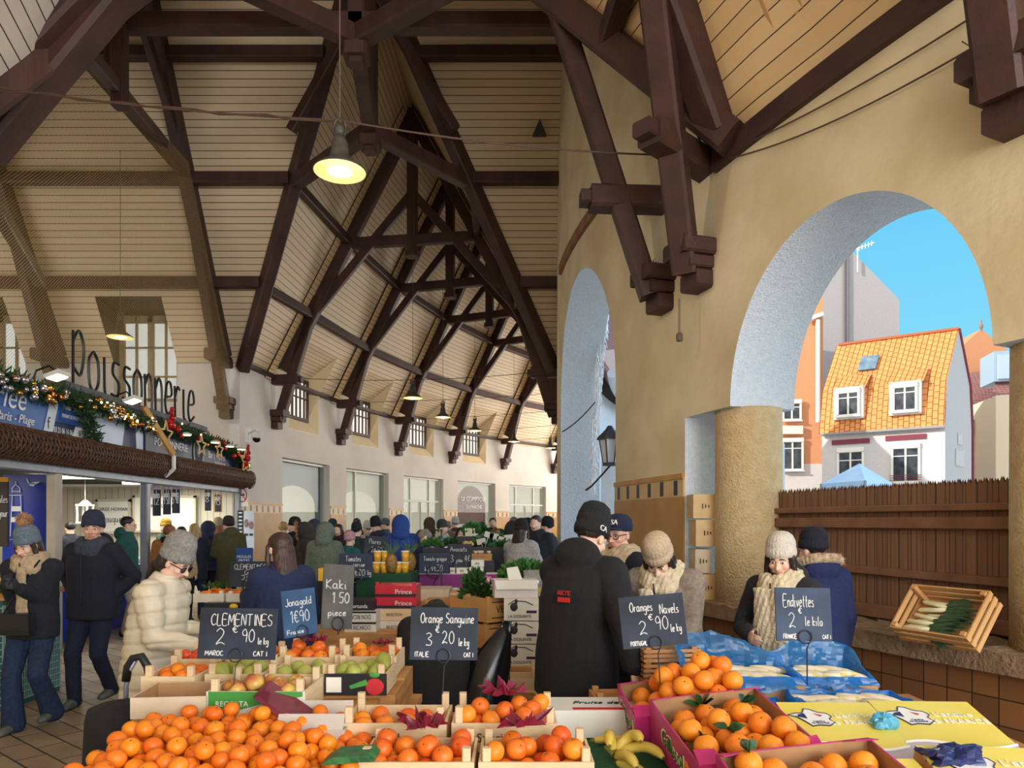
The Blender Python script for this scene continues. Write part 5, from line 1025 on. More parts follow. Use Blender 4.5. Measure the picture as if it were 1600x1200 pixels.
# ================================================================ people
def waves(P, seed, f=18.0, n=7):
    r = np.random.RandomState(seed); t = np.zeros(len(P))
    for i in range(n):
        k = r.normal(size=3); k *= f*r.uniform(.5, 1.8)/np.linalg.norm(k); t += np.sin(P@k+r.uniform(0, 6.28))
    return t/n
def blob(name, mb, vox, it, mats, parent, disp=None, face_mat=None, fac=.5):
    """one continuous skin over all the pieces gathered in mb"""
    o = mb.build(name, mats); md = o.modifiers.new('m', 'REMESH'); md.mode = 'VOXEL'; md.voxel_size = vox; md.use_smooth_shade = True
    if it: s = o.modifiers.new('s', 'SMOOTH'); s.factor = fac; s.iterations = it
    dg = bpy.context.evaluated_depsgraph_get(); me = bpy.data.meshes.new_from_object(o.evaluated_get(dg)); old = o.data
    bpy.data.objects.remove(o); bpy.data.meshes.remove(old); n = len(me.vertices)
    if disp is not None and n:
        P = np.empty(n*3); me.vertices.foreach_get('co', P); P = P.reshape(-1, 3); Nn = np.empty(n*3); me.vertices.foreach_get('normal', Nn); Nn = Nn.reshape(-1, 3)
        P = P+Nn*disp(P)[:, None]; me.vertices.foreach_set('co', P.ravel())
    if face_mat is not None:
        m = len(me.polygons); Cn = np.empty(m*3); me.polygons.foreach_get('center', Cn); me.polygons.foreach_set('material_index', face_mat(Cn.reshape(-1, 3)).astype(np.int32))
    me.polygons.foreach_set('use_smooth', [True]*len(me.polygons)); me.update(); me.name = name
    return link(name, me, parent)
def limb(mb, pts, rad_, n=12):
    mb.tube(pts, rad_, n)
    for p, r in zip(pts, rad_): mb.ell(p, (r, r, r), n=n, m=8)
def loft(mb, rings, n=18):
    v = []
    for c, sd, fw, a, b in rings:
        for k in range(n): t = 2*PI*k/n; v.append(c+sd*(a*math.cos(t))+fw*(b*math.sin(t)))
    f = [(i*n+k, i*n+(k+1) % n, (i+1)*n+(k+1) % n, (i+1)*n+k) for i in range(len(rings)-1) for k in range(n)]
    mb.add(v, f+[tuple(range(n-1, -1, -1)), tuple(range((len(rings)-1)*n, len(rings)*n))])
def hand(mb, w, d, n, s, k=1.0, curl=.45, inf=0.0):
    R = Matrix((s, d, n)).transposed(); mb.ell(w+d*.048*k, ((.041*k+inf), (.056*k+inf), (.017*k+inf)), R); mb.ell(w, (.027*k+inf, .03*k, .022*k+inf), R)
    for i, ln in enumerate((.070, .080, .074, .056)):
        b = w+d*(.088-.006*abs(i-1.3))*k+s*(.030-.0205*i)*k; c1 = curl*(1+.12*i); d1 = d*math.cos(c1)+n*math.sin(c1); d2 = d*math.cos(c1*2.1)+n*math.sin(c1*2.1); r = (.0092-.0006*(i == 3))*k+inf
        p1 = b+d1*ln*.52*k; limb(mb, [b-d*.02*k, b, p1, p1+d2*ln*.48*k], [r, r, r*.93, r*.8], 8)
    b = w+d*.03*k+s*.03*k; t1 = (s*.75+d*.6+n*.25).normalized(); t2 = (s*.25+d*.85+n*.4).normalized(); limb(mb, [b-t1*.01, b+t1*.036*k, b+t1*.036*k+t2*.03*k], [.0125*k+inf, .0105*k+inf, .0085*k+inf], 8)
def head_pieces(mb, M, s=1.0):
    T = lambda x, y, z: M@Vector((x*s, y*s, z*s)); R = M.to_3x3(); E = lambda c, r: mb.ell(T(*c), tuple(q*s for q in r), R, 16, 12)
    E((0, -.012, .04), (.076, .094, .086)); E((0, .022, -.035), (.06, .066, .078)); E((0, .052, -.088), (.03, .03, .026)); E((0, .066, .03), (.056, .024, .024))
    for k in (-1, 1):
        E((k*.037, .058, -.018), (.028, .03, .026)); E((k*.076, -.002, -.004), (.011, .02, .031)); E((k*.05, .0, -.07), (.018, .04, .03)); E((k*.012, .099, -.028), (.009, .01, .008))
    limb(mb, [T(0, .08, .02), T(0, .1, -.008), T(0, .112, -.024)], [.009*s, .0105*s, .0125*s], 8); E((0, .083, -.053), (.023, .013, .0075)); E((0, .081, -.064), (.02, .012, .008))
SKIN = mat('skin_fair', RGB(226, 182, 160), RGB(234, 194, 172), 14, .5); SKIN2 = mat('skin_flushed', RGB(214, 162, 142), RGB(224, 176, 156), 14, .5)
LIPS = mat('lips', RGB(196, 126, 114), None, rough=.4); EYEW = mat('eye_white', RGB(226, 222, 216), None, rough=.15); IRIS = mat('eye_iris', RGB(52, 40, 32), None, rough=.1)
DENIM = fabric('denim_blue', 36, 54, 90, .75); DENIM_D = fabric('denim_dark', 26, 36, 62, .75); BLK = fabric('black_cloth', 22, 22, 26, .8); NVY = fabric('navy_cloth', 28, 34, 54, .8); GREYC = fabric('grey_cloth', 110, 112, 116)
HAIR = {k: mat('hair_'+k, RGB(*[q*.7 for q in c]), RGB(*c), 20, .45, .5, 60, stretch=(1, 1, .12)) for k, c in {'brown': (74, 46, 38), 'dark': (44, 34, 30), 'blond': (206, 168, 108), 'ginger': (156, 88, 48), 'grey': (150, 142, 134)}.items()}
PEOPLE = {}
def person(label, u, d, H=1.7, rz=180, lean=0, yaw=0, pitch=0, arms=('down', 'down'), stride=0.0, jk=None, hem=.86, bulk=1.0, puff=0, tr=None, flare=0, shoe=None, hat=None, hair=None, scarf=None, hood=None, fur=None, glass=None, glove=None, near=False, skin=None, group=None, name='person', sides=(0, 0), yawt=0, x=None, y=None, curl=.45, collar=True):
    s = H/1.75; X = (u-800)/F*d if x is None else x; Y = d if y is None else y
    root = thing(name, label, 'person', (X, Y, 0), rad(rz), group); Mi = ROOTM[root.name].inverted()
    vx = .0065 if near else .016; jv = .0095 if near else .02; it = 5 if near else 2; seed = len(PEOPLE)*7+3; PEOPLE[root.name] = root
    jk = jk or BLK; tr = tr or DENIM_D; skin = skin or SKIN; V = Vector; ux = V((1, 0, 0))
    # spine: position, side and forward axis at a standing height z
    def S(z, z0=.92):
        p = V((0, 0, z0*s)); a = 0; n = 12; dz = (z-z0)*s/n
        for i in range(n): t = min(1, max(0, (z0+(z-z0)*(i+.5)/n-z0)/.55)); a = -rad(lean)*(.45+.55*t); p = p+V((0, -math.sin(a), math.cos(a)))*dz
        tw = rad(yawt)*max(0, (z-z0)/.55); fw = V((0, math.cos(a), math.sin(a))); sd = ux
        if tw: q = Matrix.Rotation(tw, 3, V((0, -math.sin(a), math.cos(a)))); fw, sd = q@fw, q@sd
        return p, sd, fw
    def ring(z, a, b, off=0):
        if z < .92: p = V((0, 0, z*s)); return (p+V((0, off, 0)), ux, V((0, 1, 0)), a*s, b*s)
        p, sd, fw = S(z); return (p+fw*off, sd, fw, a*s, b*s)
    # legs
    hips = [V((k*.092*s, 0, .90*s)) for k in (-1, 1)]; feet = []; legs = []
    for k, hp in zip((-1, 1), hips):
        st = stride*k; an = V((k*(.10)*s, st, .085*s+(.05 if st < -.05 else 0))); l1, l2 = .43*s, .41*s; dv = an-hp; L_ = min(dv.length, (l1+l2)*.995); ca = (l1*l1+L_*L_-l2*l2)/(2*l1*L_); ca = max(-1, min(1, ca)); dn = dv.normalized(); pole = V((k*.05, 1, 0)); pole = (pole-dn*pole.dot(dn)).normalized()
        kn = hp+dn*l1*ca+pole*l1*math.sqrt(max(0, 1-ca*ca)); legs.append((hp, kn, an)); feet.append(an)
    # arms
    shp, ssd, sfw = S(1.405); arm = []
    for k, sp in zip((-1, 1), arms):
        sh = shp+ssd*(k*.178*s); l1, l2 = .285*s, .25*s; pole = V((k*.35, -1, -.35))
        if sp == 'down': tg = sh+V((k*.06, .05, -.52))*s
        elif sp == 'pocket': tg = V((k*.17, -.01, 1.0))*s; pole = V((k*1, -.8, -.1))
        elif sp == 'hold': tg = shp+sfw*.27*s+ssd*(k*.09*s)-V((0, 0, .27*s)); pole = V((k*.8, -.5, -.7))
        elif sp == 'phone': tg = shp+sfw*.28*s+ssd*(k*.03*s)-V((0, 0, .02*s)); pole = V((k*.6, -.2, -1))
        elif len(sp) == 4: tg = Mi@V(sp[:3]); pole = V((k*.7, -.7, -.7)) if sp[3] != 'low' else V((k*.5, -.4, -1))
        else: tg = V(sp)
        dv = tg-sh; L_ = min(dv.length, (l1+l2)*.99); dn = dv.normalized(); tg = sh+dn*L_; ca = max(-1, min(1, (l1*l1+L_*L_-l2*l2)/(2*l1*L_))); pole = (pole-dn*pole.dot(dn)).normalized()
        el = sh+dn*l1*ca+pole*l1*math.sqrt(max(0, 1-ca*ca)); arm.append((sh, el, tg))
    nb, nsd, nfw = S(1.47); hd = S(1.50)[0]; up = nsd.cross(nfw)
    HR = Matrix.Rotation(rad(yaw), 3, 'Z')@Matrix.Rotation(-rad(pitch+lean*.5), 3, 'X'); hc = hd+(up*.5+HR@V((0, 0, .5))).normalized()*.085*s+HR@V((0, .018, .03))*s
    HM = Matrix.Translation(hc)@HR.to_4x4(); Hv = lambda a, b, c: HM@(V((a, b, c))*s)
    # body: one continuous surface
    mb = MB(); head_pieces(mb, HM, s); limb(mb, [nb-up*.03*s, Hv(0, -.02, -.05)], [.056*s, .052*s])
    loft(mb, [ring(.80, .12, .09), ring(.92, .165, .11), ring(1.08, .135, .095), ring(1.27, .16, .11), ring(1.39, .16, .09), ring(1.45, .08, .065)])
    for (a, b, c), k in zip(arm, (-1, 1)): limb(mb, [a, b, c], [.05*s, .04*s, .027*s])
    for a, b, c in legs: limb(mb, [a, b, c], [.075*s, .05*s, .036*s]); limb(mb, [c-V((0, .03*s, .04*s)), c+V((0, .13*s, -.055*s))], [.034*s, .028*s])
    hinfo = []
    for (a, b, c), k, sp in zip(arm, (-1, 1), arms):
        dd = (c-b).normalized(); inn = V((-k, 0, -.2)); nn = (inn-dd*inn.dot(dd)).normalized(); sdv = nn.cross(dd)*(-k); sdv = dd.cross(nn)*(-1 if dd.cross(nn).dot(V((0, .6, .8))) < 0 else 1)
        hinfo.append((c, dd, nn, sdv.normalized())); hand(mb, c, dd, nn, sdv.normalized(), s*(.75 if sp == 'pocket' else 1), .9 if sp == 'pocket' else curl)
    iH = np.array(HM.inverted())
    def fm(Cn):
        q = (Cn@iH[:3, :3].T+iH[:3, 3])/s; return ((np.abs(q[:, 0]) < .024-.5*np.abs(q[:, 2]+.058)) & (q[:, 1] > .07) & (np.abs(q[:, 2]+.058) < .0125)).astype(int)
    blob('body', mb, vx, it, [skin, LIPS], root, None, fm)
    if near:
        for k in (-1, 1):
            b = MB(); b.ell(Hv(k*.031, .0755, .008), (.013*s, .012*s, .0068*s), HM.to_3x3(), 12, 8); 
            for i in range(len(b.f)):
                c = sum((V(b.v[j]) for j in b.f[i]), V())/len(b.f[i]); q = HM.inverted()@c
                if abs(q.x/s-k*.031) < .0068 and q.y/s > .078: b.m[i] = 1
            b.build('eye', [EYEW, IRIS], root, True)
            b = MB(); b.tube([Hv(k*x_, y_, z_) for x_, y_, z_ in ((.014, .088, .033), (.03, .087, .0365), (.047, .076, .030))], [.004*s, .0048*s, .003*s], 6); b.build('eyebrow', HAIR[(hair or ('x', 'dark'))[1]], root, True)
    # clothes
    fold = lambda am, f: (lambda P: am*waves(P, seed, f))
    g = bulk; ht = max(hem, .5)
    mb = MB(); rg = []
    if hem < .8: rg += [ring(hem, .196*g+(.86-hem)*.07, .15*g+(.86-hem)*.07)]
    else: rg += [ring(hem, .196*g, .15*g)]
    for z, a, b in ((.95, .2, .15), (1.10, .188, .148), (1.27, .2, .15), (1.37, .192, .135), (1.43, .145, .11), (1.48, .09, .09)):
        if z > hem+.04: rg.append(ring(z, a*g, b*g))
    if collar: rg.append(ring(1.53, .084, .086, .012*s))
    loft(mb, rg, 22)
    for (a, b, c), k in zip(arm, (-1, 1)):
        e = b+(c-b)*.93; limb(mb, [a-ssd*k*.03*s, a, a+(b-a)*.5, b, b+(c-b)*.5, e], [.085*g*s, .083*g*s, .073*g*s, .066*g*s, .058*g*s, .05*g*s])
    def dj(P):
        t = (.006 if near else .007)*waves(P, seed, 20)+.003*waves(P, seed+1, 48)
        if puff: t = t-.0095*np.abs(np.cos(PI*(P[:, 2]+.05*waves(P, seed+2, 6))/puff))**14+.004*waves(P, seed+3, 34)
        return t
    if hood == 'down':
        p_, sd_, fw_ = S(1.46); mb.ell(p_-fw_*.075*s+V((0, 0, .03*s)), (.145*s, .09*s, .105*s), Matrix((sd_, fw_, sd_.cross(fw_))).transposed(), 14, 10); mb.ell(p_-fw_*.03*s+V((0, 0, .02)), (.12*s, .10*s, .05*s), None, 14, 10)
    blob('jacket', mb, jv, 3 if near else 1, [jk], root, dj)
    if near and puff == 0 and hood != 'fur':
        b = MB(); pts = [];
        for z in frange(max(hem+.02, .93), 1.47, 10): c_, sd_, fw_, a_, b_ = ring(z, .2*g, .152*g); pts.append(c_+fw_*b_*1.0)
        b.tube(pts, .005, 5); b.build('zip', BLACK, root, True)
    if hem > .5 or True:
        mb = MB(); loft(mb, [ring(.80, .165, .12), ring(.9, .185, .135), ring(1.0, .172, .13), ring(1.04, .15, .115)], 18)
        for a, b, c in legs:
            q = c+V((0, 0, -.02)); limb(mb, [a, a+(b-a)*.5, b, b+(c-b)*.5, q], [.098*s, .09*s, (.072+.004*flare)*s, (.066+.014*flare)*s, (.06+.032*flare)*s])
        blob('trousers', mb, jv, 3 if near else 1, [tr], root, lambda P: .005*waves(P, seed+4, 24))
    for c in feet:
        b = MB(); 
        loft(b, [(c+V((0, y_*s, z_*s-.085*s+.0)), ux, V((0, 0, 1)), a_*s, h_*s) for y_, z_, a_, h_ in ((-.075, .04, .02, .03), (-.06, .05, .036, .048), (0, .055, .042, .055), (.06, .046, .046, .046), (.13, .034, .045, .033), (.175, .028, .03, .024), (.19, .025, .012, .014))], 14)
        b.build('shoe', shoe or BLACK, root, True)
    if glove:
        for (c, dd, nn, sv) in hinfo: b = MB(); hand(b, c, dd, nn, sv, s, curl, .004); limb(b, [c-dd*.05, c], [.036, .034]); blob('glove', b, vx, 3, [glove], root)
    # head wear
    if hair:
        kind, cn = hair; mb = MB(); R = HM.to_3x3(); E = lambda c, r: mb.ell(Hv(*c), tuple(q*s for q in r), R, 16, 12)
        E((0, -.026, .052), (.087, .1, .086))
        if kind in ('long', 'mid', 'tail'):
            ln = {'long': .44, 'mid': .17, 'tail': .2}[kind]; E((0, -.06, -.02), (.088, .065, .1))
            down = V((0, -.12*ln, -ln)); top = Hv(0, -.05, .0)
            if kind == 'tail': limb(mb, [Hv(0, -.09, -.03), Hv(0, -.13, -.1), Hv(0, -.12, -.2)], [.035*s, .03*s, .015*s])
            else:
                loft(mb, [(top+down*t+V((0, -.08*t if kind == 'long' else -.05*t, 0)), HM.to_3x3()@ux, HM.to_3x3()@V((0, 1, 0)), w_*s, b_*s) for t, w_, b_ in ((0, .088, .07), (.3, .098, .06), (.6, .105, .05), (.9, .09, .035), (1, .05, .02))], 16)
                for k in (-1, 1): limb(mb, [Hv(k*.078, .02, .03), Hv(k*.088, .03, -.06), Hv(k*.09, .0, -.12)-V((0, 0, ln*.3))], [.02*s, .022*s, .016*s])
        if kind == 'curly': E((0, -.01, .03), (.105, .1, .1))
        b_ = blob('hair', mb, .009 if near else .014, 2, [HAIR[cn]], root, (lambda P: .012*waves(P, seed, 70)) if kind == 'curly' else (lambda P: .004*waves(P, seed, 60)))
    if hat:
        kind, hm = hat[0], hat[1]; tilt = HM@Matrix.Rotation(rad(12), 4, 'X'); R = tilt.to_3x3(); b = MB(); n = 72 if near else 24
        if kind in ('beanie', 'slouch', 'pom'):
            top = .03 if kind == 'slouch' else 0
            prof = [(.088, .022), (.1, .026), (.104, .05), (.1, .082), (.096, .084), (.099, .1), (.094, .13+top*.5), (.078, .163+top), (.05, .185+top), (.02, .192+top)]
            b.lathe([(r*s, z*s) for r, z in prof], tilt@V((0, -.008*s, 0)), n, R, sx=.93, sy=1.08)
            if near:
                for i in range(len(prof)):
                    for k in range(n):
                        j = i*n+k; p = V(b.v[j]); cc = tilt@V((0, -.008*s, prof[i][1]*s)); b.v[j] = tuple(cc+(p-cc)*(1+(.03 if k % 3 == 0 else 0)))
            b.build('hat', hm, root, True)
            if kind == 'pom':
                b = MB(); c = tilt@V((0, -.01*s, .225*s)); rr = random.Random(seed)
                b.ell(c, (.05, .05, .05)); 
                for k in range(500): dd = V((rr.gauss(0, 1), rr.gauss(0, 1), rr.gauss(0, 1))).normalized(); q = dd.orthogonal().normalized()*.004; b.add([c+dd*.04-q, c+dd*.04+q, c+dd*rr.uniform(.062, .078)], [(0, 1, 2)])
                b.build('pompom', hat[2], root)
        elif kind == 'cap':
            b.lathe([(r*s, z*s) for r, z in ((.09, .03), (.098, .04), (.1, .08), (.09, .12), (.06, .148), (.02, .158))], tilt@V((0, -.008*s, 0)), 40, R, sx=.93, sy=1.08); b.build('hat', hm, root, True)
            b = MB(); pts = []
            for t in frange(-1, 1, 12): pts.append((tilt@V((.08*t*s, (.075+.015*(1-t*t))*s, .045*s)), tilt@V((.078*t*s, (.085+.085*(1-t*t))*s, (.03+.012*(1-abs(t)))*s)))) 
            for (a, b1), (c, d1) in zip(pts, pts[1:]): dz = V((0, 0, .006)); b.quad(a, c, d1, b1); b.quad(a+dz, c+dz, d1+dz, b1+dz); b.quad(b1, d1, d1+dz, b1+dz)
            b.build('peak', hm, root, True)
            if len(hat) > 2: text_mesh('cap_lettering', hat[2], .05*s, WHITE, root, tilt@V((-.012*s, .108*s, .088*s)), (Matrix.Rotation(0, 3, 'X')@R@Euler((rad(78), 0, PI)).to_matrix()).to_euler(), .004)
        if len(hat) > 2 and kind == 'slouch' and isinstance(hat[2], str): text_mesh('hat_lettering', hat[2], .045*s, WHITE, root, tilt@V((.096*s, -.03*s, .055*s)), (R@Euler((PI/2, 0, PI/2)).to_matrix()).to_euler(), .003)
    if hood in ('up', 'upfur'):
        b = MB(); R = HM.to_3x3()@Matrix.Rotation(-PI/2, 3, 'X')
        b.lathe([(r*s, z*s) for r, z in ((.02, -.155), (.07, -.145), (.11, -.1), (.13, -.03), (.128, .05), (.115, .095), (.1, .1), (.105, .05), (.112, -.02), (.09, -.09), (.03, -.12))], Hv(0, -.012, .012), 28, R, sx=.95, sy=1.12); o_ = b.build('hood', hm2 if False else jk, root, True)
        b = MB(); limb(b, [Hv(0, -.06, -.06), S(1.42)[0]-S(1.42)[2]*.03*s], [.12*s, .13*s], 14); b.build('hood_back', jk, root, True)
    if fur is not None:
        b = MB(); rr = random.Random(seed+5); up_ = hood == 'upfur'
        if up_: cc = [Hv(.118*math.cos(t), .095, .015+.135*math.sin(t)) for t in frange(0, 2*PI, 40)]
        else:
            p_, sd_, fw_ = S(1.5); p_ = p_+V((0, 0, .03)); cc = [p_+sd_*(.15*math.cos(t)*s)-fw_*((.02+.12*math.sin(t))*s)+V((0, 0, .03*math.sin(t))) for t in frange(-.3, PI+.3, 40)]
        for i in range(1500 if near else 420):
            c = cc[rr.randrange(len(cc))]; dd = V((rr.gauss(0, 1), rr.gauss(0, 1), rr.gauss(0, 1))).normalized(); q = dd.orthogonal().normalized()*(.004 if near else .008); b.add([c-q, c+q, c+dd*rr.uniform(.03, .062)], [(0, 1, 2)])
        if not up_:
            for c in cc[::2]: b.ell(c, (.035, .035, .035), n=8, m=6)
        f_ = b.build('fur_trim', fur, root); f_['kind'] = 'stuff'
    if scarf:
        sm, ends = scarf; mb = MB(); c0, sd_, fw_ = S(1.455); rr = random.Random(seed)
        for j, (zz, ra, rb, r_) in enumerate(((-.03, .112, .105, .05), (.022, .104, .1, .046), (.058, .092, .092, .03))):
            pts = [c0+sd_*(ra*s*math.cos(t))+fw_*(rb*s*math.sin(t)+.012)+V((0, 0, zz*s+.014*math.sin(t*2+j)-.012*math.sin(t))) for t in frange(0, 2*PI, 22)[:-1]]; mb.tube(pts, [r_*s*(1+.14*math.sin(i*1.9+j)) for i in range(len(pts))], 10, closed=True)
        for (ex, ln, w_) in ends:
            c1, s1, f1 = ring(1.45, .2, .15)[0:3]; rgs = []
            for t in frange(0, 1, 8):
                z = 1.44-ln*t; cc, s2, f2, a_, b_ = ring(max(z, .5), .2*g, .16*g); off = b_*math.sqrt(max(.1, 1-(ex/.2)**2)); rgs.append((cc+s2*(ex*(1-.15*t))*s+f2*(off+.02), s2, f2, w_*s*(.8+.3*t), .02*s))
            loft(mb, rgs, 12)
        blob('scarf', mb, .009 if near else .018, 2, [sm], root, lambda P: .005*waves(P, seed+6, 45)+.003*np.sin(P[:, 0]*190+P[:, 2]*60))
        if near and ends:
            b = MB()
            for (ex, ln, w_) in ends[:1]:
                z = 1.44-ln; cc, s2, f2, a_, b_ = ring(max(z, .5), .2*g, .16*g); off = b_*math.sqrt(max(.1, 1-(ex/.2)**2))
                for k in range(12): p = cc+s2*(ex*.85+w_*(k/5.5-1))*s+f2*(off+.02); b.tube([p, p-V((0, -.005, .12))], .006, 5)
            b.build('fringe', sm, root)
    if glass:
        b = MB(); l_ = MB()
        for k in (-1, 1):
            rim = [Hv(k*.032+.024*math.cos(t), .094-.006*abs(math.cos(t)), .006+.019*math.sin(t)) for t in frange(0, 2*PI, 16)]; b.tube(rim, .0028 if glass == 'clear' else .004, 5); l_.poly([p for p in rim[:-1]])
            b.tube([Hv(k*.056, .09, .012), Hv(k*.079, .03, .012), Hv(k*.08, -.02, .008)], .003, 5)
        b.tube([Hv(-.008, .1, .008), Hv(.008, .1, .008)], .003, 5); b.build('glasses_frame', BLACK, root)
        l_.build('lens', mat('dark_lens', RGB(18, 18, 22), None, rough=.08) if glass == 'dark' else glass_mat('clear_lens', (1, 1, 1, 1), .12), root)
    root['_'] = 0; del root['_']
    return root, HM, S
def crowd_cloth(r, g, b): return fabric('cloth_%d_%d_%d' % (r, g, b), r, g, b)
CC = crowd_cloth
BEIGE = fabric('beige_wool', 196, 172, 140, .86, .5, 30); CREAMW = fabric('cream_wool', 226, 208, 176, .88, .6, 30); KNITG = fabric('grey_knit', 158, 156, 152, .8, .6, 60); KNITB = fabric('blue_grey_knit', 118, 134, 152, .8, .6, 60); PUFFC = mat('cream_puffer', RGB(206, 194, 170), RGB(220, 208, 184), 10, .45, .12, 30); WHITEW = fabric('white_knit', 226, 216, 204, .9, .6, 60)
def W(u, d, v, how='x'): p = at(u, d, v=v); return (p.x, p.y, p.z, how)
BROWNSHOE = mat('brown_shoe', RGB(80, 58, 46), RGB(96, 72, 58), 12, .6); TRAINER = mat('grey_trainer', RGB(66, 74, 74), RGB(104, 108, 104), 25, .6)
FURM = mat('pale_fur', RGB(150, 122, 96), RGB(206, 184, 158), 30, .9); FURB = mat('brown_fur', RGB(150, 110, 78), RGB(186, 146, 108), 30, .9)
# ---- the people near the viewer
o1, HM1, S1 = person('person in a blue grey bobble hat and beige scarf, hands clasped at the chest', 52, 5.85, 1.64, 182, 3, -8, 22, ((-.05, .245, 1.17), (.06, .235, 1.20)), .10, fabric('black_jacket', 30, 34, 46), .80, 1.08, 0, DENIM, 1.1, TRAINER, ('pom', KNITB, FURB), ('mid', 'brown'), (BEIGE, [(-.03, .46, .05)]), near=True, skin=SKIN, glove=mat('black_glove', RGB(30, 32, 40), None, rough=.6), curl=.7)
o = thing('shoulder_bag', 'black flap shoulder bag hanging at the hip of the person with the bobble hat', 'bag', at(27, 5.62, v=975))
b = MB(); b.box((0, 0, 0), (.24, .08, .17), taper=.94); b.build('body', mat('black_leather', RGB(26, 26, 30), None, rough=.4), o); b = MB(); b.box((0, -.045, .02), (.245, .012, .13)); b.build('flap', mat('black_leather2', RGB(34, 34, 38), None, rough=.35), o)
b = MB(); b.tube(sag((-.11, 0, .08), (.1, .12, .5), -.02)+[], .008, 6); b.build('strap', BLACK, o)
person('person in a navy beanie and dark navy jacket walking with hands in the pockets', 146, 6.6, 1.76, 178, 0, 22, 2, ('pocket', 'pocket'), .12, fabric('midnight_jacket', 26, 30, 44), .80, 1.18, 0, DENIM_D, 0, TRAINER, ('beanie', fabric('navy_beanie', 46, 52, 76)), ('short', 'dark'), (fabric('slate_scarf', 62, 68, 82), []), 'down', near=True, skin=SKIN2)
person('person in a cream puffer coat and grey knitted hat reaching over the crates', 238, 4.3, 1.60, -92, 13, -6, 26, ((-.16, .26, 1.02), (.15, .34, .98)), .02, PUFFC, .42, 1.16, .09, DENIM_D, 0, None, ('slouch', KNITG), ('tail', 'dark'), None, None, glass='dark', near=True, curl=.6)
person('person with long brown hair and a navy jacket seen from behind', 445, 4.95, 1.63, 48, 6, 10, 6, ((-.1, .34, 1.18), 'down'), 0, fabric('navy_parka', 34, 46, 84), .62, 1.12, 0, BLK, 0, None, None, ('long', 'brown'), None, None, near=True)
person('person in black bending down behind the slate for blood oranges', 676, 4.25, 1.52, 4, 88, 0, -10, ((-.25, .62, .5), (.28, .6, .45)), .03, fabric('black_parka', 20, 20, 24), .66, 1.3, 0, BLK, 0, None, None, ('short', 'dark'), None, 'down', near=True)
ov, HMV, SV = person('person in a black jacket and black beanie serving with the back turned', 900, 3.95, 1.76, -38, 12, -6, 24, (W(930, 4.5, 1030), W(990, 3.68, 1044)), .02, fabric('charcoal_jacket', 24, 25, 29), .74, 1.24, 0, BLK, 0, None, ('slouch', mat('black_knit', RGB(20, 20, 24), RGB(30, 30, 34), 40, .9, .5, 80), 'CA'), ('short', 'dark'), None, 'down', near=True)
p, sd_, fw_ = SV(1.28); lg = p-fw_*.152*1.3*1.0+sd_*.03
text_mesh('back_logo', 'AKTE', .035, mat('logo_red', RGB(196, 44, 40), None), ov, lg+Vector((0, -.022, 0)), (PI/2, 0, 0), .003)
b = MB(); b.box(lg+Vector((0, -.02, -.035)), (.075, .008, .025)); b.build('back_patch', mat('logo_red', RGB(196, 44, 40), None), ov)
person('person in a navy cap with white lettering, glasses and a long beige scarf', 972, 5.1, 1.74, 128, 2, 12, 8, ('down', 'hold'), 0, fabric('navy_coat', 26, 32, 52), .5, 1.12, 0, BLK, 0, None, ('cap', fabric('navy_cap', 24, 34, 64), 'USA'), ('short', 'grey'), (BEIGE, [(-.07, .62, .055), (.06, .3, .05)]), None, glass='clear', near=True, skin=SKIN2)
person('person in a beige beanie and taupe coat bowing over the navel orange slate', 1046, 4.5, 1.66, 148, 18, 6, 46, ((-.1, .32, .96), (.12, .3, .95)), 0, fabric('taupe_coat', 150, 136, 122), .45, 1.2, 0, BLK, 0, None, ('beanie', fabric('beige_knit', 206, 182, 152, .88, .5, 60)), ('mid', 'dark'), (CREAMW, [(.05, .28, .06)]), None, near=True)
person('person in a white ribbed beanie and a thick cream scarf looking down to the left', 1226, 4.35, 1.60, 132, 4, 14, 16, ('down', 'hold'), 0, fabric('dark_coat', 40, 40, 48), .55, 1.1, 0, BLK, 0, None, ('beanie', WHITEW), ('mid', 'dark'), (CREAMW, [(-.06, .5, .07), (.05, .46, .07)]), 'down', near=True)
person('person in a navy coat with a pale fur hood trim seen from behind', 1278, 4.9, 1.62, 8, 3, 20, 10, ('down', 'down'), 0, fabric('royal_navy_coat', 32, 44, 92), .5, 1.15, 0, BLK, 0, None, ('beanie', fabric('black_navy_hat', 26, 28, 44)), ('short', 'dark'), None, 'down', fur=FURM, near=True)
# ---- customers at the fish stall
def P(*a, **k): return person(*a, **k)[0]
P('person in a green sweatshirt with dark hair and glasses at the stall opening', 198, 10.6, 1.78, -75, 0, 0, 6, ('pocket', 'pocket'), 0, CC(34, 88, 82), .86, 1.05, 0, CC(176, 164, 146), hair=('short', 'dark'), glass='clear', hood='down')
P('person in an orange brown coat with tousled hair before the hanging slates', 264, 11.4, 1.66, 20, 3, 0, 4, ('down', 'hold'), .05, CC(172, 112, 60), .7, 1.15, 0, BLK, hair=('curly', 'ginger'), scarf=(BLK, []))
P('person in a cream hooded top next to the orange brown coat', 284, 12.0, 1.62, -10, 0, 0, 0, ('down', 'down'), 0, CC(208, 182, 134), .8, 1.1, 0, BLK, hair=('short', 'dark'), hood='down')
P('person with blond hair, navy coat and blue jeans at the stall', 304, 12.3, 1.67, 10, 0, 0, 0, ('hold', 'hold'), .03, CC(32, 40, 62), .72, 1.1, 0, DENIM, hair=('mid', 'blond'), shoe=BROWNSHOE)
P('person in a dark blue puffer hood between the blond hair and the beige puffer', 325, 13.1, 1.70, 0, 0, 0, 0, ('hold', 'hold'), 0, CC(30, 38, 72), .82, 1.15, .12, BLK, hair=('short', 'dark'), hood='up')
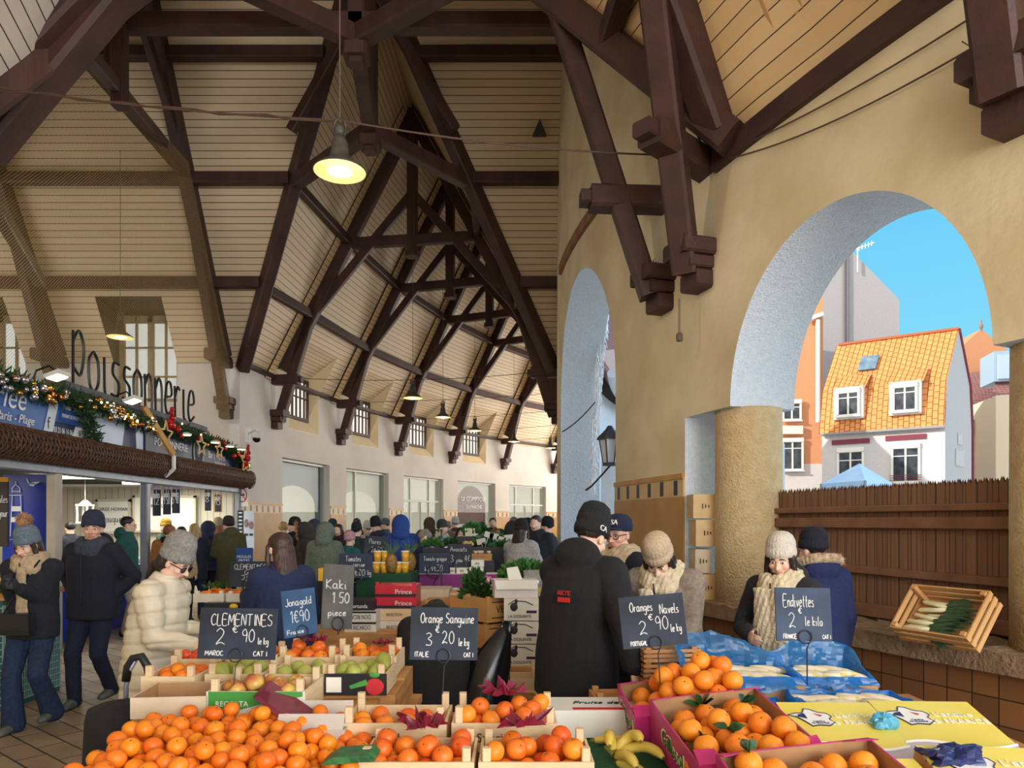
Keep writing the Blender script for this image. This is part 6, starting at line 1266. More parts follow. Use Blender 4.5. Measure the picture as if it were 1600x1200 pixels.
P('person in a long beige puffer coat and a knitted hat at the stall', 341, 14.0, 1.74, 15, 0, 0, 0, ('hold', 'down'), 0, CC(168, 146, 126), .5, 1.2, .13, BLK, hat=('beanie', CC(170, 148, 118)), hair=('mid', 'ginger'))
P('person in an olive parka and dark hat at the far end of the stall', 360, 12.4, 1.76, 40, 4, 20, 12, ('hold', 'down'), 0, CC(82, 80, 52), .62, 1.2, 0, BLK, hat=('beanie', CC(52, 40, 46)), hair=('short', 'dark'), hood='down', shoe=BROWNSHOE)
P('person with short dark hair working inside the stall behind the counter', 112, 12.6, 1.70, 60, 4, 0, 6, ('hold', 'hold'), 0, CC(34, 36, 48), .8, 1.1, 0, BLK, hair=('short', 'dark'))
P('person in a patterned yellow hat inside the stall behind the hanging slates', 262, 13.8, 1.72, 150, 3, 0, 6, ('hold', 'hold'), 0, CC(60, 90, 66), .8, 1.1, 0, BLK, hat=('beanie', mat('yellow_pattern_knit', RGB(120, 90, 50), RGB(216, 180, 60), 60, .9)), hair=('short', 'ginger'))
# ---- the crowd in the far hall
crowd = [
 ('person with curly blond hair by the curtained shop window', 443, 14.2, 1.70, 20, (200, 196, 190), .8, None, ('curly', 'blond'), None, {}),
 ('person in a black beanie and black mask by the curtained shop window', 463, 12.4, 1.74, 120, (34, 34, 38), .7, ('beanie', (26, 26, 30)), ('short', 'dark'), ((30, 30, 34), []), {}),
 ('person in a brown puffer with a tawny fur hood', 478, 11.2, 1.68, 100, (62, 54, 50), .78, None, ('short', 'dark'), None, dict(puff=.11, hood='upfur', fur=1)),
 ('person in a slate blue hooded puffer behind the fur hood', 492, 12.0, 1.73, 30, (58, 62, 82), .7, None, None, None, dict(hood='up', puff=.12)),
 ('person in a grey green parka with the hood up', 507, 9.9, 1.68, -10, (112, 124, 112), .58, None, None, None, dict(hood='up', bulk=1.2)),
 ('person in maroon with dark hair beside the grey green parka', 530, 13.0, 1.66, 170, (62, 30, 44), .7, None, ('mid', 'dark'), ((60, 28, 40), []), {}),
 ('person in a teal coat and pink hat at the far stall', 541, 11.0, 1.52, -30, (40, 104, 108), .7, ('beanie', (206, 150, 160)), ('short', 'blond'), None, dict(lean=8)),
 ('person in a dark green coat with a flat dark hat beside the pink hat', 556, 12.2, 1.66, -20, (48, 62, 56), .6, ('beanie', (34, 34, 40)), ('short', 'dark'), None, {}),
 ('person with short dark hair facing the viewer behind the dark green coat', 558, 15.5, 1.78, 180, (60, 60, 66), .8, None, ('short', 'dark'), None, {}),
 ('person in a white bobble hat and cream jacket with dark backpack straps', 576, 14.2, 1.68, 60, (206, 198, 178), .8, ('beanie', (226, 222, 214)), ('short', 'dark'), None, {}),
 ('person in a black hat looking at a phone beside the white hat', 592, 13.4, 1.74, 130, (36, 44, 66), .72, ('slouch', (30, 32, 40)), ('short', 'dark'), ((46, 52, 70), []), dict(arms=('phone', 'phone'), pitch=22)),
 ('person in a bright blue hooded coat seen from behind, carrying goods', 626, 9.9, 1.78, 5, (34, 68, 148), .55, None, None, None, dict(hood='up', bulk=1.3)),
 ('person in a brown hooded coat seen from behind by the three pane window', 671, 15.2, 1.78, 10, (96, 72, 48), .6, None, None, None, dict(hood='up', bulk=1.25)),
 ('person with curly grey hair facing the viewer behind the tomato slate', 664, 9.6, 1.60, 186, (46, 50, 68), .7, None, ('curly', 'grey'), ((44, 56, 100), []), {}),
 ('person in a black coat with a cream hood lining and grey cap', 689, 13.0, 1.70, -120, (32, 34, 38), .6, ('beanie', (62, 70, 70)), ('short', 'dark'), ((206, 196, 170), []), {}),
 ('person with blond hair behind the far stall, left of the seller', 700, 16.5, 1.72, 160, (150, 120, 110), .8, None, ('curly', 'grey'), None, {}),
 ('person in dark clothes selling behind the far stall', 716, 14.1, 1.60, 200, (32, 44, 70), .7, None, ('mid', 'dark'), None, dict(lean=12, pitch=14)),
 ('person in a pale hat before the plum lettered window', 712, 17.5, 1.78, 30, (60, 50, 50), .8, ('beanie', (200, 196, 200)), ('short', 'dark'), None, {}),
 ('person bending over the leeks in a dark blue coat', 764, 14.0, 1.72, 60, (36, 40, 70), .7, None, ('short', 'dark'), None, dict(lean=20)),
 ('person with short hair facing the viewer by the open glazed door', 770, 16.8, 1.80, 180, (44, 44, 50), .8, None, ('short', 'dark'), None, {}),
 ('person with ginger hair and a dark hood bending at the far stall', 781, 12.5, 1.60, 30, (70, 78, 92), .7, None, ('curly', 'ginger'), None, dict(lean=18, hood='down')),
 ('person with grey hair carrying a dark backpack near the glazed door', 802, 14.6, 1.80, -30, (50, 52, 62), .75, None, ('short', 'grey'), None, dict(bulk=1.25)),
 ('person in a long silver grey quilted coat and black hood', 813, 9.5, 1.70, -35, (178, 176, 178), .35, ('beanie', (28, 26, 30)), ('mid', 'dark'), None, dict(puff=.16, bulk=1.2, arms=('hold', 'hold'))),
 ('person in a black coat with a bare head next to the silver grey coat', 838, 10.8, 1.80, 160, (26, 28, 34), .5, None, ('short', 'brown'), ((30, 30, 36), []), dict(bulk=1.2)),
 ('person in a navy hood behind the silver grey coat', 826, 13.6, 1.76, 120, (30, 34, 56), .6, None, None, None, dict(hood='up')),
 ('person in a black coat and black hat carrying a brown bag by the tall arch', 858, 11.3, 1.74, 70, (30, 32, 42), .45, ('beanie', (24, 24, 30)), ('short', 'dark'), None, dict(bulk=1.15)),
 ('person in a white cap deep in the far hall', 846, 17, 1.74, 150, (70, 66, 70), .7, ('beanie', (220, 214, 210)), ('short', 'grey'), None, {}),
 ('person with dark hair by the far end of the far stall', 817, 15.6, 1.66, 170, (60, 40, 46), .7, None, ('mid', 'dark'), None, {}),
 ('person in a grey beanie deep in the far hall behind the blue coat', 604, 17.0, 1.74, 100, (84, 84, 92), .7, ('beanie', (96, 100, 110)), ('short', 'dark'), None, {}),
 ('person in a dark coat behind the teal coat', 521, 15.5, 1.72, 60, (40, 40, 48), .6, ('beanie', (52, 60, 66)), ('short', 'dark'), None, {})]
for lb, u, d, H, rz, jc, hem, ht, hr, sf, ex in crowd:
    ex = dict(ex)
    if ex.get('fur'): ex['fur'] = FURB
    a_ = ex.pop('arms', ('down', 'hold'))
    P(lb, u, d, H, rz, ex.pop('lean', 2), 0, ex.pop('pitch', 5), a_, .03, CC(*jc), hem, ex.pop('bulk', 1.12), ex.pop('puff', 0), BLK if u % 2 else DENIM_D, hat=(ht[0], CC(*ht[1])) if ht else None, hair=hr, scarf=(CC(*sf[0]), sf[1]) if sf else None, **ex)
# bags and backpack held by people
p = at(850, 10.95, v=888); o = thing('hand_bag', 'brown leather hand bag held by the person in black near the tall arch', 'bag', p); b = MB(); b.box((0, 0, 0), (.3, .12, .3), taper=.85); b.build('body', mat('brown_leather', RGB(92, 52, 42), RGB(110, 64, 52), 8, .5), o); b = MB(); b.tube([(-.08, 0, .14), (-.06, 0, .27), (.06, 0, .27), (.08, 0, .14)], .01, 6); b.build('handle', mat('brown_leather', RGB(92, 52, 42), None), o)
p = at(800, 14.35, v=832); o = thing('backpack', 'dark backpack on the grey haired person near the glazed door', 'backpack', p); b = MB(); b.ell((0, 0, 0), (.17, .1, .25), n=14, m=10); b.build('body', mat('pack_cloth', RGB(52, 56, 58), None), o, True); b = MB(); b.ell((0, -.08, -.08), (.12, .05, .1)); b.build('pocket', mat('pack_cloth2', RGB(62, 66, 68), None), o, True)
p = at(299, 12.0, v=880); o = thing('hand_bag', 'small pale blue bag on a strap at the back of the person in blue jeans', 'bag', p); b = MB(); b.box((0, 0, 0), (.09, .05, .14)); b.build('body', mat('pale_blue_bag', RGB(90, 116, 150), None), o); b = MB(); b.tube([(0, 0, .07), (.08, .05, .34)], .008, 5); b.build('strap', CRATE_D, o)
# ================================================================ produce and stalls
OR1 = mat('orange_peel', RGB(238, 122, 18), RGB(248, 142, 30), 9, .42, .12, 160, rnd=.03); OR2 = mat('blood_orange_peel', RGB(232, 104, 22), RGB(246, 140, 40), 7, .4, .12, 160, rnd=.04); OR3 = mat('navel_orange_peel', RGB(244, 134, 24), RGB(250, 152, 44), 9, .45, .15, 150, rnd=.02)
STEM = mat('fruit_stem', RGB(70, 84, 36), None); LEAF = mat('citrus_leaf', RGB(34, 66, 30), RGB(54, 92, 42), 20, .35); LEAF2 = mat('parsley_leaf', RGB(44, 92, 36), RGB(84, 134, 58), 20, .5)
def fruit_mesh(name, r, m, squash=.94, n=20, mm=14):
    b = MB(); pr = []
    for i in range(mm+1):
        t = PI*i/mm; rr_, z = math.sin(t)*r, -math.cos(t)*r*squash
        if i >= mm-1: z -= r*.06*(i-mm+2)
        pr.append((max(rr_, 1e-4), z))
    b.lathe(pr, n=n); b.lathe([(r*.09, r*squash*.86), (r*.07, r*squash*.93)], n=6, mi=1)
    o = b.build(name, [m, STEM], None, True); me = o.data; bpy.data.objects.remove(o); return me
FM = {'clementine': fruit_mesh('clementine', .034, OR1, .92), 'blood_orange': fruit_mesh('blood_orange', .039, OR2), 'orange': fruit_mesh('orange', .043, OR3, .97), 'small_clementine': fruit_mesh('small_clementine', .027, OR1, .9, 14, 9)}
RADS = {'clementine': .034, 'blood_orange': .039, 'orange': .043, 'small_clementine': .027}
def prof_mesh(name, prof, mats, n=16, bend=0):
    b = MB(); b.lathe(prof, n=n)
    if bend: b.v = [(x+bend*z*z, y, z) for x, y, z in b.v]
    zs = [z for r, z in prof]; z0, z1 = min(zs), max(zs)
    for i, f in enumerate(b.f):
        zc = sum(b.v[k][2] for k in f)/len(f); b.m[i] = 1 if (len(mats) > 1 and zc > z0+(z1-z0)*.78) else 0
    o = b.build(name, mats, None, True); me = o.data; bpy.data.objects.remove(o); return me
PEAR = mat('pear_skin', RGB(150, 160, 66), RGB(186, 184, 92), 9, .45, rnd=.04); APPLE = mat('apple_skin', RGB(186, 44, 44), RGB(222, 196, 96), 9, .3, rnd=.04); ENDW = mat('endive_white', RGB(232, 220, 190), RGB(244, 236, 212), 12, .5); ENDY = mat('endive_tip', RGB(220, 204, 120), None, rough=.5)
FM['pear'] = prof_mesh('pear', [(.004, -.04), (.025, -.038), (.036, -.02), (.037, 0), (.03, .022), (.02, .04), (.014, .054), (.004, .06), (.003, .075)], [PEAR]); FM['apple'] = prof_mesh('apple', [(.004, -.028), (.02, -.034), (.035, -.02), (.04, .004), (.034, .026), (.02, .034), (.006, .026), (.003, .042)], [APPLE]); RADS['pear'] = .038; RADS['apple'] = .039
FM['endive'] = prof_mesh('endive', [(.004, -.085), (.016, -.08), (.021, -.05), (.024, -.01), (.021, .03), (.014, .06), (.006, .082), (.001, .09)], [ENDW, ENDY], 14, .9)
FM['persimmon'] = fruit_mesh('persimmon', .033, mat('persimmon_skin', RGB(204, 62, 30), RGB(222, 84, 40), 8, .3), .85)
RADS['persimmon'] = .033
rng = random.Random(11)
def put(kind, p, label, cat, group, rot=None, name=None, scale=1):
    o = link(name or kind, FM[kind], None, p, rot if rot is not None else (rng.uniform(-.9, .9), rng.uniform(-.9, .9), rng.uniform(0, 6.28))); tag(o, label, cat, group)
    if scale != 1: o.scale = (scale,)*3
    return o
def pack(n, x0, x1, y0, y1, zb, r, cap, seed=1, inside=None):
    """drop balls one by one into the lowest free hollow, up to the height cap(x, y)"""
    r_ = np.random.RandomState(seed); pts = np.zeros((0, 3))
    for i in range(n):
        c = np.column_stack([r_.uniform(x0+r, x1-r, 500), r_.uniform(y0+r, y1-r, 500)]); z = np.full(500, zb+r)
        if len(pts):
            d2 = ((c[:, None, :]-pts[None, :, :2])**2).sum(2); h = pts[None, :, 2]+np.sqrt(np.maximum(0, 4*r*r*.985-d2)); h[d2 > 4*r*r*.985] = -9; z = np.maximum(z, h.max(1))
        ok = np.array([z_+r*.6 < cap(a, b_) for (a, b_), z_ in zip(c, z)])
        if not ok.any(): break
        z2 = np.where(ok, z, 99); k = z2.argmin(); pts = np.vstack([pts, [c[k, 0], c[k, 1], z[k]]])
    return pts
def crate(label, x, y, z, w_, d_, h_, rz=0, post=.04, m=CRATE, group=None, name='fruit_crate', rot=None, loc=None, gap=.0, txt=None, front=None):
    o = thing(name, label, 'crate', loc or (x, y, z), rz, group, rot); t = .01
    b = MB(); b.box((0, 0, .006), (w_-.02, d_-.02, .012)); b.build('bottom', m, o)
    for s in (-1, 1):
        b = MB()
        if gap:
            for k in range(3): b.box((0, s*(d_/2-t/2), h_*(k+.5)/3), (w_, t, h_/3-gap))
        else: b.box((0, s*(d_/2-t/2), h_*.5), (w_, t, h_))
        b.build('side_panel', front if (front and s < 0) else m, o); b = MB()
        if gap:
            for k in range(3): b.box((s*(w_/2-t/2), 0, h_*(k+.5)/3), (t, d_-.02, h_/3-gap))
        else: b.box((s*(w_/2-t/2), 0, h_*.5), (t, d_-.02, h_))
        b.build('end_panel', m, o)
        for q in (-1, 1): b = MB(); b.beam((s*(w_/2-.028), q*(d_/2-.026), 0), (s*(w_/2-.028), q*(d_/2-.026), h_+post), .03, .03, (0, 1, 0)); b.build('corner_post', m, o)
    if txt: text_mesh('lettering', txt[0], txt[1], txt[2], o, (txt[3] if len(txt) > 3 else 0, -d_/2-.004, h_*.5), (PI/2, 0, 0), .0008)
    return o
def fill(kind, o, w_, d_, zb, n, cap, label, cat, group, seed):
    M = ROOTM[o.name]; r = RADS[kind]; 
    for p in pack(n, -w_/2+.012, w_/2-.012, -d_/2+.012, d_/2-.012, zb, r, cap, seed): put(kind, M@Vector(p), label, cat, group, (rng.uniform(1.75, 2.7), 0, rng.uniform(0, 6.28)) if kind == 'pear' else None)
# ---- the long trestle table in front
TOPZ = .74
o = thing('market_table', 'long market table under the fruit crates in front of the viewer', 'table', (.2, 3.1, 0)); 
for x0, x1, y0, y1 in ((-1.59, 2.21, 2.2, 3.58), (-1.59, -.5, 3.58, 3.96), (.66, 2.21, 3.58, 3.96)): b = MB(); b.box(((x0+x1)/2, (y0+y1)/2, TOPZ-.02), (x1-x0, y1-y0, .04)); b.build('tabletop', CRATE_D, o, world=True)
for x in (-1.5, .2, 2.1):
    for y in (2.3, 3.5 if x == .2 else 3.85): b = MB(); b.beam((x, y, 0), (x, y, TOPZ-.04), .06, .06, (0, 1, 0)); b.build('leg', CRATE_D, o, world=True)
GRN = fabric('green_baize', 26, 92, 56, .85, .3, 60); b = MB(); nx, ny = 24, 26
g = lambda i, j: Vector((.2+.95*i/nx, 2.2+1.2*j/ny, TOPZ+.008+.006*math.sin(i*.9+j*.5)*math.sin(j*.8)+.004*math.sin(i*1.7)))
for i in range(nx):
    for j in range(ny): b.quad(g(i, j), g(i+1, j), g(i+1, j+1), g(i, j+1))
for i in range(nx): a, c = g(i, 0), g(i+1, 0); b.quad(a, c, c+Vector((0, -.03, -.5)), a+Vector((0, -.03, -.5)))
tag(b.build('tablecloth', GRN, None, True), 'green cloth on the table under the bananas', 'tablecloth')
# heap of clementines
o = thing('heap_tray', 'shallow wooden tray holding the heap of clementines at the front left', 'tray', (-1.0, 2.6, TOPZ)); b = MB(); b.box((0, 0, .012), (1.0, .78, .02)); b.build('bottom', CRATE, o)
for s in (-1, 1):
    b = MB(); b.box((0, s*.385, .035), (1.0, .012, .06)); b.build('side', CRATE, o); b = MB(); b.box((s*.495, 0, .035), (.012, .77, .06)); b.build('end', CRATE, o)
cap = lambda x, y: TOPZ+.14+(.085 if x < -.85 else .085*max(0, 1-(x+.85)/.22))*min(1, (y-2.2)/.3)*min(1, max(0, (2.98-y)/.1)+.4)*min(1, (x+1.52)/.12+.2)
for p in pack(300, -1.48, -.52, 2.23, 2.97, TOPZ+.022, .034, cap, 5): put('clementine', p, 'loose clementine in the big heap at the front left of the table', 'clementine', 'clementines in the front heap')
# blood orange crates
SPEC = mat('crate_print', RGB(74, 60, 50), None)
specs = [('front left crate of blood oranges with a torn plum tissue', -.335, 2.62, .745, .405, .285, .115, .045), ('front right crate of blood oranges beside the green cloth', .085, 2.62, .745, .405, .285, .115, .045), ('rear left crate of blood oranges with few fruits', -.47, 2.96, .785, .42, .29, .115, .06), ('rear right crate of blood oranges topped with plum tissue', -.03, 2.96, .785, .42, .29, .115, .06)]
TISS = mat('plum_tissue', RGB(112, 22, 44), RGB(146, 40, 66), 8, .35)
def tissue(label, p, s=1.0, seed=1):
    rr = random.Random(seed); b = MB(); n = 34; V0 = []
    for i in range(n):
        t = 2*PI*i/n; k = .6+.4*rr.random()*(1.4 if i % 5 < 2 else .7); r = (.06+.05*rr.random())*s*k; V0.append(Vector((r*math.cos(t), r*.8*math.sin(t), (.008+.055*rr.random()*k)*s)))
    mid = [Vector((v.x*.45+.008*rr.gauss(0, 1), v.y*.45, .004+.014*rr.random())) for v in V0]
    for i in range(n): j = (i+1) % n; b.quad(mid[i], mid[j], V0[j], V0[i]); b.poly([mid[i], mid[j], Vector((0, 0, .01))])
    o = b.build('tissue_wrap', TISS); o.location = p; tag(o, label, 'tissue paper'); m = o.modifiers.new('t', 'SOLIDIFY'); m.thickness = .0015
    return o
for i, (lb, x, y, z, w_, d_, h_, po) in enumerate(specs):
    o = crate('poplar wood '+lb, x, y, z, w_, d_, h_, 0, po, CRATE, 'poplar crates of blood oranges', txt=('Speciale', .05, SPEC, -.03)); 
    fill('blood_orange', o, w_, d_, (.03, .03, .05, .045)[i], (40, 40, 22, 34)[i], lambda a, c, i=i: (.175, .175, .125, .165)[i], 'blood orange in the '+lb.split(' of ')[0]+' of blood oranges', 'blood orange', 'blood oranges in the '+lb.split(' of ')[0], 20+i)
tissue('torn plum tissue on the front left crate of blood oranges', (-.33, 2.68, .92), 1.15, 3); tissue('flat dark plum tissue on the front right crate of blood oranges', (.04, 2.68, .925), 1.1, 5); tissue('tall plum tissue with gold print standing in the rear right crate', (-.03, 3.02, .96), 1.35, 8)
# risers at the back left
o = thing('display_riser', 'stepped wooden riser carrying the apple, pear and orange crates', 'riser', (-1.1, 3.5, TOPZ))
for x0, x1, y0, y1, zt in ((-1.6, -.62, 2.99, 3.34, .87), (-1.75, -.55, 3.34, 3.64, .885), (-1.75, -.55, 3.64, 3.94, .90)): b = MB(); b.box(((x0+x1)/2, (y0+y1)/2, (TOPZ+zt)/2), (x1-x0, y1-y0, zt-TOPZ)); b.build('step', CRATE_D, o, world=True)
PRG = mat('green_print', RGB(60, 142, 60), RGB(74, 156, 70), 5, .5); PRINTW = mat('print_white', RGB(232, 230, 222), None)
o = crate('crate of red and yellow apples with a green printed front', -1.09, 3.17, .872, .42, .3, .105, 0, .05, CRATE, front=mat('carton_white', RGB(226, 222, 212), None), txt=('RECOLTA', .032, PRINTW, -.1))
b = MB(); b.prism([(-.2, -.1525, .105), (.2, -.1525, .105), (.2, -.1525, .085), (.05, -.1525, .06), (-.06, -.1525, .03), (-.2, -.1525, .03)], (0, -.001, 0)); b.build('printed_band', PRG, o); fill('apple', o, .42, .3, .05, 26, lambda a, c: .15, 'apple in the crate with a green printed front', 'apple', 'apples in the green fronted crate', 31)
o = crate('crate of pale green pears, left of two', -1.315, 3.49, .89, .27, .28, .09, 0, .045); fill('pear', o, .27, .28, .04, 24, lambda a, c: .125, 'pear in the left pear crate', 'pear', 'pears in the left crate', 32)
o = crate('crate of green pears, right of two', -1.01, 3.49, .89, .31, .28, .09, 0, .045); fill('pear', o, .31, .28, .04, 26, lambda a, c: .125, 'pear in the right pear crate', 'pear', 'pears in the right crate', 33)
o = crate('small crate of clementines beside the cream puffer coat', -1.6, 3.45, .89, .25, .3, .09, 0, .045); fill('clementine', o, .25, .3, .04, 26, lambda a, c: .125, 'clementine in the small crate beside the cream puffer coat', 'clementine', 'clementines beside the puffer coat', 34)
o = crate('crate of dark red persimmons behind the small clementine crate', -1.62, 3.78, .905, .26, .28, .09, 0, .045); fill('persimmon', o, .26, .28, .045, 24, lambda a, c: .135, 'persimmon in the crate behind the small clementine crate', 'persimmon', 'persimmons', 35)
o = crate('crate of oranges behind the clementine slate', -1.36, 3.8, .905, .24, .28, .09, 0, .045); fill('blood_orange', o, .24, .28, .045, 20, lambda a, c: .135, 'orange in the crate behind the clementine slate', 'orange', 'oranges behind the slate', 36)
o = crate('crate of oranges under plum tissue at the back of the riser', -1.06, 3.8, .905, .31, .28, .095, 0, .055); fill('blood_orange', o, .31, .28, .045, 26, lambda a, c: .15, 'orange in the back crate under plum tissue', 'orange', 'oranges in the back crate', 37); tissue('plum tissue on the back crate of oranges', (-1.08, 3.85, 1.045), 1.0, 12)
o = crate('crate of oranges with black printed word on its front, at the back of the riser', -.74, 3.8, .905, .29, .28, .1, 0, .055, txt=('Speciale', .045, SPEC, .0)); fill('blood_orange', o, .29, .28, .045, 22, lambda a, c: .14, 'orange in the back crate with the printed word', 'orange', 'oranges in the printed back crate', 38); tissue('plum tissue on the back crate with the printed word', (-.7, 3.85, 1.03), .8, 14)
BKPRINT = mat('black_carton', RGB(34, 34, 40), None, rough=.4)
o = crate('pear crate with a black printed front showing red and green fruit', -.73, 3.45, .89, .29, .28, .1, 0, .04, CRATE, front=BKPRINT); fill('pear', o, .29, .28, .05, 18, lambda a, c: .15, 'pear in the crate with the black printed front', 'pear', 'pears in the black fronted crate', 39)
b = MB(); b.ell((.09, -.142, .04), (.045, .003, .04)); b.build('red_print', mat('print_red', RGB(196, 40, 48), None), o, True); b = MB(); b.prism([(-.02, -.142, .03), (.06, -.142, .05), (.05, -.142, .075), (-.03, -.142, .045)], (0, -.002, 0)); b.ell((.09, -.143, .095), (.025, .003, .012)); b.build('green_print', PRG, o); b = MB(); b.box((-.1, -.142, .05), (.07, .003, .07)); b.build('paper_label', PRINTW, o)
def carton(label, x, y, z, w_, d_, h_, rz=0, m=KRAFT, inner=KRAFT, name='carton', cat='box', group=None, lid=False, rot=None, loc=None, notch=0):
    o = thing(name, label, cat, loc or (x, y, z), rz, group, rot); b = MB(); t = .006
    b.box((0, 0, .004), (w_, d_, .008)); b.build('bottom', inner, o)
    for s in (-1, 1):
        b = MB(); b.box((0, s*(d_/2), h_/2), (w_+t, t, h_)); b.box((0, s*(d_/2-t*.7), h_/2), (w_-t, .002, h_*.98), mi=1); b.build('side', [m, inner], o)
        b = MB(); b.box((s*w_/2, 0, h_/2), (t, d_-t, h_)); b.box((s*(w_/2-t*.7), 0, h_/2), (.002, d_-t*2, h_*.98), mi=1); b.build('end', [m, inner], o)
    if lid: b = MB(); b.box((0, 0, h_), (w_+.004, d_+.004, .005)); b.build('lid', m, o)
    return o
CARTG = mat('grey_carton', RGB(196, 188, 180), RGB(210, 202, 194), 8, .7)
o = carton('empty pale carton with open flaps before the riser', -.79, 3.0-.14, TOPZ, .27, .2, .15, .02, CARTG, KRAFT); 
b = MB(); b.add([(-.06+.022*math.cos(t), -.105, .08+.022*math.sin(t)) for t in frange(0, 2*PI, 14)[:-1]], [tuple(range(14))]); b.build('rosette_print', mat('rosette_red', RGB(170, 40, 50), None), o); b = MB(); b.box((.06, -.104, .1), (.035, .003, .016)); b.build('hand_hole', BLACK, o)
for s, a in ((1, .5), (-1, -.7)): b = MB(); b.prism([(-.13, s*.1, .15), (.13, s*.1, .15), (.12, s*(.1+.05), .2), (-.12, s*(.1+.05), .2)] if s > 0 else [(-.13, -.1, .15), (.13, -.1, .15), (.13, -.06, .2), (-.13, -.06, .2)], (0, .003, .002)); b.build('flap', CARTG, o)
o = carton('pale open carton between the trolley and the apple crate', -1.46, 3.13, .872, .3, .28, .09, .1, KRAFT_L, KRAFT)
b = MB(); b.prism([at(395, 2.95, v=1090), at(404, 2.95, v=1088), at(492, 2.75, v=1152), at(482, 2.75, v=1156)], (.0, .16, .03)); tag(b.build('printed_board', [mat('maroon_lid', RGB(112, 32, 56), RGB(134, 50, 72), 8, .5)]), 'maroon printed carton board leaning across the heap of clementines', 'board')
b = MB(); b.prism([at(500, 2.42, v=1196), at(585, 2.42, v=1190), at(575, 2.42, v=1180), at(520, 2.42, v=1184)], (0, .12, .0)); tag(b.build('carton_flap', mat('green_leaf_print', RGB(24, 80, 50), RGB(60, 130, 70), 30, .5)), 'dark green printed carton flap at the bottom edge', 'carton')
# ---- bananas
BAN = mat('banana_skin', RGB(214, 184, 70), RGB(232, 206, 104), 8, .45); BANT = mat('banana_tip', RGB(120, 116, 50), None)
def banana(mb, base, d0, d1, L_, r=.017):
    pts = []; rs = []; p = Vector(base); n = 12
    for i in range(n+1): t = i/n; pts.append(p.copy()); d = (Vector(d0)*(1-t)+Vector(d1)*t).normalized(); p = p+d*L_/n; rs.append(r*min(1, .35+3.2*t if t < .2 else 1)*(1 if t < .8 else max(.3, 1-(t-.8)*3.2)))
    n0 = len(mb.f); mb.tube(pts, rs, 7)
    for k in range(n0, len(mb.f)):
        c = sum((Vector(mb.v[i]) for i in mb.f[k]), Vector())/len(mb.f[k])
        if (c-pts[0]).length < .022 or (c-pts[-1]).length < .012: mb.m[k] = 1
o = thing('banana_bunch', 'bunch of yellow bananas on the green cloth', 'bananas', (.40, 2.78, TOPZ+.02))
for k, (d0, d1, L_, bz) in enumerate((((.5, .5, .5), (-.1, -1, -.2), .21, .03), ((.8, .3, .4), (.2, -1, -.3), .24, .02), ((-.1, .2, .5), (-.05, -1, -.35), .2, .03), ((.2, -.2, .3), (.15, -1, -.3), .19, .01), ((.5, -.3, .0), (.3, -1, -.05), .17, .0))): b = MB(); banana(b, (0, 0, bz), d0, d1, L_, .0215); b.build('banana', [BAN, BANT], o, True)
b = MB(); b.tube([(0, 0, .03), (-.03, .03, .05)], [.014, .01], 7); b.build('stem', BANT, o)
for i, (p, d0, d1, lb) in enumerate((((.30, 2.86, TOPZ+.045), (-.2, .1, .3), (-.8, .1, -.6), 'short pale banana lying apart at the left of the bunch'), ((.42, 3.0, TOPZ+.03), (-1, .1, .1), (-.9, -.2, -.1), 'pale banana lying behind the bunch'))):
    pass
o = thing('banana', 'single pale banana lying behind the bunch on the green cloth', 'banana', (.53, 3.02, TOPZ+.03)); b = MB(); banana(b, (0, 0, 0), (-1, .15, .05), (-1, -.3, -.05), .2, .018); b.build('fruit', [BAN, BANT], o, True)
# printed carton lying at the back of the green cloth
b = MB(); b.box((.42, 3.24, TOPZ+.07), (.5, .24, .12)); o = thing('flat_carton', 'white flat carton with red and dark print behind the green cloth', 'box', (.42, 3.24, TOPZ+.07)); b.build('body', PRINTW, o, world=True); text_mesh('lettering', 'Fruits de', .06, SLATE, o, (-.04, .01, .0625), (0, 0, 0), .001, shear=.3); b = MB(); b.box((.0, -.09, .061), (.3, .03, .003)); b.build('red_band', mat('print_red', RGB(196, 40, 48), None), o)
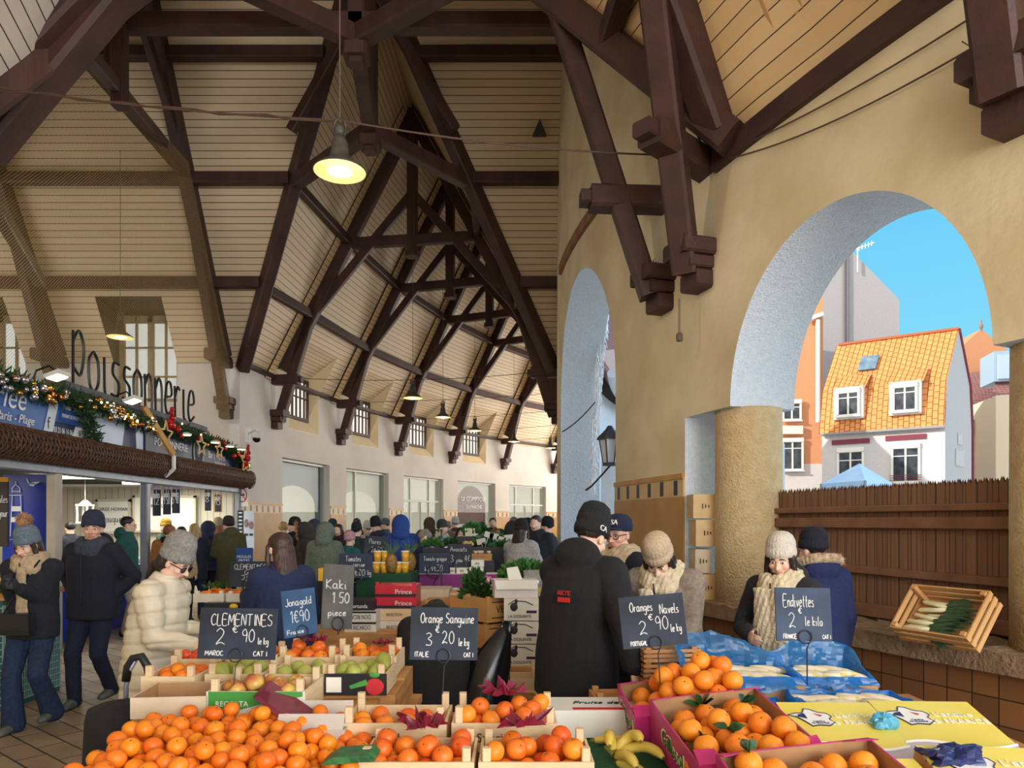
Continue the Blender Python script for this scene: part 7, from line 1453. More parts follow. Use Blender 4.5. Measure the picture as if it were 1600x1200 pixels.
# ---- magenta cartons of navel oranges
MAG = mat('magenta_carton', RGB(194, 40, 120), RGB(208, 58, 136), 6, .35); GRTX = mat('brand_green', RGB(30, 110, 50), None); CRTX = mat('brand_cream', RGB(240, 236, 206), None)
def leafy(o_par, base, n, rr, ln=.07):
    for k in range(n):
        d = Vector((rr.gauss(0, 1), rr.gauss(0, 1), .5+rr.random())).normalized(); s = d.orthogonal().normalized(); b = MB(); pts = []
        for t, w_ in ((0, .002), (.25, .014), (.5, .018), (.8, .01), (1, .001)): c = Vector(base)+d*ln*t-Vector((0, 0, .02*t*t)); pts.append((c-s*w_, c+s*w_))
        for (a, c), (e_, f_) in zip(pts, pts[1:]): b.quad(a, c, f_, e_)
        b.build('leaf', LEAF, o_par)
def magenta(label, x, y, z, w_, d_, h_, rz, n, cap, seed, flab, leaves=0):
    o = carton(label, x, y, z+.04, w_, d_, h_, rz, MAG, KRAFT, 'orange_carton', 'box', 'magenta cartons of navel oranges', rot=(rad(9), rad(-5), rz))
    for s in (-1, 1):
        for q in (-1, 1): b = MB(); b.prism([(s*w_/2, q*d_/2, h_), (s*(w_/2-.09), q*d_/2, h_), (s*(w_/2-.07), q*(d_/2-.05), h_+.025), (s*w_/2, q*(d_/2-.06), h_+.025)], (0, 0, -.004)); b.build('corner_flap', MAG, o)
    for nm, m_, dz, sc_ in (('lettering_shadow', CRTX, 0, 1.12), ('lettering', GRTX, .0012, 1)):
        text_mesh(nm, 'Gillesol', .085*sc_, m_, o, (-w_/2-.004-dz, .0, h_*.55), (PI/2, 0, -PI/2), .001, sx=.9); text_mesh(nm, 'Gillesol', .075*sc_, m_, o, (0, -d_/2-.004-dz, h_*.6), (PI/2, 0, 0), .001, sx=.9)
    b = MB(); b.ell((-w_/2-.004, -.15, h_*.6), (.002, .024, .024)); b.build('orange_print', OR3, o)
    M = ROOTM[o.name]; rr = random.Random(seed)
    for i, p in enumerate(pack(n, -w_/2+.015, w_/2-.015, -d_/2+.015, d_/2-.015, .085, .043, cap, seed)):
        f = put('orange', M@Vector(p), 'navel orange '+flab, 'orange', 'navel oranges '+flab, name='navel_orange')
        if leaves and i % leaves == leaves-1 and p[2] > .07: f.rotation_euler = (0, 0, rr.random()*6); f['label'] = 'leafy navel orange '+flab+', %s' % ['near the green cloth', 'by the front wall', 'at the back', 'at the middle', 'by the right wall', 'low down'][min(5, i//leaves)]; leafy(f, (0, 0, .04), 4, rr)
    return o
magenta('magenta carton heaped with navel oranges, farthest of three', .76, 3.13, TOPZ, .5, .36, .17, .04, 34, lambda a, c: .19+(.12 if a > -.08 else 0), 41, 'in the farthest magenta carton')
magenta('magenta carton of navel oranges with leaves, middle one of three', .82, 2.66, TOPZ, .44, .54, .18, .10, 40, lambda a, c: .225-.1*(c+.1)*(c > -.1), 42, 'in the middle magenta carton', 9)
magenta('magenta carton of leafy oranges at the bottom edge, nearest of three', .93, 2.10, TOPZ, .5, .42, .17, .06, 24, lambda a, c: .2, 43, 'in the nearest magenta carton', 4)
o = link('navel_orange', FM['orange'], None, (.78, 2.9, .92)); tag(o, 'navel orange with a long leafy sprig on the rim of the middle magenta carton', 'orange', 'navel oranges in the middle magenta carton'); leafy(o, (0, 0, .03), 7, random.Random(77), .1)
# ---- endives in blue bags, yellow cartons
BAGB = glass_mat('blue_bag_film', (.5, .74, .98, 1), .10, .25, .6, RGB(58, 158, 240)); YEL = mat('yellow_carton', RGB(232, 212, 84), RGB(240, 222, 104), 5, .4); YED = mat('yellow_carton_edge', RGB(206, 150, 40), None, rough=.5); LILAC = mat('pale_carton_base', RGB(196, 188, 200), None, rough=.6)
def bag(label, c, w_, d_, h_, flare, seed, rz=0.0, peak=(0, 0)):
    """thin blue bag lining a box, its edge turned out over the rim"""
    n, m = 64, 44; o = thing('blue_bag', label, 'bag', c, rz, 'blue bags of endives'); b = MB(); P = []
    for j in range(m+1):
        row = []
        for i in range(n):
            t = 2*PI*i/n; cx, cy = math.cos(t), math.sin(t); k = max(abs(cx), abs(cy)); sx, sy = (cx/k*.75+cx*.25)*w_/2, (cy/k*.75+cy*.25)*d_/2; q = j/m
            if q < .35: f = q/.35; p = Vector((sx*f, sy*f, h_*.55))
            elif q < .75: f = (q-.35)/.4; p = Vector((sx*(1+.05*f), sy*(1+.05*f), h_*(.55+.45*f)+.01*f))
            else: f = (q-.75)/.25; out = 1+.05+flare*f; pk = max(0, cx*peak[0]+cy*peak[1]); p = Vector((sx*out, sy*out, h_*(1.0-.45*f*f)+.02+(.16*pk*f)))
            nz = noise.noise_vector(p*13+Vector((seed, 0, 0)))*(.012+.012*q)+noise.noise_vector(p*40)*.006; row.append(p+nz if q > .3 else p)
        P.append(row)
    for j in range(m):
        for i in range(n): b.quad(P[j][i], P[j][(i+1) % n], P[j+1][(i+1) % n], P[j+1][i])
    b.build('film', BAGB, o, True); return o
def endives(o, n, w_, d_, z, label, group, seed, rows=2):
    rr = random.Random(seed); M = ROOTM[o.name]
    for i in range(n):
        r_ = i % rows; x = -w_/2+w_*((i//rows)+.5)/math.ceil(n/rows); y = (r_-(rows-1)/2)*d_*.45; put('endive', M@Vector((x+rr.uniform(-.008, .008), y+rr.uniform(-.015, .015), z+rr.uniform(0, .012))), label, 'endive', group, (PI/2+rr.uniform(-.25, .1), rr.uniform(-.2, .2), rr.uniform(.5, 1.25)), scale=rr.uniform(1.0, 1.2))
for lb, x, y, z, w_, d_, h_, fl, sd, pk, n in (('large blue bag of endives standing up behind the heaped oranges', 1.12, 3.5, .86, .5, .34, .13, .2, 1, (-.5, 1.25), 12), ('blue bag of endives under the endive slate', 1.57, 3.62, .84, .42, .32, .12, .14, 2, (.2, 1.2), 10), ('blue bag of endives behind the yellow cartons, toward the tiled wall', 1.52, 3.16, .80, .52, .3, .13, .10, 3, (0, .1), 12), ('small blue bag with two endives beside the yellow cartons', 1.08, 3.08, .80, .26, .26, .12, .14, 4, (0, .2), 3)):
    k_ = carton('brown box inside the '+lb.replace(' of endives', '', 1), x, y, z-.06, w_+.0, d_+.0, h_, 0, KRAFT, KRAFT, 'endive_box', 'box', 'boxes lined with blue bags'); o = bag(lb, (x, y, z-.045), w_-.03, d_-.03, h_+.01, fl, sd, 0, pk); endives(o, n, w_*.8, d_*.85, h_*.55+.055, 'endive in the '+lb, 'endives in the '+lb, sd)
    s_ = MB(); s_.box((x, y, (TOPZ+z-.06)/2), (w_*.96, d_*.96, max(.01, z-.06-TOPZ))); tag(s_.build('box_support', KRAFT), 'brown carton base under the '+lb.replace(' of endives', '', 1), 'box')
def yellow(label, x, y, z, w_, d_, h_, rz):
    o = thing('endive_carton', label, 'box', (x, y, z), 0, 'yellow endive cartons', rot=(rad(14), 0, rz)); b = MB(); b.box((0, 0, h_/2), (w_, d_, h_)); b.build('body', YED, o); b = MB(); b.box((0, 0, h_+.002), (w_, d_, .004)); b.build('lid', LILAC, o)
    b = MB(); n = 16; w1 = [(-w_/2+w_*i/n, -d_*.24+.022*math.sin(i*PI/n*1.9+.5)) for i in range(n+1)]; b.poly([(a, c, h_+.0055) for a, c in w1]+[(w_/2, d_/2, h_+.0055), (-w_/2, d_/2, h_+.0055)]); b.build('yellow_field', YEL, o)
    b = MB(); b.tube([(a, c-.004, h_+.0055) for a, c in w1], .006, 4); b.build('white_wave', WHITE, o)
    k = w_/.34; fr_ = [(-.02, .10), (.0, .095), (.02, .07), (.05, .06), (.06, .035), (.045, .01), (.055, -.02), (.03, -.045), (-.005, -.04), (-.03, -.05), (-.045, -.01), (-.065, .03), (-.09, .045), (-.06, .06), (-.035, .062)]
    b = MB(); b.poly([(-w_*.2+a*k, .07+c*k*.8, h_+.007) for a, c in fr_]); b.build('map_print', WHITE, o); b = MB(); b.tube([(-w_*.2+a*k, .07+c*k*.8, h_+.007) for a, c in fr_], .0028, 4, closed=True); b.poly([(-w_*.2-.055*k, .11, h_+.0085), (-w_*.2-.03*k, .12, h_+.0085), (-w_*.2-.03*k, .08, h_+.0085), (-w_*.2-.06*k, .095, h_+.0085)]); b.build('map_outline', NAVY, o)
    b = MB(); b.poly([(-w_*.2+.0*k, .12, h_+.009), (-w_*.2+.03*k, .105, h_+.009), (-w_*.2+.02*k, .095, h_+.009)]); b.build('red_print', mat('print_red', RGB(196, 40, 48), None), o)
    text_mesh('lettering', "L'endive", .04*k, WHITE, o, (w_*.2, .105, h_+.007), (0, 0, 0), .001); text_mesh('lettering', 'de FRANCE', .04*k, WHITE, o, (w_*.2, .055, h_+.007), (0, 0, 0), .001); text_mesh('small_lettering', "L'endive\nde FRANCE", .012*k, NAVY, o, (-w_*.19, .055, h_+.0085), (0, 0, 0), .0006)
    return o
yellow('yellow endive carton with a printed map, beside the magenta cartons', 1.21, 2.62, .78, .36, .42, .16, -.03); yellow('yellow endive carton with a printed map and a light blue tuft on it', 1.59, 2.64, .78, .38, .42, .16, -.05)
yellow('yellow endive carton with a dark blue bag on it, at the bottom right', 1.53, 2.18, .76, .42, .4, .15, -.1); yellow('yellow endive carton cut by the bottom edge of the picture', 1.14+.02, 2.16, .70, .3, .4, .18, .02); yellow('yellow endive carton in the bottom right corner', 1.95, 2.10, .72, .36, .36, .16, -.15)
s_ = MB(); s_.box((1.55, 2.3, .72), (1.25, .5, .06)); tag(s_.build('carton_stand', KRAFT), 'flat brown carton under the yellow cartons', 'box')
def crumple(name, label, p, r, m, seed, stretch=(1, 1, .7)):
    b = MB(); b.ell((0, 0, 0), (r*stretch[0], r*stretch[1], r*stretch[2]), None, 26, 18); b.v = [tuple(Vector(v)*(1+.55*noise.noise(Vector(v)/r*1.8+Vector((seed, 0, 0))))+noise.noise_vector(Vector(v)/r*4+Vector((0, seed, 0)))*r*.16) for v in b.v]; o = b.build(name, m); o.location = p; tag(o, label, 'plastic bag'); return o
crumple('crumpled_bag', 'crumpled dark blue bag on the yellow carton at the bottom right', (1.42, 2.28, .935), .075, mat('dark_blue_plastic', RGB(26, 34, 84), RGB(40, 50, 110), 12, .3), 4, (1.5, .7, .6)); crumple('crumpled_bag', 'light blue plastic tuft on the yellow carton', (1.36, 2.60, .965), .035, mat('light_blue_plastic', RGB(60, 150, 190), RGB(100, 180, 210), 12, .3), 7, (1.2, .8, 1))
# ---- slates with wire holders
def slate(label, u, v, d, wpx, hpx, lines, stem_v, rz=0, roll=0, tilt=8, m=SLATE, wm=None, name='price_slate', stem=True, group=None):
    p = at(u, d, v=v); w_ = wm or wpx*d/F; h_ = hpx*d/F; o = thing(name, label, 'price slate', p, 0, group, rot=(rad(-tilt), rad(roll), rad(rz)))
    b = MB(); b.box((0, 0, 0), (w_, .008, h_)); b.build('board', m, o); b = MB()
    for s, x, y, hh, wd in lines: hand_text(b, s, hh*h_, (x-.5)*w_, (y-.5)*h_, lambda a, c: Vector((a, -.0055, c)), max(.0013, .0085*h_), wd*w_ if False else None); 
    # squeeze the lettering so that each line keeps its place on the board
    b2 = MB()
    for s, x, y, hh, wd in lines:
        st, wn = hand_strokes(s, hh*h_); k = wd*w_/wn
        for q in st: q = smooth2([((x-.5)*w_+px*k, (y-.5)*h_+py) for px, py in q]); b2.tube([Vector((a, -.0055, c)) for a, c in q], max(.0013, .0095*h_), 5)
    b2.build('lettering', CHALK, o)
    if stem:
        zb = CAMZ+(HOR-stem_v)*d/F-p.z; r = .028*d/3; b = MB(); pts = [(r*math.cos(t), -.012, -h_*.42+r*math.sin(t)) for t in frange(-PI/2+.4, 3.4*PI/2+.0, 20)]; b.tube(pts+[(.004, -.014, -h_*.42-r*1.6), (0, -.008, zb)], .0028*d/3, 6); b.build('wire_holder', mat('holder_wire', RGB(60, 62, 68), None, rough=.4, metal=.6), o)
    return o
slate('black slate for clementines at two euros ninety, above the pears', 372, 990, 3.12, 121, 79, [('CLEMENTINES', .15, .66, .22, .8), ('2', .22, .28, .32, .16), ('€', .43, .52, .13, .09), ('90', .56, .34, .25, .18), ('le kg', .77, .3, .13, .14), ('MAROC', .1, .07, .09, .24), ('CAT I', .72, .07, .09, .18)], 1106, 0, 1)
slate('slate for blood oranges at three euros twenty', 694, 990, 3.0, 105, 81, [('Orange Sanguine', .15, .7, .19, .8), ('3', .23, .27, .24, .12), ('€', .37, .52, .1, .08), ('20', .47, .31, .24, .2), ('le kg', .72, .27, .15, .16), ('ITALIE', .07, .06, .09, .22), ('CAT I', .8, .06, .08, .14)], 1082, 2, 1)
slate('slate for navel oranges at two euros ninety, tilted', 1020, 970, 3.05, 101, 80, [('Oranges', .16, .7, .18, .36), ('Navels', .62, .62, .19, .3), ('2', .27, .25, .26, .16), ('€', .43, .52, .11, .09), ('90', .53, .32, .26, .22), ('le kg', .76, .26, .15, .17), ('PORTUGAL', .12, .05, .08, .26)], 1066, 0, -5)
slate('blue grey slate for endives at two euros the kilo', 1255, 960, 3.2, 88, 83, [('Endivettes', .14, .64, .23, .56), ('2', .22, .25, .28, .16), ('€', .4, .52, .1, .08), ('le kilo', .52, .29, .17, .32), ('FRANCE', .12, .05, .08, .24), ('CAT I', .82, .05, .07, .15)], 1068, 2, 1, 8, mat('slate_blue_grey', RGB(38, 52, 76), RGB(62, 80, 108), 5, .7))
slate('pale blue slate seen at an angle for apples, before the brown haired person', 468, 957, 3.62, 38, 72, [('Jonagold', .08, .66, .17, .8), ('1€90', .2, .3, .25, .6), ('France', .08, .06, .09, .5)], 1000, 52, -2, 5, SLATE_B, .2)
slate('tall grey slate leaning at an angle in the middle of the stalls', 528, 932, 5.0, 40, 100, [('Kaki', .1, .62, .14, .7), ('1 50', .3, .4, .16, .6), ('piece', .2, .2, .1, .6)], 982, 50, 6, 4, SLATE_G, .26)
slate('slate for corsican clementines at seven euros eighty', 390, 897, 5.9, 62, 40, [('CLEMENTINES', .12, .68, .2, .8), ('Corses', .38, .48, .16, .3), ('7€80', .3, .14, .3, .45), ('kg', .82, .14, .2, .12)], 930, 0, 0, 6)
slate('navy slate for cherry tomatoes at ten euros eighty', 556, 884, 7.0, 53, 38, [('Tomates', .2, .68, .22, .46), ('cerise', .42, .46, .18, .36), ('10€80', .3, .1, .26, .5), ('kg', .86, .12, .2, .1)], 922, 0, 0, 5, mat('navy_slate', RGB(30, 40, 66), RGB(44, 56, 84), 5, .7))
slate('dark slate for pears behind the cherry tomato slate', 588, 853, 7.6, 38, 30, [('Poires', .2, .6, .25, .5), ('2€50', .3, .15, .3, .5)], 892, -6, 4, 5)
slate('navy slate for vine tomatoes at four euros fifty', 678, 880, 7.7, 46, 32, [('Tomate grappe', .15, .62, .2, .8), ('4€50', .4, .12, .3, .42), ('kg', .2, .12, .2, .14)], 938, 0, 0, 5, mat('navy_slate', RGB(30, 40, 66), None)); slate('black slate for three pieces at four euros', 718, 868, 8.13, 38, 36, [('Avocats', .12, .68, .2, .7), ('3', .14, .22, .3, .14), ('pour', .38, .22, .22, .3), ('4€', .72, .25, .26, .24)], 892, 0, 0, 5)
# ---- closed boxes set by their front face
def ubox(name, label, cat, u0, u1, v0, v1, d, dep, m, txt=None, group=None, extra=None, tc=None, flip=False, rz=0, z0=None):
    A, B = at(u0, d, v=v1), at(u1, d, v=v0)
    if z0 is not None: A.z = z0
    w_, h_ = B.x-A.x, B.z-A.z; o = thing(name, label, cat, ((A.x+B.x)/2, d+dep/2, A.z), rad(rz), group); b = MB(); b.box((0, 0, h_/2), (w_-.004, dep, h_-.003)); b.build('body', m, o)
    if extra: b = MB(); b.box((0, -dep/2-.001, h_*extra[1]), (w_-.004, .004, h_*extra[2])); b.build('band', extra[0], o)
    if txt: text_mesh('lettering', txt[0], txt[1], tc or SLATE, o, (txt[2] if len(txt) > 2 else 0, -dep/2-.004, h_*(txt[3] if len(txt) > 3 else .5)), (PI/2, PI if flip else 0, 0), .001, sx=txt[4] if len(txt) > 4 else 1)
    return o, w_, h_
OUT = mat('box_white', RGB(222, 216, 204), RGB(232, 228, 218), 9, .7); REDC = mat('red_crate', RGB(196, 26, 52), RGB(208, 38, 62), 6, .4); PURP = mat('purple_carton', RGB(132, 34, 116), RGB(146, 46, 130), 6, .45); WOODP = mat('printed_wood', RGB(196, 144, 84), RGB(212, 162, 102), 5, .6)
tb, _, _ = ubox('stall_table', 'low stall table carrying the red crates and white boxes', 'table', 470, 655, 990, 1100, 6.0, 1.0, CRATE_D, z0=0)
for v0, v1, lb in ((955, 972, 'upper'), (972, 990, 'lower')): ubox('carton', 'white carton with black capitals, %s of two beside the grey slate' % lb, 'box', 538, 588, v0, v1, 6.1, .3, OUT, ('DON RICARDO', .055, -.03, .5, .62), 'white lettered cartons', (BKPRINT, .9, .16), flip=lb == 'upper')
ubox('carton', 'black carton with white lettering on top of the white lettered cartons', 'box', 540, 584, 938, 955, 6.15, .3, BKPRINT, ('fortunda', .05, 0, .45, .8), tc=PRINTW)
for v0, v1, lb in ((915, 933, 'upper'), (933, 951, 'lower')): o, w_, h_ = ubox('red_crate', '%s bright red fruit crate with pale script, by the green draped table' % lb, 'crate', 586, 650, v0, v1, 6.3, .35, REDC, ('Prince', .06, .07, .45, 1), 'bright red crates', (BKPRINT, .16, .22), PRINTW); [MB().beam((s*(w_/2-.02), -.16, h_), (s*(w_/2-.02), -.16, h_+.03), .03, .03, (0, 1, 0)).build('corner_post', REDC, o) for s in (-1, 1)]
for v0, v1, lb in ((951, 970, 'directly under the red crates'), (970, 990, 'lowest under the red crates')): ubox('carton', 'pale wooden box with brown print, '+lb, 'box', 586, 646, v0, v1, 6.3, .35, OUT if '970' not in str(v1) else CRATE, ('SELECTION', .035, 0, .5, .8), 'pale boxes under the red crates', tc=SPEC)
ubox('yellow_carton', 'bright yellow carton behind the brown haired person', 'box', 497, 517, 888, 908, 6.8, .3, mat('bright_yellow_carton', RGB(226, 178, 44), None)); ubox('stall_table', 'dark table under the bright yellow carton', 'table', 470, 545, 908, 1080, 6.8, .5, BKPRINT, z0=0)
ubox('stall_table', 'stall table draped with dark green cloth under the juice tubs', 'table', 545, 642, 897, 1060, 7.15, .6, mat('dark_green_cloth', RGB(22, 66, 44), RGB(28, 76, 50), 20, .9), z0=0)
JUI = mat('juice_tub', RGB(214, 158, 40), RGB(226, 174, 60), 8, .25); ztab = at(0, 7.15, v=897).z
tubm = None
for i, (u, lv, lb) in enumerate(((588, 0, 'leftmost low'), (600, 0, 'second low'), (590, 1, 'stacked on the left'), (602, 1, 'stacked beside the first'), (622, 0, 'beside the pineapple'), (633, 0, 'rightmost low'), (633, 1, 'stacked on the right'))):
    o = thing('juice_tub', 'clear tub of orange juice on the green table, '+lb, 'tub', at(u, 7.35, ztab+lv*.115), 0, 'tubs on the green table'); b = MB(); b.lathe([(.034, 0), (.04, .1)], n=16); b.build('tub', JUI, o, True); b = MB(); b.lathe([(.043, .1), (.043, .112)], n=16); b.build('lid', PRINTW, o)
def pineapple(label, p):
    o = thing('pineapple', label, 'pineapple', p, 0, 'pineapples'); b = MB(); b.ell((0, 0, .1), (.06, .06, .1), None, 24, 18); b.v = [tuple(Vector(v)*(1+.04*math.sin(12*math.atan2(v[1], v[0])+v[2]*90)*math.sin(v[2]*110))) for v in b.v]; b.build('fruit', mat('pineapple_skin', RGB(108, 82, 40), RGB(158, 120, 56), 40, .6), o, True); b = MB(); rr = random.Random(2)
    for k in range(34): t = rr.random()*6.28; q = rr.random(); d = Vector((math.cos(t)*(.2+.6*q), math.sin(t)*(.2+.6*q), 1)).normalized(); s = d.orthogonal().normalized()*.011; a = Vector((0, 0, .18)); b.add([a-s, a+s, a+d*(.14+.06*rr.random())+Vector((0, 0, -.03*q))], [(0, 1, 2)])
    b.build('crown_leaves', mat('pineapple_leaf', RGB(66, 94, 70), RGB(96, 124, 96), 10, .5), o)
pineapple('pineapple between the juice tubs on the green table', at(612, 7.3, ztab)); pineapple('pineapple on the right end of the green table by the blue coat', at(641, 7.5, ztab))
# purple cartons and what stands round them
ubox('stall_table', 'low dark table under the purple topped cartons', 'table', 650, 800, 938, 1060, 7.6, .7, BKPRINT, z0=0)
for i, (u0, u1) in enumerate(((655, 688), (690, 722), (724, 757), (759, 792))): ubox('carton', 'cream carton with a purple top band, %s in the row' % ['first', 'second', 'third', 'fourth'][i], 'box', u0, u1, 897, 938, 7.9, .3, OUT, ('MANDARINES', .022, .04, .22, .8), 'cartons with purple bands', (PURP, .74, .5))
ubox('carton', 'black carton with upside down white capitals over the purple cartons', 'box', 655, 702, 884, 897, 8.0, .25, BKPRINT, ('CLEMENTINES', .058, 0, .5, .72), tc=PRINTW, flip=True)
for i, (u0, u1, v0, v1) in enumerate(((703, 711, 887, 897), (713, 731, 887, 897), (733, 755, 886, 897), (736, 756, 875, 886))): ubox('carton', 'small cream carton on the purple cartons, %s' % ['leftmost', 'second', 'third', 'topmost'][i], 'box', u0, u1, v0, v1, 8.05, .2, OUT, ('BIO', .03), 'small cream cartons')
ubox('tray_box', 'long pale brown cardboard tray before the purple cartons', 'box', 650, 702, 921, 940, 7.1, .4, KRAFT_L); ubox('stall_table', 'rough wooden bench under the long cardboard tray', 'table', 645, 745, 952, 1060, 6.3, .9, CRATE_D, z0=0)
ubox('wooden_box', 'open topped pale wooden box with brown print behind the blood orange slate', 'box', 664, 706, 938, 952, 6.7, .3, WOODP, ('de BONE', .035), tc=SPEC); ubox('wooden_box', 'small square wooden box beside the herb bunch', 'box', 703, 733, 926, 952, 6.5, .3, WOODP, None, None, (CRATE, .92, .14))
# stacked crates left of the serving person
for i, (v0, v1) in enumerate(((935, 970), (971, 1006), (1007, 1042))): o, w_, h_ = ubox('carton', 'white carton with a black goose print beside the serving person, %s' % ['top of the stack', 'middle of the stack', 'bottom of the stack'][i], 'box', 787, 842, v0, v1, 4.85, .36, OUT, ('LA OCELENTE', .028, -.01, .2, .9), 'white cartons with a goose print'); b = MB(); b.ell((-.05, -.182, h_*.62), (.026, .003, .03)); b.ell((-.035, -.182, h_*.86), (.01, .003, .018)); b.tube([(-.09, -.182, h_*.72), (-.05, -.182, h_*.9), (.03, -.182, h_*.86), (.08, -.182, h_*.7)], .003, 4); b.build('goose_print', BLACK, o); b = MB(); b.box((.07, -.181, h_*.4), (.07, .004, .018)); b.build('hand_hole', mat('plum_dark', RGB(60, 40, 66), None), o)
ubox('stall_table', 'low wooden stand under the goose print cartons', 'table', 740, 850, 1042, 1190, 4.8, .5, CRATE_D, z0=0)
for i, (z, x, y) in enumerate(((.61, -.10, 5.22), (.80, -.12, 5.25), (.99, -.10, 5.22))):
    o = crate('printed wooden crate turned sideways left of the goose cartons, %s' % ['lowest', 'middle', 'top'][i], x, y, z, .42, .3, .17, rad(38), .01, WOODP, 'printed wooden crates'); 
    for s, k in ((-1, 'front'),): text_mesh('lettering', 'VERDOT', .07, SPEC, o, (0, -.153, .085), (PI/2, 0, 0), .001); b = MB(); [b.box((0, -.152, .085+q*.055), (.34, .004, .008)) for q in (-1, 1)]; b.build('printed_frame', SPEC, o)
ubox('stall_table', 'wooden stand under the printed crates', 'table', 735, 790, 1046, 1200, 5.05, .4, CRATE_D, z0=0)
o = crate('small pale crate below the goose cartons', .05, 4.62, .60, .24, .2, .1, 0, .06); ubox('wooden_box', 'rough box under the small pale crate', 'box', 790, 836, 1083, 1190, 4.5, .25, CRATE_D, z0=0)
b = MB(); b.box((0, 0, 0), (.3, .2, .12)); o = thing('paper_box', 'crumpled white paper box on the goose cartons', 'box', (.02, 5.0, 1.235), .1); b.build('body', mat('paper_white', RGB(216, 206, 204), RGB(226, 218, 216), 9, .8), o); b = MB(); b.prism([(-.05, -.05, .06), (.05, -.02, .06), (.02, 0, .15), (-.06, -.02, .14)], (.0, .004, .0)); b.prism([(-.15, -.1, .06), (.15, -.1, .06), (.14, -.12, .0), (-.14, -.12, .0)], (0, -.003, 0)); b.build('flap', PRINTW, o)
o = thing('plastic_tub', 'clear plastic tub with yellow base on the goose cartons', 'tub', (.16, 5.02, 1.175)); b = MB(); b.lathe([(.07, 0), (.08, .18)], n=20); b.build('tub', glass_mat('clear_tub', (.92, .94, .96, 1), .15, .1, .25, (.85, .88, .9, 1)), o, True); b = MB(); b.lathe([(.066, .005), (.07, .06)], n=20); b.build('contents', mat('yellow_contents', RGB(222, 182, 50), None), o)
def tuft(name, label, c, r, n, m, seed, L_=.06, cat='herbs', w_=.01):
    rr = random.Random(seed); b = MB()
    for k in range(n):
        d = Vector((rr.gauss(0, 1), rr.gauss(0, 1), abs(rr.gauss(0, 1)))).normalized(); p = Vector(c)+Vector((d.x*r[0], d.y*r[1], d.z*r[2]))*rr.random()**.4; e_ = (d+Vector((rr.gauss(0, .5), rr.gauss(0, .5), .2))).normalized(); s = e_.orthogonal().normalized()*w_*(.6+rr.random()); b.add([p, p+e_*L_*.5-s, p+e_*L_, p+e_*L_*.5+s], [(0, 1, 2, 3)])
    return tag(b.build(name, m), label, cat)
tuft('herb_bunch', 'dark green herb bunch standing behind the printed crates', (-.27, 5.3, 1.12), (.09, .08, .2), 500, LEAF, 3, .07); tuft('parsley', 'heap of bright green parsley behind the white paper box', at(822, 5.6, v=905), (.2, .16, .13), 1300, LEAF2, 4, .06)
ubox('stall_table', 'dark stand under the heap of parsley', 'table', 770, 880, 912, 1100, 5.45, .5, BKPRINT, z0=0)
o = thing('radish_bunch', 'bunch of pink radishes by the dark herb bunch', 'radishes', at(757, 5.3, v=912)); rr = random.Random(6); 
for k in range(16): b = MB(); b.lathe([(.002, -.03), (.011, -.012), (.012, .006), (.006, .016)], (rr.uniform(-.07, .07), rr.uniform(-.04, .04), rr.uniform(-.03, .05)), 10, Euler((rr.uniform(-1, 1), rr.uniform(-1, 1), 0)).to_matrix()); b.build('radish', mat('radish_skin', RGB(196, 50, 96), RGB(236, 214, 220), 26, .4), o, True)
# black bin bag hanging by the serving person
b = MB(); b.tube([(0, 0, .3), (-.03, -.02, .22), (-.1, -.03, .08), (-.16, -.02, -.12), (-.2, 0, -.35), (-.2, 0, -.55)], [.03, .05, .11, .17, .2, .14], 22); b.v = [tuple(Vector(v)+noise.noise_vector(Vector(v)*9)*.05+noise.noise_vector(Vector(v)*24)*.016) for v in b.v]
o = b.build('bin_bag', mat('black_plastic', RGB(16, 16, 20), None, rough=.25), None, True); o.location = (-.02, 4.35, .78); tag(o, 'shiny black bin bag hanging between the crates and the serving person', 'bin bag')
# slatted crates and trays between the serving person and the endives
for i in range(4): crate('stained slatted crate in the stack behind the navel oranges, %s' % ['lowest', 'second', 'third', 'topmost'][i], .80, 3.72, .76+.075*i, .3, .24, .07, .12, .005, mat('stained_wood', RGB(168, 116, 70), RGB(190, 140, 90), 8, .7), 'stained slatted crates', gap=.008)
o = crate('pale slatted crate standing before the stained crates, with a red drawing', .88, 3.5, .76, .17, .12, .22, -.15, .0, CRATE_D); b = MB(); b.tube([(.02*math.cos(t), -.063, .12+.025*math.sin(t)) for t in frange(0, 2*PI, 12)], .003, 4); b.tube([(0, -.063, .145), (.02, -.063, .18), (.04, -.063, .17)], .003, 4); b.build('red_drawing', mat('print_red', RGB(196, 40, 48), None), o)
for i in range(2): crate('flat wooden tray beside the arm of the serving person, %s' % ['lower', 'upper'][i], .53, 3.47, .75+.06*i, .28, .2, .05, .05, .02, CRATE_D, 'flat wooden trays')
# ---- cardboard boxes stacked beside the round column
for i, (v0, v1, w0, w1, lb) in enumerate(((772, 810, 1083, 1122, 'topmost of the stack'), (812, 854, 1087, 1124, 'second from the top'), (858, 896, 1086, 1112, 'with small print, third from the top'), (897, 940, 1090, 1124, 'at the bottom on the ledge'))):
    o, w_, h_ = ubox('cardboard_box', 'cardboard box beside the round column, '+lb, 'box', w0, w1, v0, v1, 7.02, .26, mat('box_tan', RGB(212, 180, 132), RGB(224, 194, 148), 8, .8) if i != 2 else KRAFT_L, None, 'cardboard boxes beside the column'); b = MB()
    for k in range(3): b.box((-.03+.03*k, -.132, h_*.5), (.012, .003, .05-.012*k))
    b.build('small_print', SPEC, o)
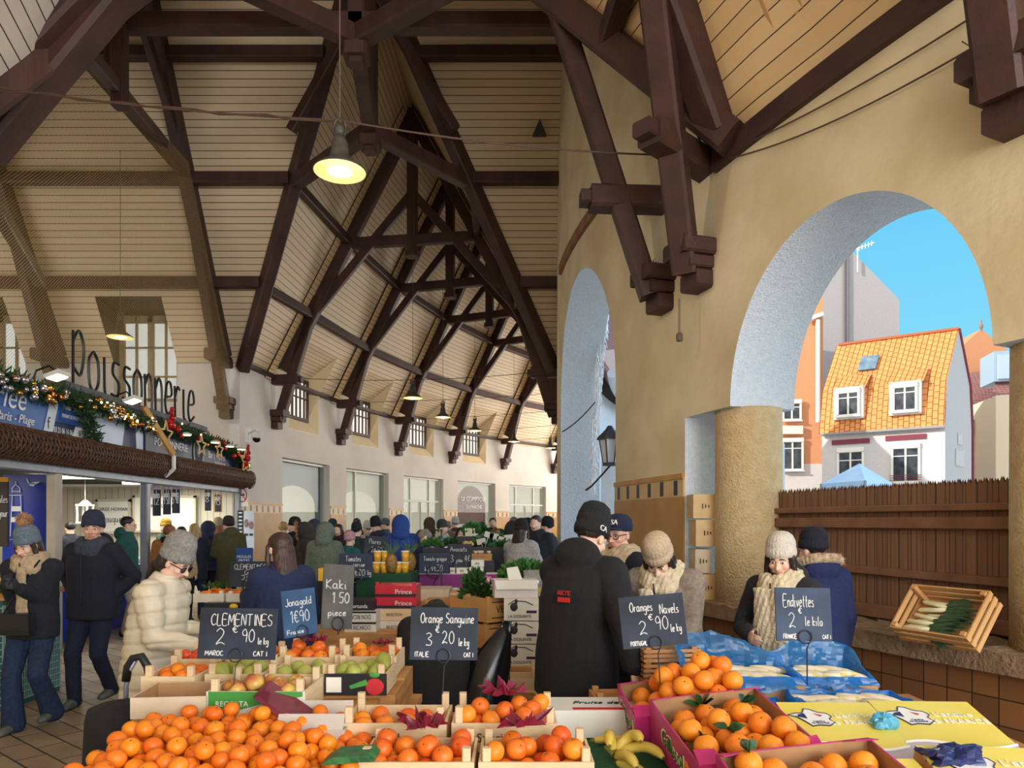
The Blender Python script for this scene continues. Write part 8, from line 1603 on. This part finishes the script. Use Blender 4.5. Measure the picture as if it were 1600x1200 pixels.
# ---- leek crate leaning on the ledge
ax = Vector((.40, -.917, 0)); inn = Vector((-.917, -.40, 0)); up = (-inn*.62+Vector((0, 0, .78))).normalized(); nr = ax.cross(up).normalized()
if nr.dot(inn) < 0: nr = -nr
yy = nr.cross(ax); R = Matrix((ax, yy, nr)).transposed(); LW, LD, LH = .5, .34, .17
c0 = Vector((2.58, 4.36, .95)); cc = c0+ax*.03*1+yy*LD/2-nr*.03
o = crate('wooden crate of leeks leaning on the ledge against the plank fence', 0, 0, 0, LW, LD, LH, 0, .0, mat('leek_crate_wood', RGB(196, 148, 92), RGB(212, 166, 110), 5, .7), None, 'leek_crate', R.to_euler(), tuple(cc), gap=.022)
LKW = mat('leek_white', RGB(226, 220, 176), RGB(238, 234, 200), 10, .45); LKG = mat('leek_green', RGB(40, 66, 44), RGB(66, 96, 62), 10, .5)
M = ROOTM[o.name]; rr = random.Random(9)
for k in range(11):
    y = -LD/2+.045+.024*k; z = .035+.02*(k % 2)+.012*rr.random(); l_ = thing('leek', 'leek lying in the crate on the ledge', 'leek', M@Vector((-.12+rr.uniform(-.05, .05), y, z)), 0, 'leeks in the crate on the ledge', rot=(R@Matrix.Rotation(rr.uniform(-.2, .2), 3, 'Z')).to_euler())
    b = MB(); b.tube([(-.07, 0, 0), (-.05, 0, 0), (.02, .0, .004), (.12, 0, .01)], [.008, .014, .0135, .015], 10); b.build('shaft', LKW, l_, True); b = MB()
    for j in range(4): s = (j-1.5)*.014; b.add([(.11, s-.012, .012+.003*j), (.11, s+.012, .012+.003*j), (.2, s*1.7+.016, .025+.004*j), (.28, s*2.2, .02+.006*j), (.2, s*1.7-.016, .025+.004*j)], [(0, 1, 2, 3, 4)])
    b.build('leaves', LKG, l_)
# ---- shopping trolley
tp = at(188, 3.3, 0); o = thing('shopping_trolley', 'black shopping trolley with a curved handle beside the cream puffer coat', 'trolley', tp); BK = mat('trolley_cloth', RGB(24, 24, 30), RGB(32, 32, 38), 20, .85)
b = MB(); n = 16; loft(b, [(Vector((0, 0, z)), Vector((1, 0, 0)), Vector((0, 1, 0)), a, c) for z, a, c in ((.1, .15, .11), (.12, .165, .125), (.5, .165, .125), (.78, .15, .12), (.84, .14, .11), (.87, .05, .05))], 24); b.v = [tuple(Vector(v)+noise.noise_vector(Vector(v)*7)*.02) for v in b.v]; b.build('bag', BK, o, True)
b = MB(); b.tube([(-.045, .13, .1), (-.045, .13, .9), (-.03, .13, .98), (0, .13, 1.03)], .012, 8); b.tube([(.075, .13, .1), (.075, .13, .9), (.06, .13, .98)], .012, 8); b.build('frame', GREYMETAL, o, True)
b = MB(); b.tube([(-.045, .13, .93), (-.035, .13, 1.0), (-.01, .13, 1.04), (.03, .13, 1.05), (.06, .13, 1.0), (.075, .13, .92)], .02, 10); b.build('handle', BLACK, o, True)
for s in (-1, 1): b = MB(); b.lathe([(.03, -.012), (.07, -.01), (.075, 0), (.07, .01), (.03, .012)], (s*.15, .12, .075), 18, Matrix.Rotation(PI/2, 3, 'Y')); b.build('wheel', BLACK, o, True)
b = MB(); b.box((0, .1, .09), (.3, .2, .02)); b.build('base_plate', BLACK, o)
# ---- clementine display further back on the left
ubox('display_stand', 'stand with printed cartons under the corsican clementines', 'table', 318, 445, 942, 1110, 5.7, .6, BKPRINT, z0=0)
for i, (u0, u1) in enumerate(((318, 366), (368, 432))):
    x0, x1 = at(u0, 6.0).x, at(u1, 6.0).x; zz_ = at(0, 5.75, v=942).z; o = crate('crate of leafy corsican clementines, %s of two' % ['left', 'right'][i], (x0+x1)/2, 6.0, zz_, x1-x0-.01, .42, .07, 0, .02, OUT, 'crates of corsican clementines')
    fill('small_clementine', o, x1-x0-.01, .42, .012, (28, 40)[i], lambda a, c: .11, 'small clementine in the %s crate under the corsican slate' % ['left', 'right'][i], 'clementine', 'corsican clementines in the %s crate' % ['left', 'right'][i], 60+i)
    tuft('citrus_leaves', 'green leaves among the corsican clementines, %s crate' % ['left', 'right'][i], Vector(((x0+x1)/2, 6.0, zz_+.1)), ((x1-x0)/2.4, .16, .02), 60, LEAF, 70+i, .05, 'leaves')['kind'] = 'stuff'
o = thing('lemon', 'yellow lemon on the printed cartons under the corsican clementines', 'lemon', at(365, 5.66, v=948)); b = MB(); b.ell((0, 0, 0), (.035, .025, .025)); b.build('fruit', mat('lemon_skin', RGB(226, 196, 50), None, rough=.4), o, True)
# ---- far vegetable stall
ubox('stall_table', 'black draped stall deep in the hall with leeks and herbs', 'table', 692, 808, 855, 1000, 10.6, 1.4, BKPRINT, z0=0); zt_ = at(0, 10.6, v=855).z
ubox('crate_step', 'raised black step at the back of the far stall', 'step', 712, 790, 838, 856, 11.4, .6, BKPRINT, z0=zt_)
for u, v, d, r, m_, lb, n in ((736, 833, 11.7, (.12, .1, .14), LEAF2, 'pale leek bundle', 200), (747, 834, 11.9, (.16, .1, .12), LEAF, 'dark leek greens', 260), (770, 850, 11.2, (.3, .2, .12), LEAF2, 'green cabbage and herbs', 500), (790, 856, 10.9, (.22, .16, .06), LEAF2, 'row of small herb pots', 300), (700, 852, 10.9, (.12, .1, .06), LEAF, 'dark salad heap', 160)): tuft('greens', lb+' on the far black stall', at(u, d, v=v), r, n, m_, int(u), .1, 'greens', .016)
b = MB(); rr = random.Random(8)
for k in range(9): p = at(728+rr.uniform(0, 14), 11.6, v=838); b.tube([p, p+Vector((rr.uniform(-.03, .03), 0, .13))], [.016, .014], 8)
tag(b.build('leek_bundle', LKW), 'bundle of white leek shafts standing on the far black stall', 'leeks', kind='stuff')
o, w_, h_ = ubox('produce_tray', 'wooden tray of mushrooms before the far black stall', 'tray', 736, 768, 866, 876, 9.6, .3, CRATE_D); ubox('stall_table', 'dark stand under the mushroom tray', 'table', 733, 772, 876, 1000, 9.6, .35, BKPRINT, z0=0)
M = ROOTM[o.name]
for k in range(10): mo = thing('mushroom', 'pale mushroom in the wooden tray before the far stall', 'mushroom', M@Vector((rr.uniform(-.11, .11), rr.uniform(-.1, .1), h_)), 0, 'mushrooms'); b = MB(); b.ell((0, 0, .025), (.028, .028, .018), n=10, m=6); b.build('cap', mat('mushroom_cap', RGB(214, 192, 170), None), mo, True); b = MB(); b.lathe([(.01, 0), (.01, .02)], n=8); b.build('stem', mat('mushroom_cap', RGB(214, 192, 170), None), mo)
for k in range(10):
    p = at(724+rr.uniform(0, 16), 10.75, v=852-rr.uniform(0, 5)); o = link('onion', FM['small_clementine'], None, p); tag(o, 'golden onion heaped on the near edge of the far black stall', 'onion', 'golden onions'); o.material_slots[0].link = 'OBJECT'; o.material_slots[0].material = mat('onion_skin', RGB(206, 152, 84), RGB(222, 176, 110), 10, .4)
for i, (u, v, h_) in enumerate(((752, 846, .42), (772, 838, .5), (783, 843, .45), (795, 840, .5), (764, 836, .4))):
    p = at(u, 11.0, v=v); o = thing('price_tag', 'small white price tag on a stem over the far stall, %s from the leeks' % ['first', 'second', 'third', 'fourth', 'fifth'][i], 'price tag', p, 0, 'white price tags of the far stall', rot=(0, rad((-12, 8, 14, -6, 20)[i]), 0)); b = MB(); b.box((0, 0, 0), (.14, .006, .09)); b.build('card', PRINTW, o); b = MB(); b.tube([(0, .004, -.04), (.01, .004, -.32)], .006, 5); b.build('stem', PRINTW, o)
b = MB(); p = at(798, 7.2, v=890); b.box((p.x, p.y, p.z/2+.05), (.07, .07, p.z+.1)); tag(b.build('wooden_post', mat('post_wood', RGB(168, 118, 84), None)), 'short square wooden post beside the parsley heap', 'post')
for i, u in enumerate((668, 676)): o = thing('bottle', 'tall glass bottle beside the curly grey hair, %s' % ['clear one', 'dark one'][i], 'bottle', at(u+14, 9.2, v=856), 0); b = MB(); b.lathe([(.03, 0), (.032, .12), (.012, .17), (.012, .22)], n=12); b.build('glass', mat('bottle_glass_%d' % i, RGB(*((150, 160, 160), (50, 70, 84))[i]), None, rough=.15), o, True); b = MB(); b.lathe([(.014, .22), (.014, .24)], n=10); b.build('cap', BLACK, o)
ubox('stall_table', 'dark stall table with bottles and lettuce behind the tomato slate', 'table', 660, 722, 856, 1000, 8.9, .5, BKPRINT, z0=0); tuft('lettuce', 'green lettuce in a tray behind the tomato slate', at(675, 9.0, v=853), (.11, .1, .07), 220, LEAF2, 91, .07, 'lettuce')
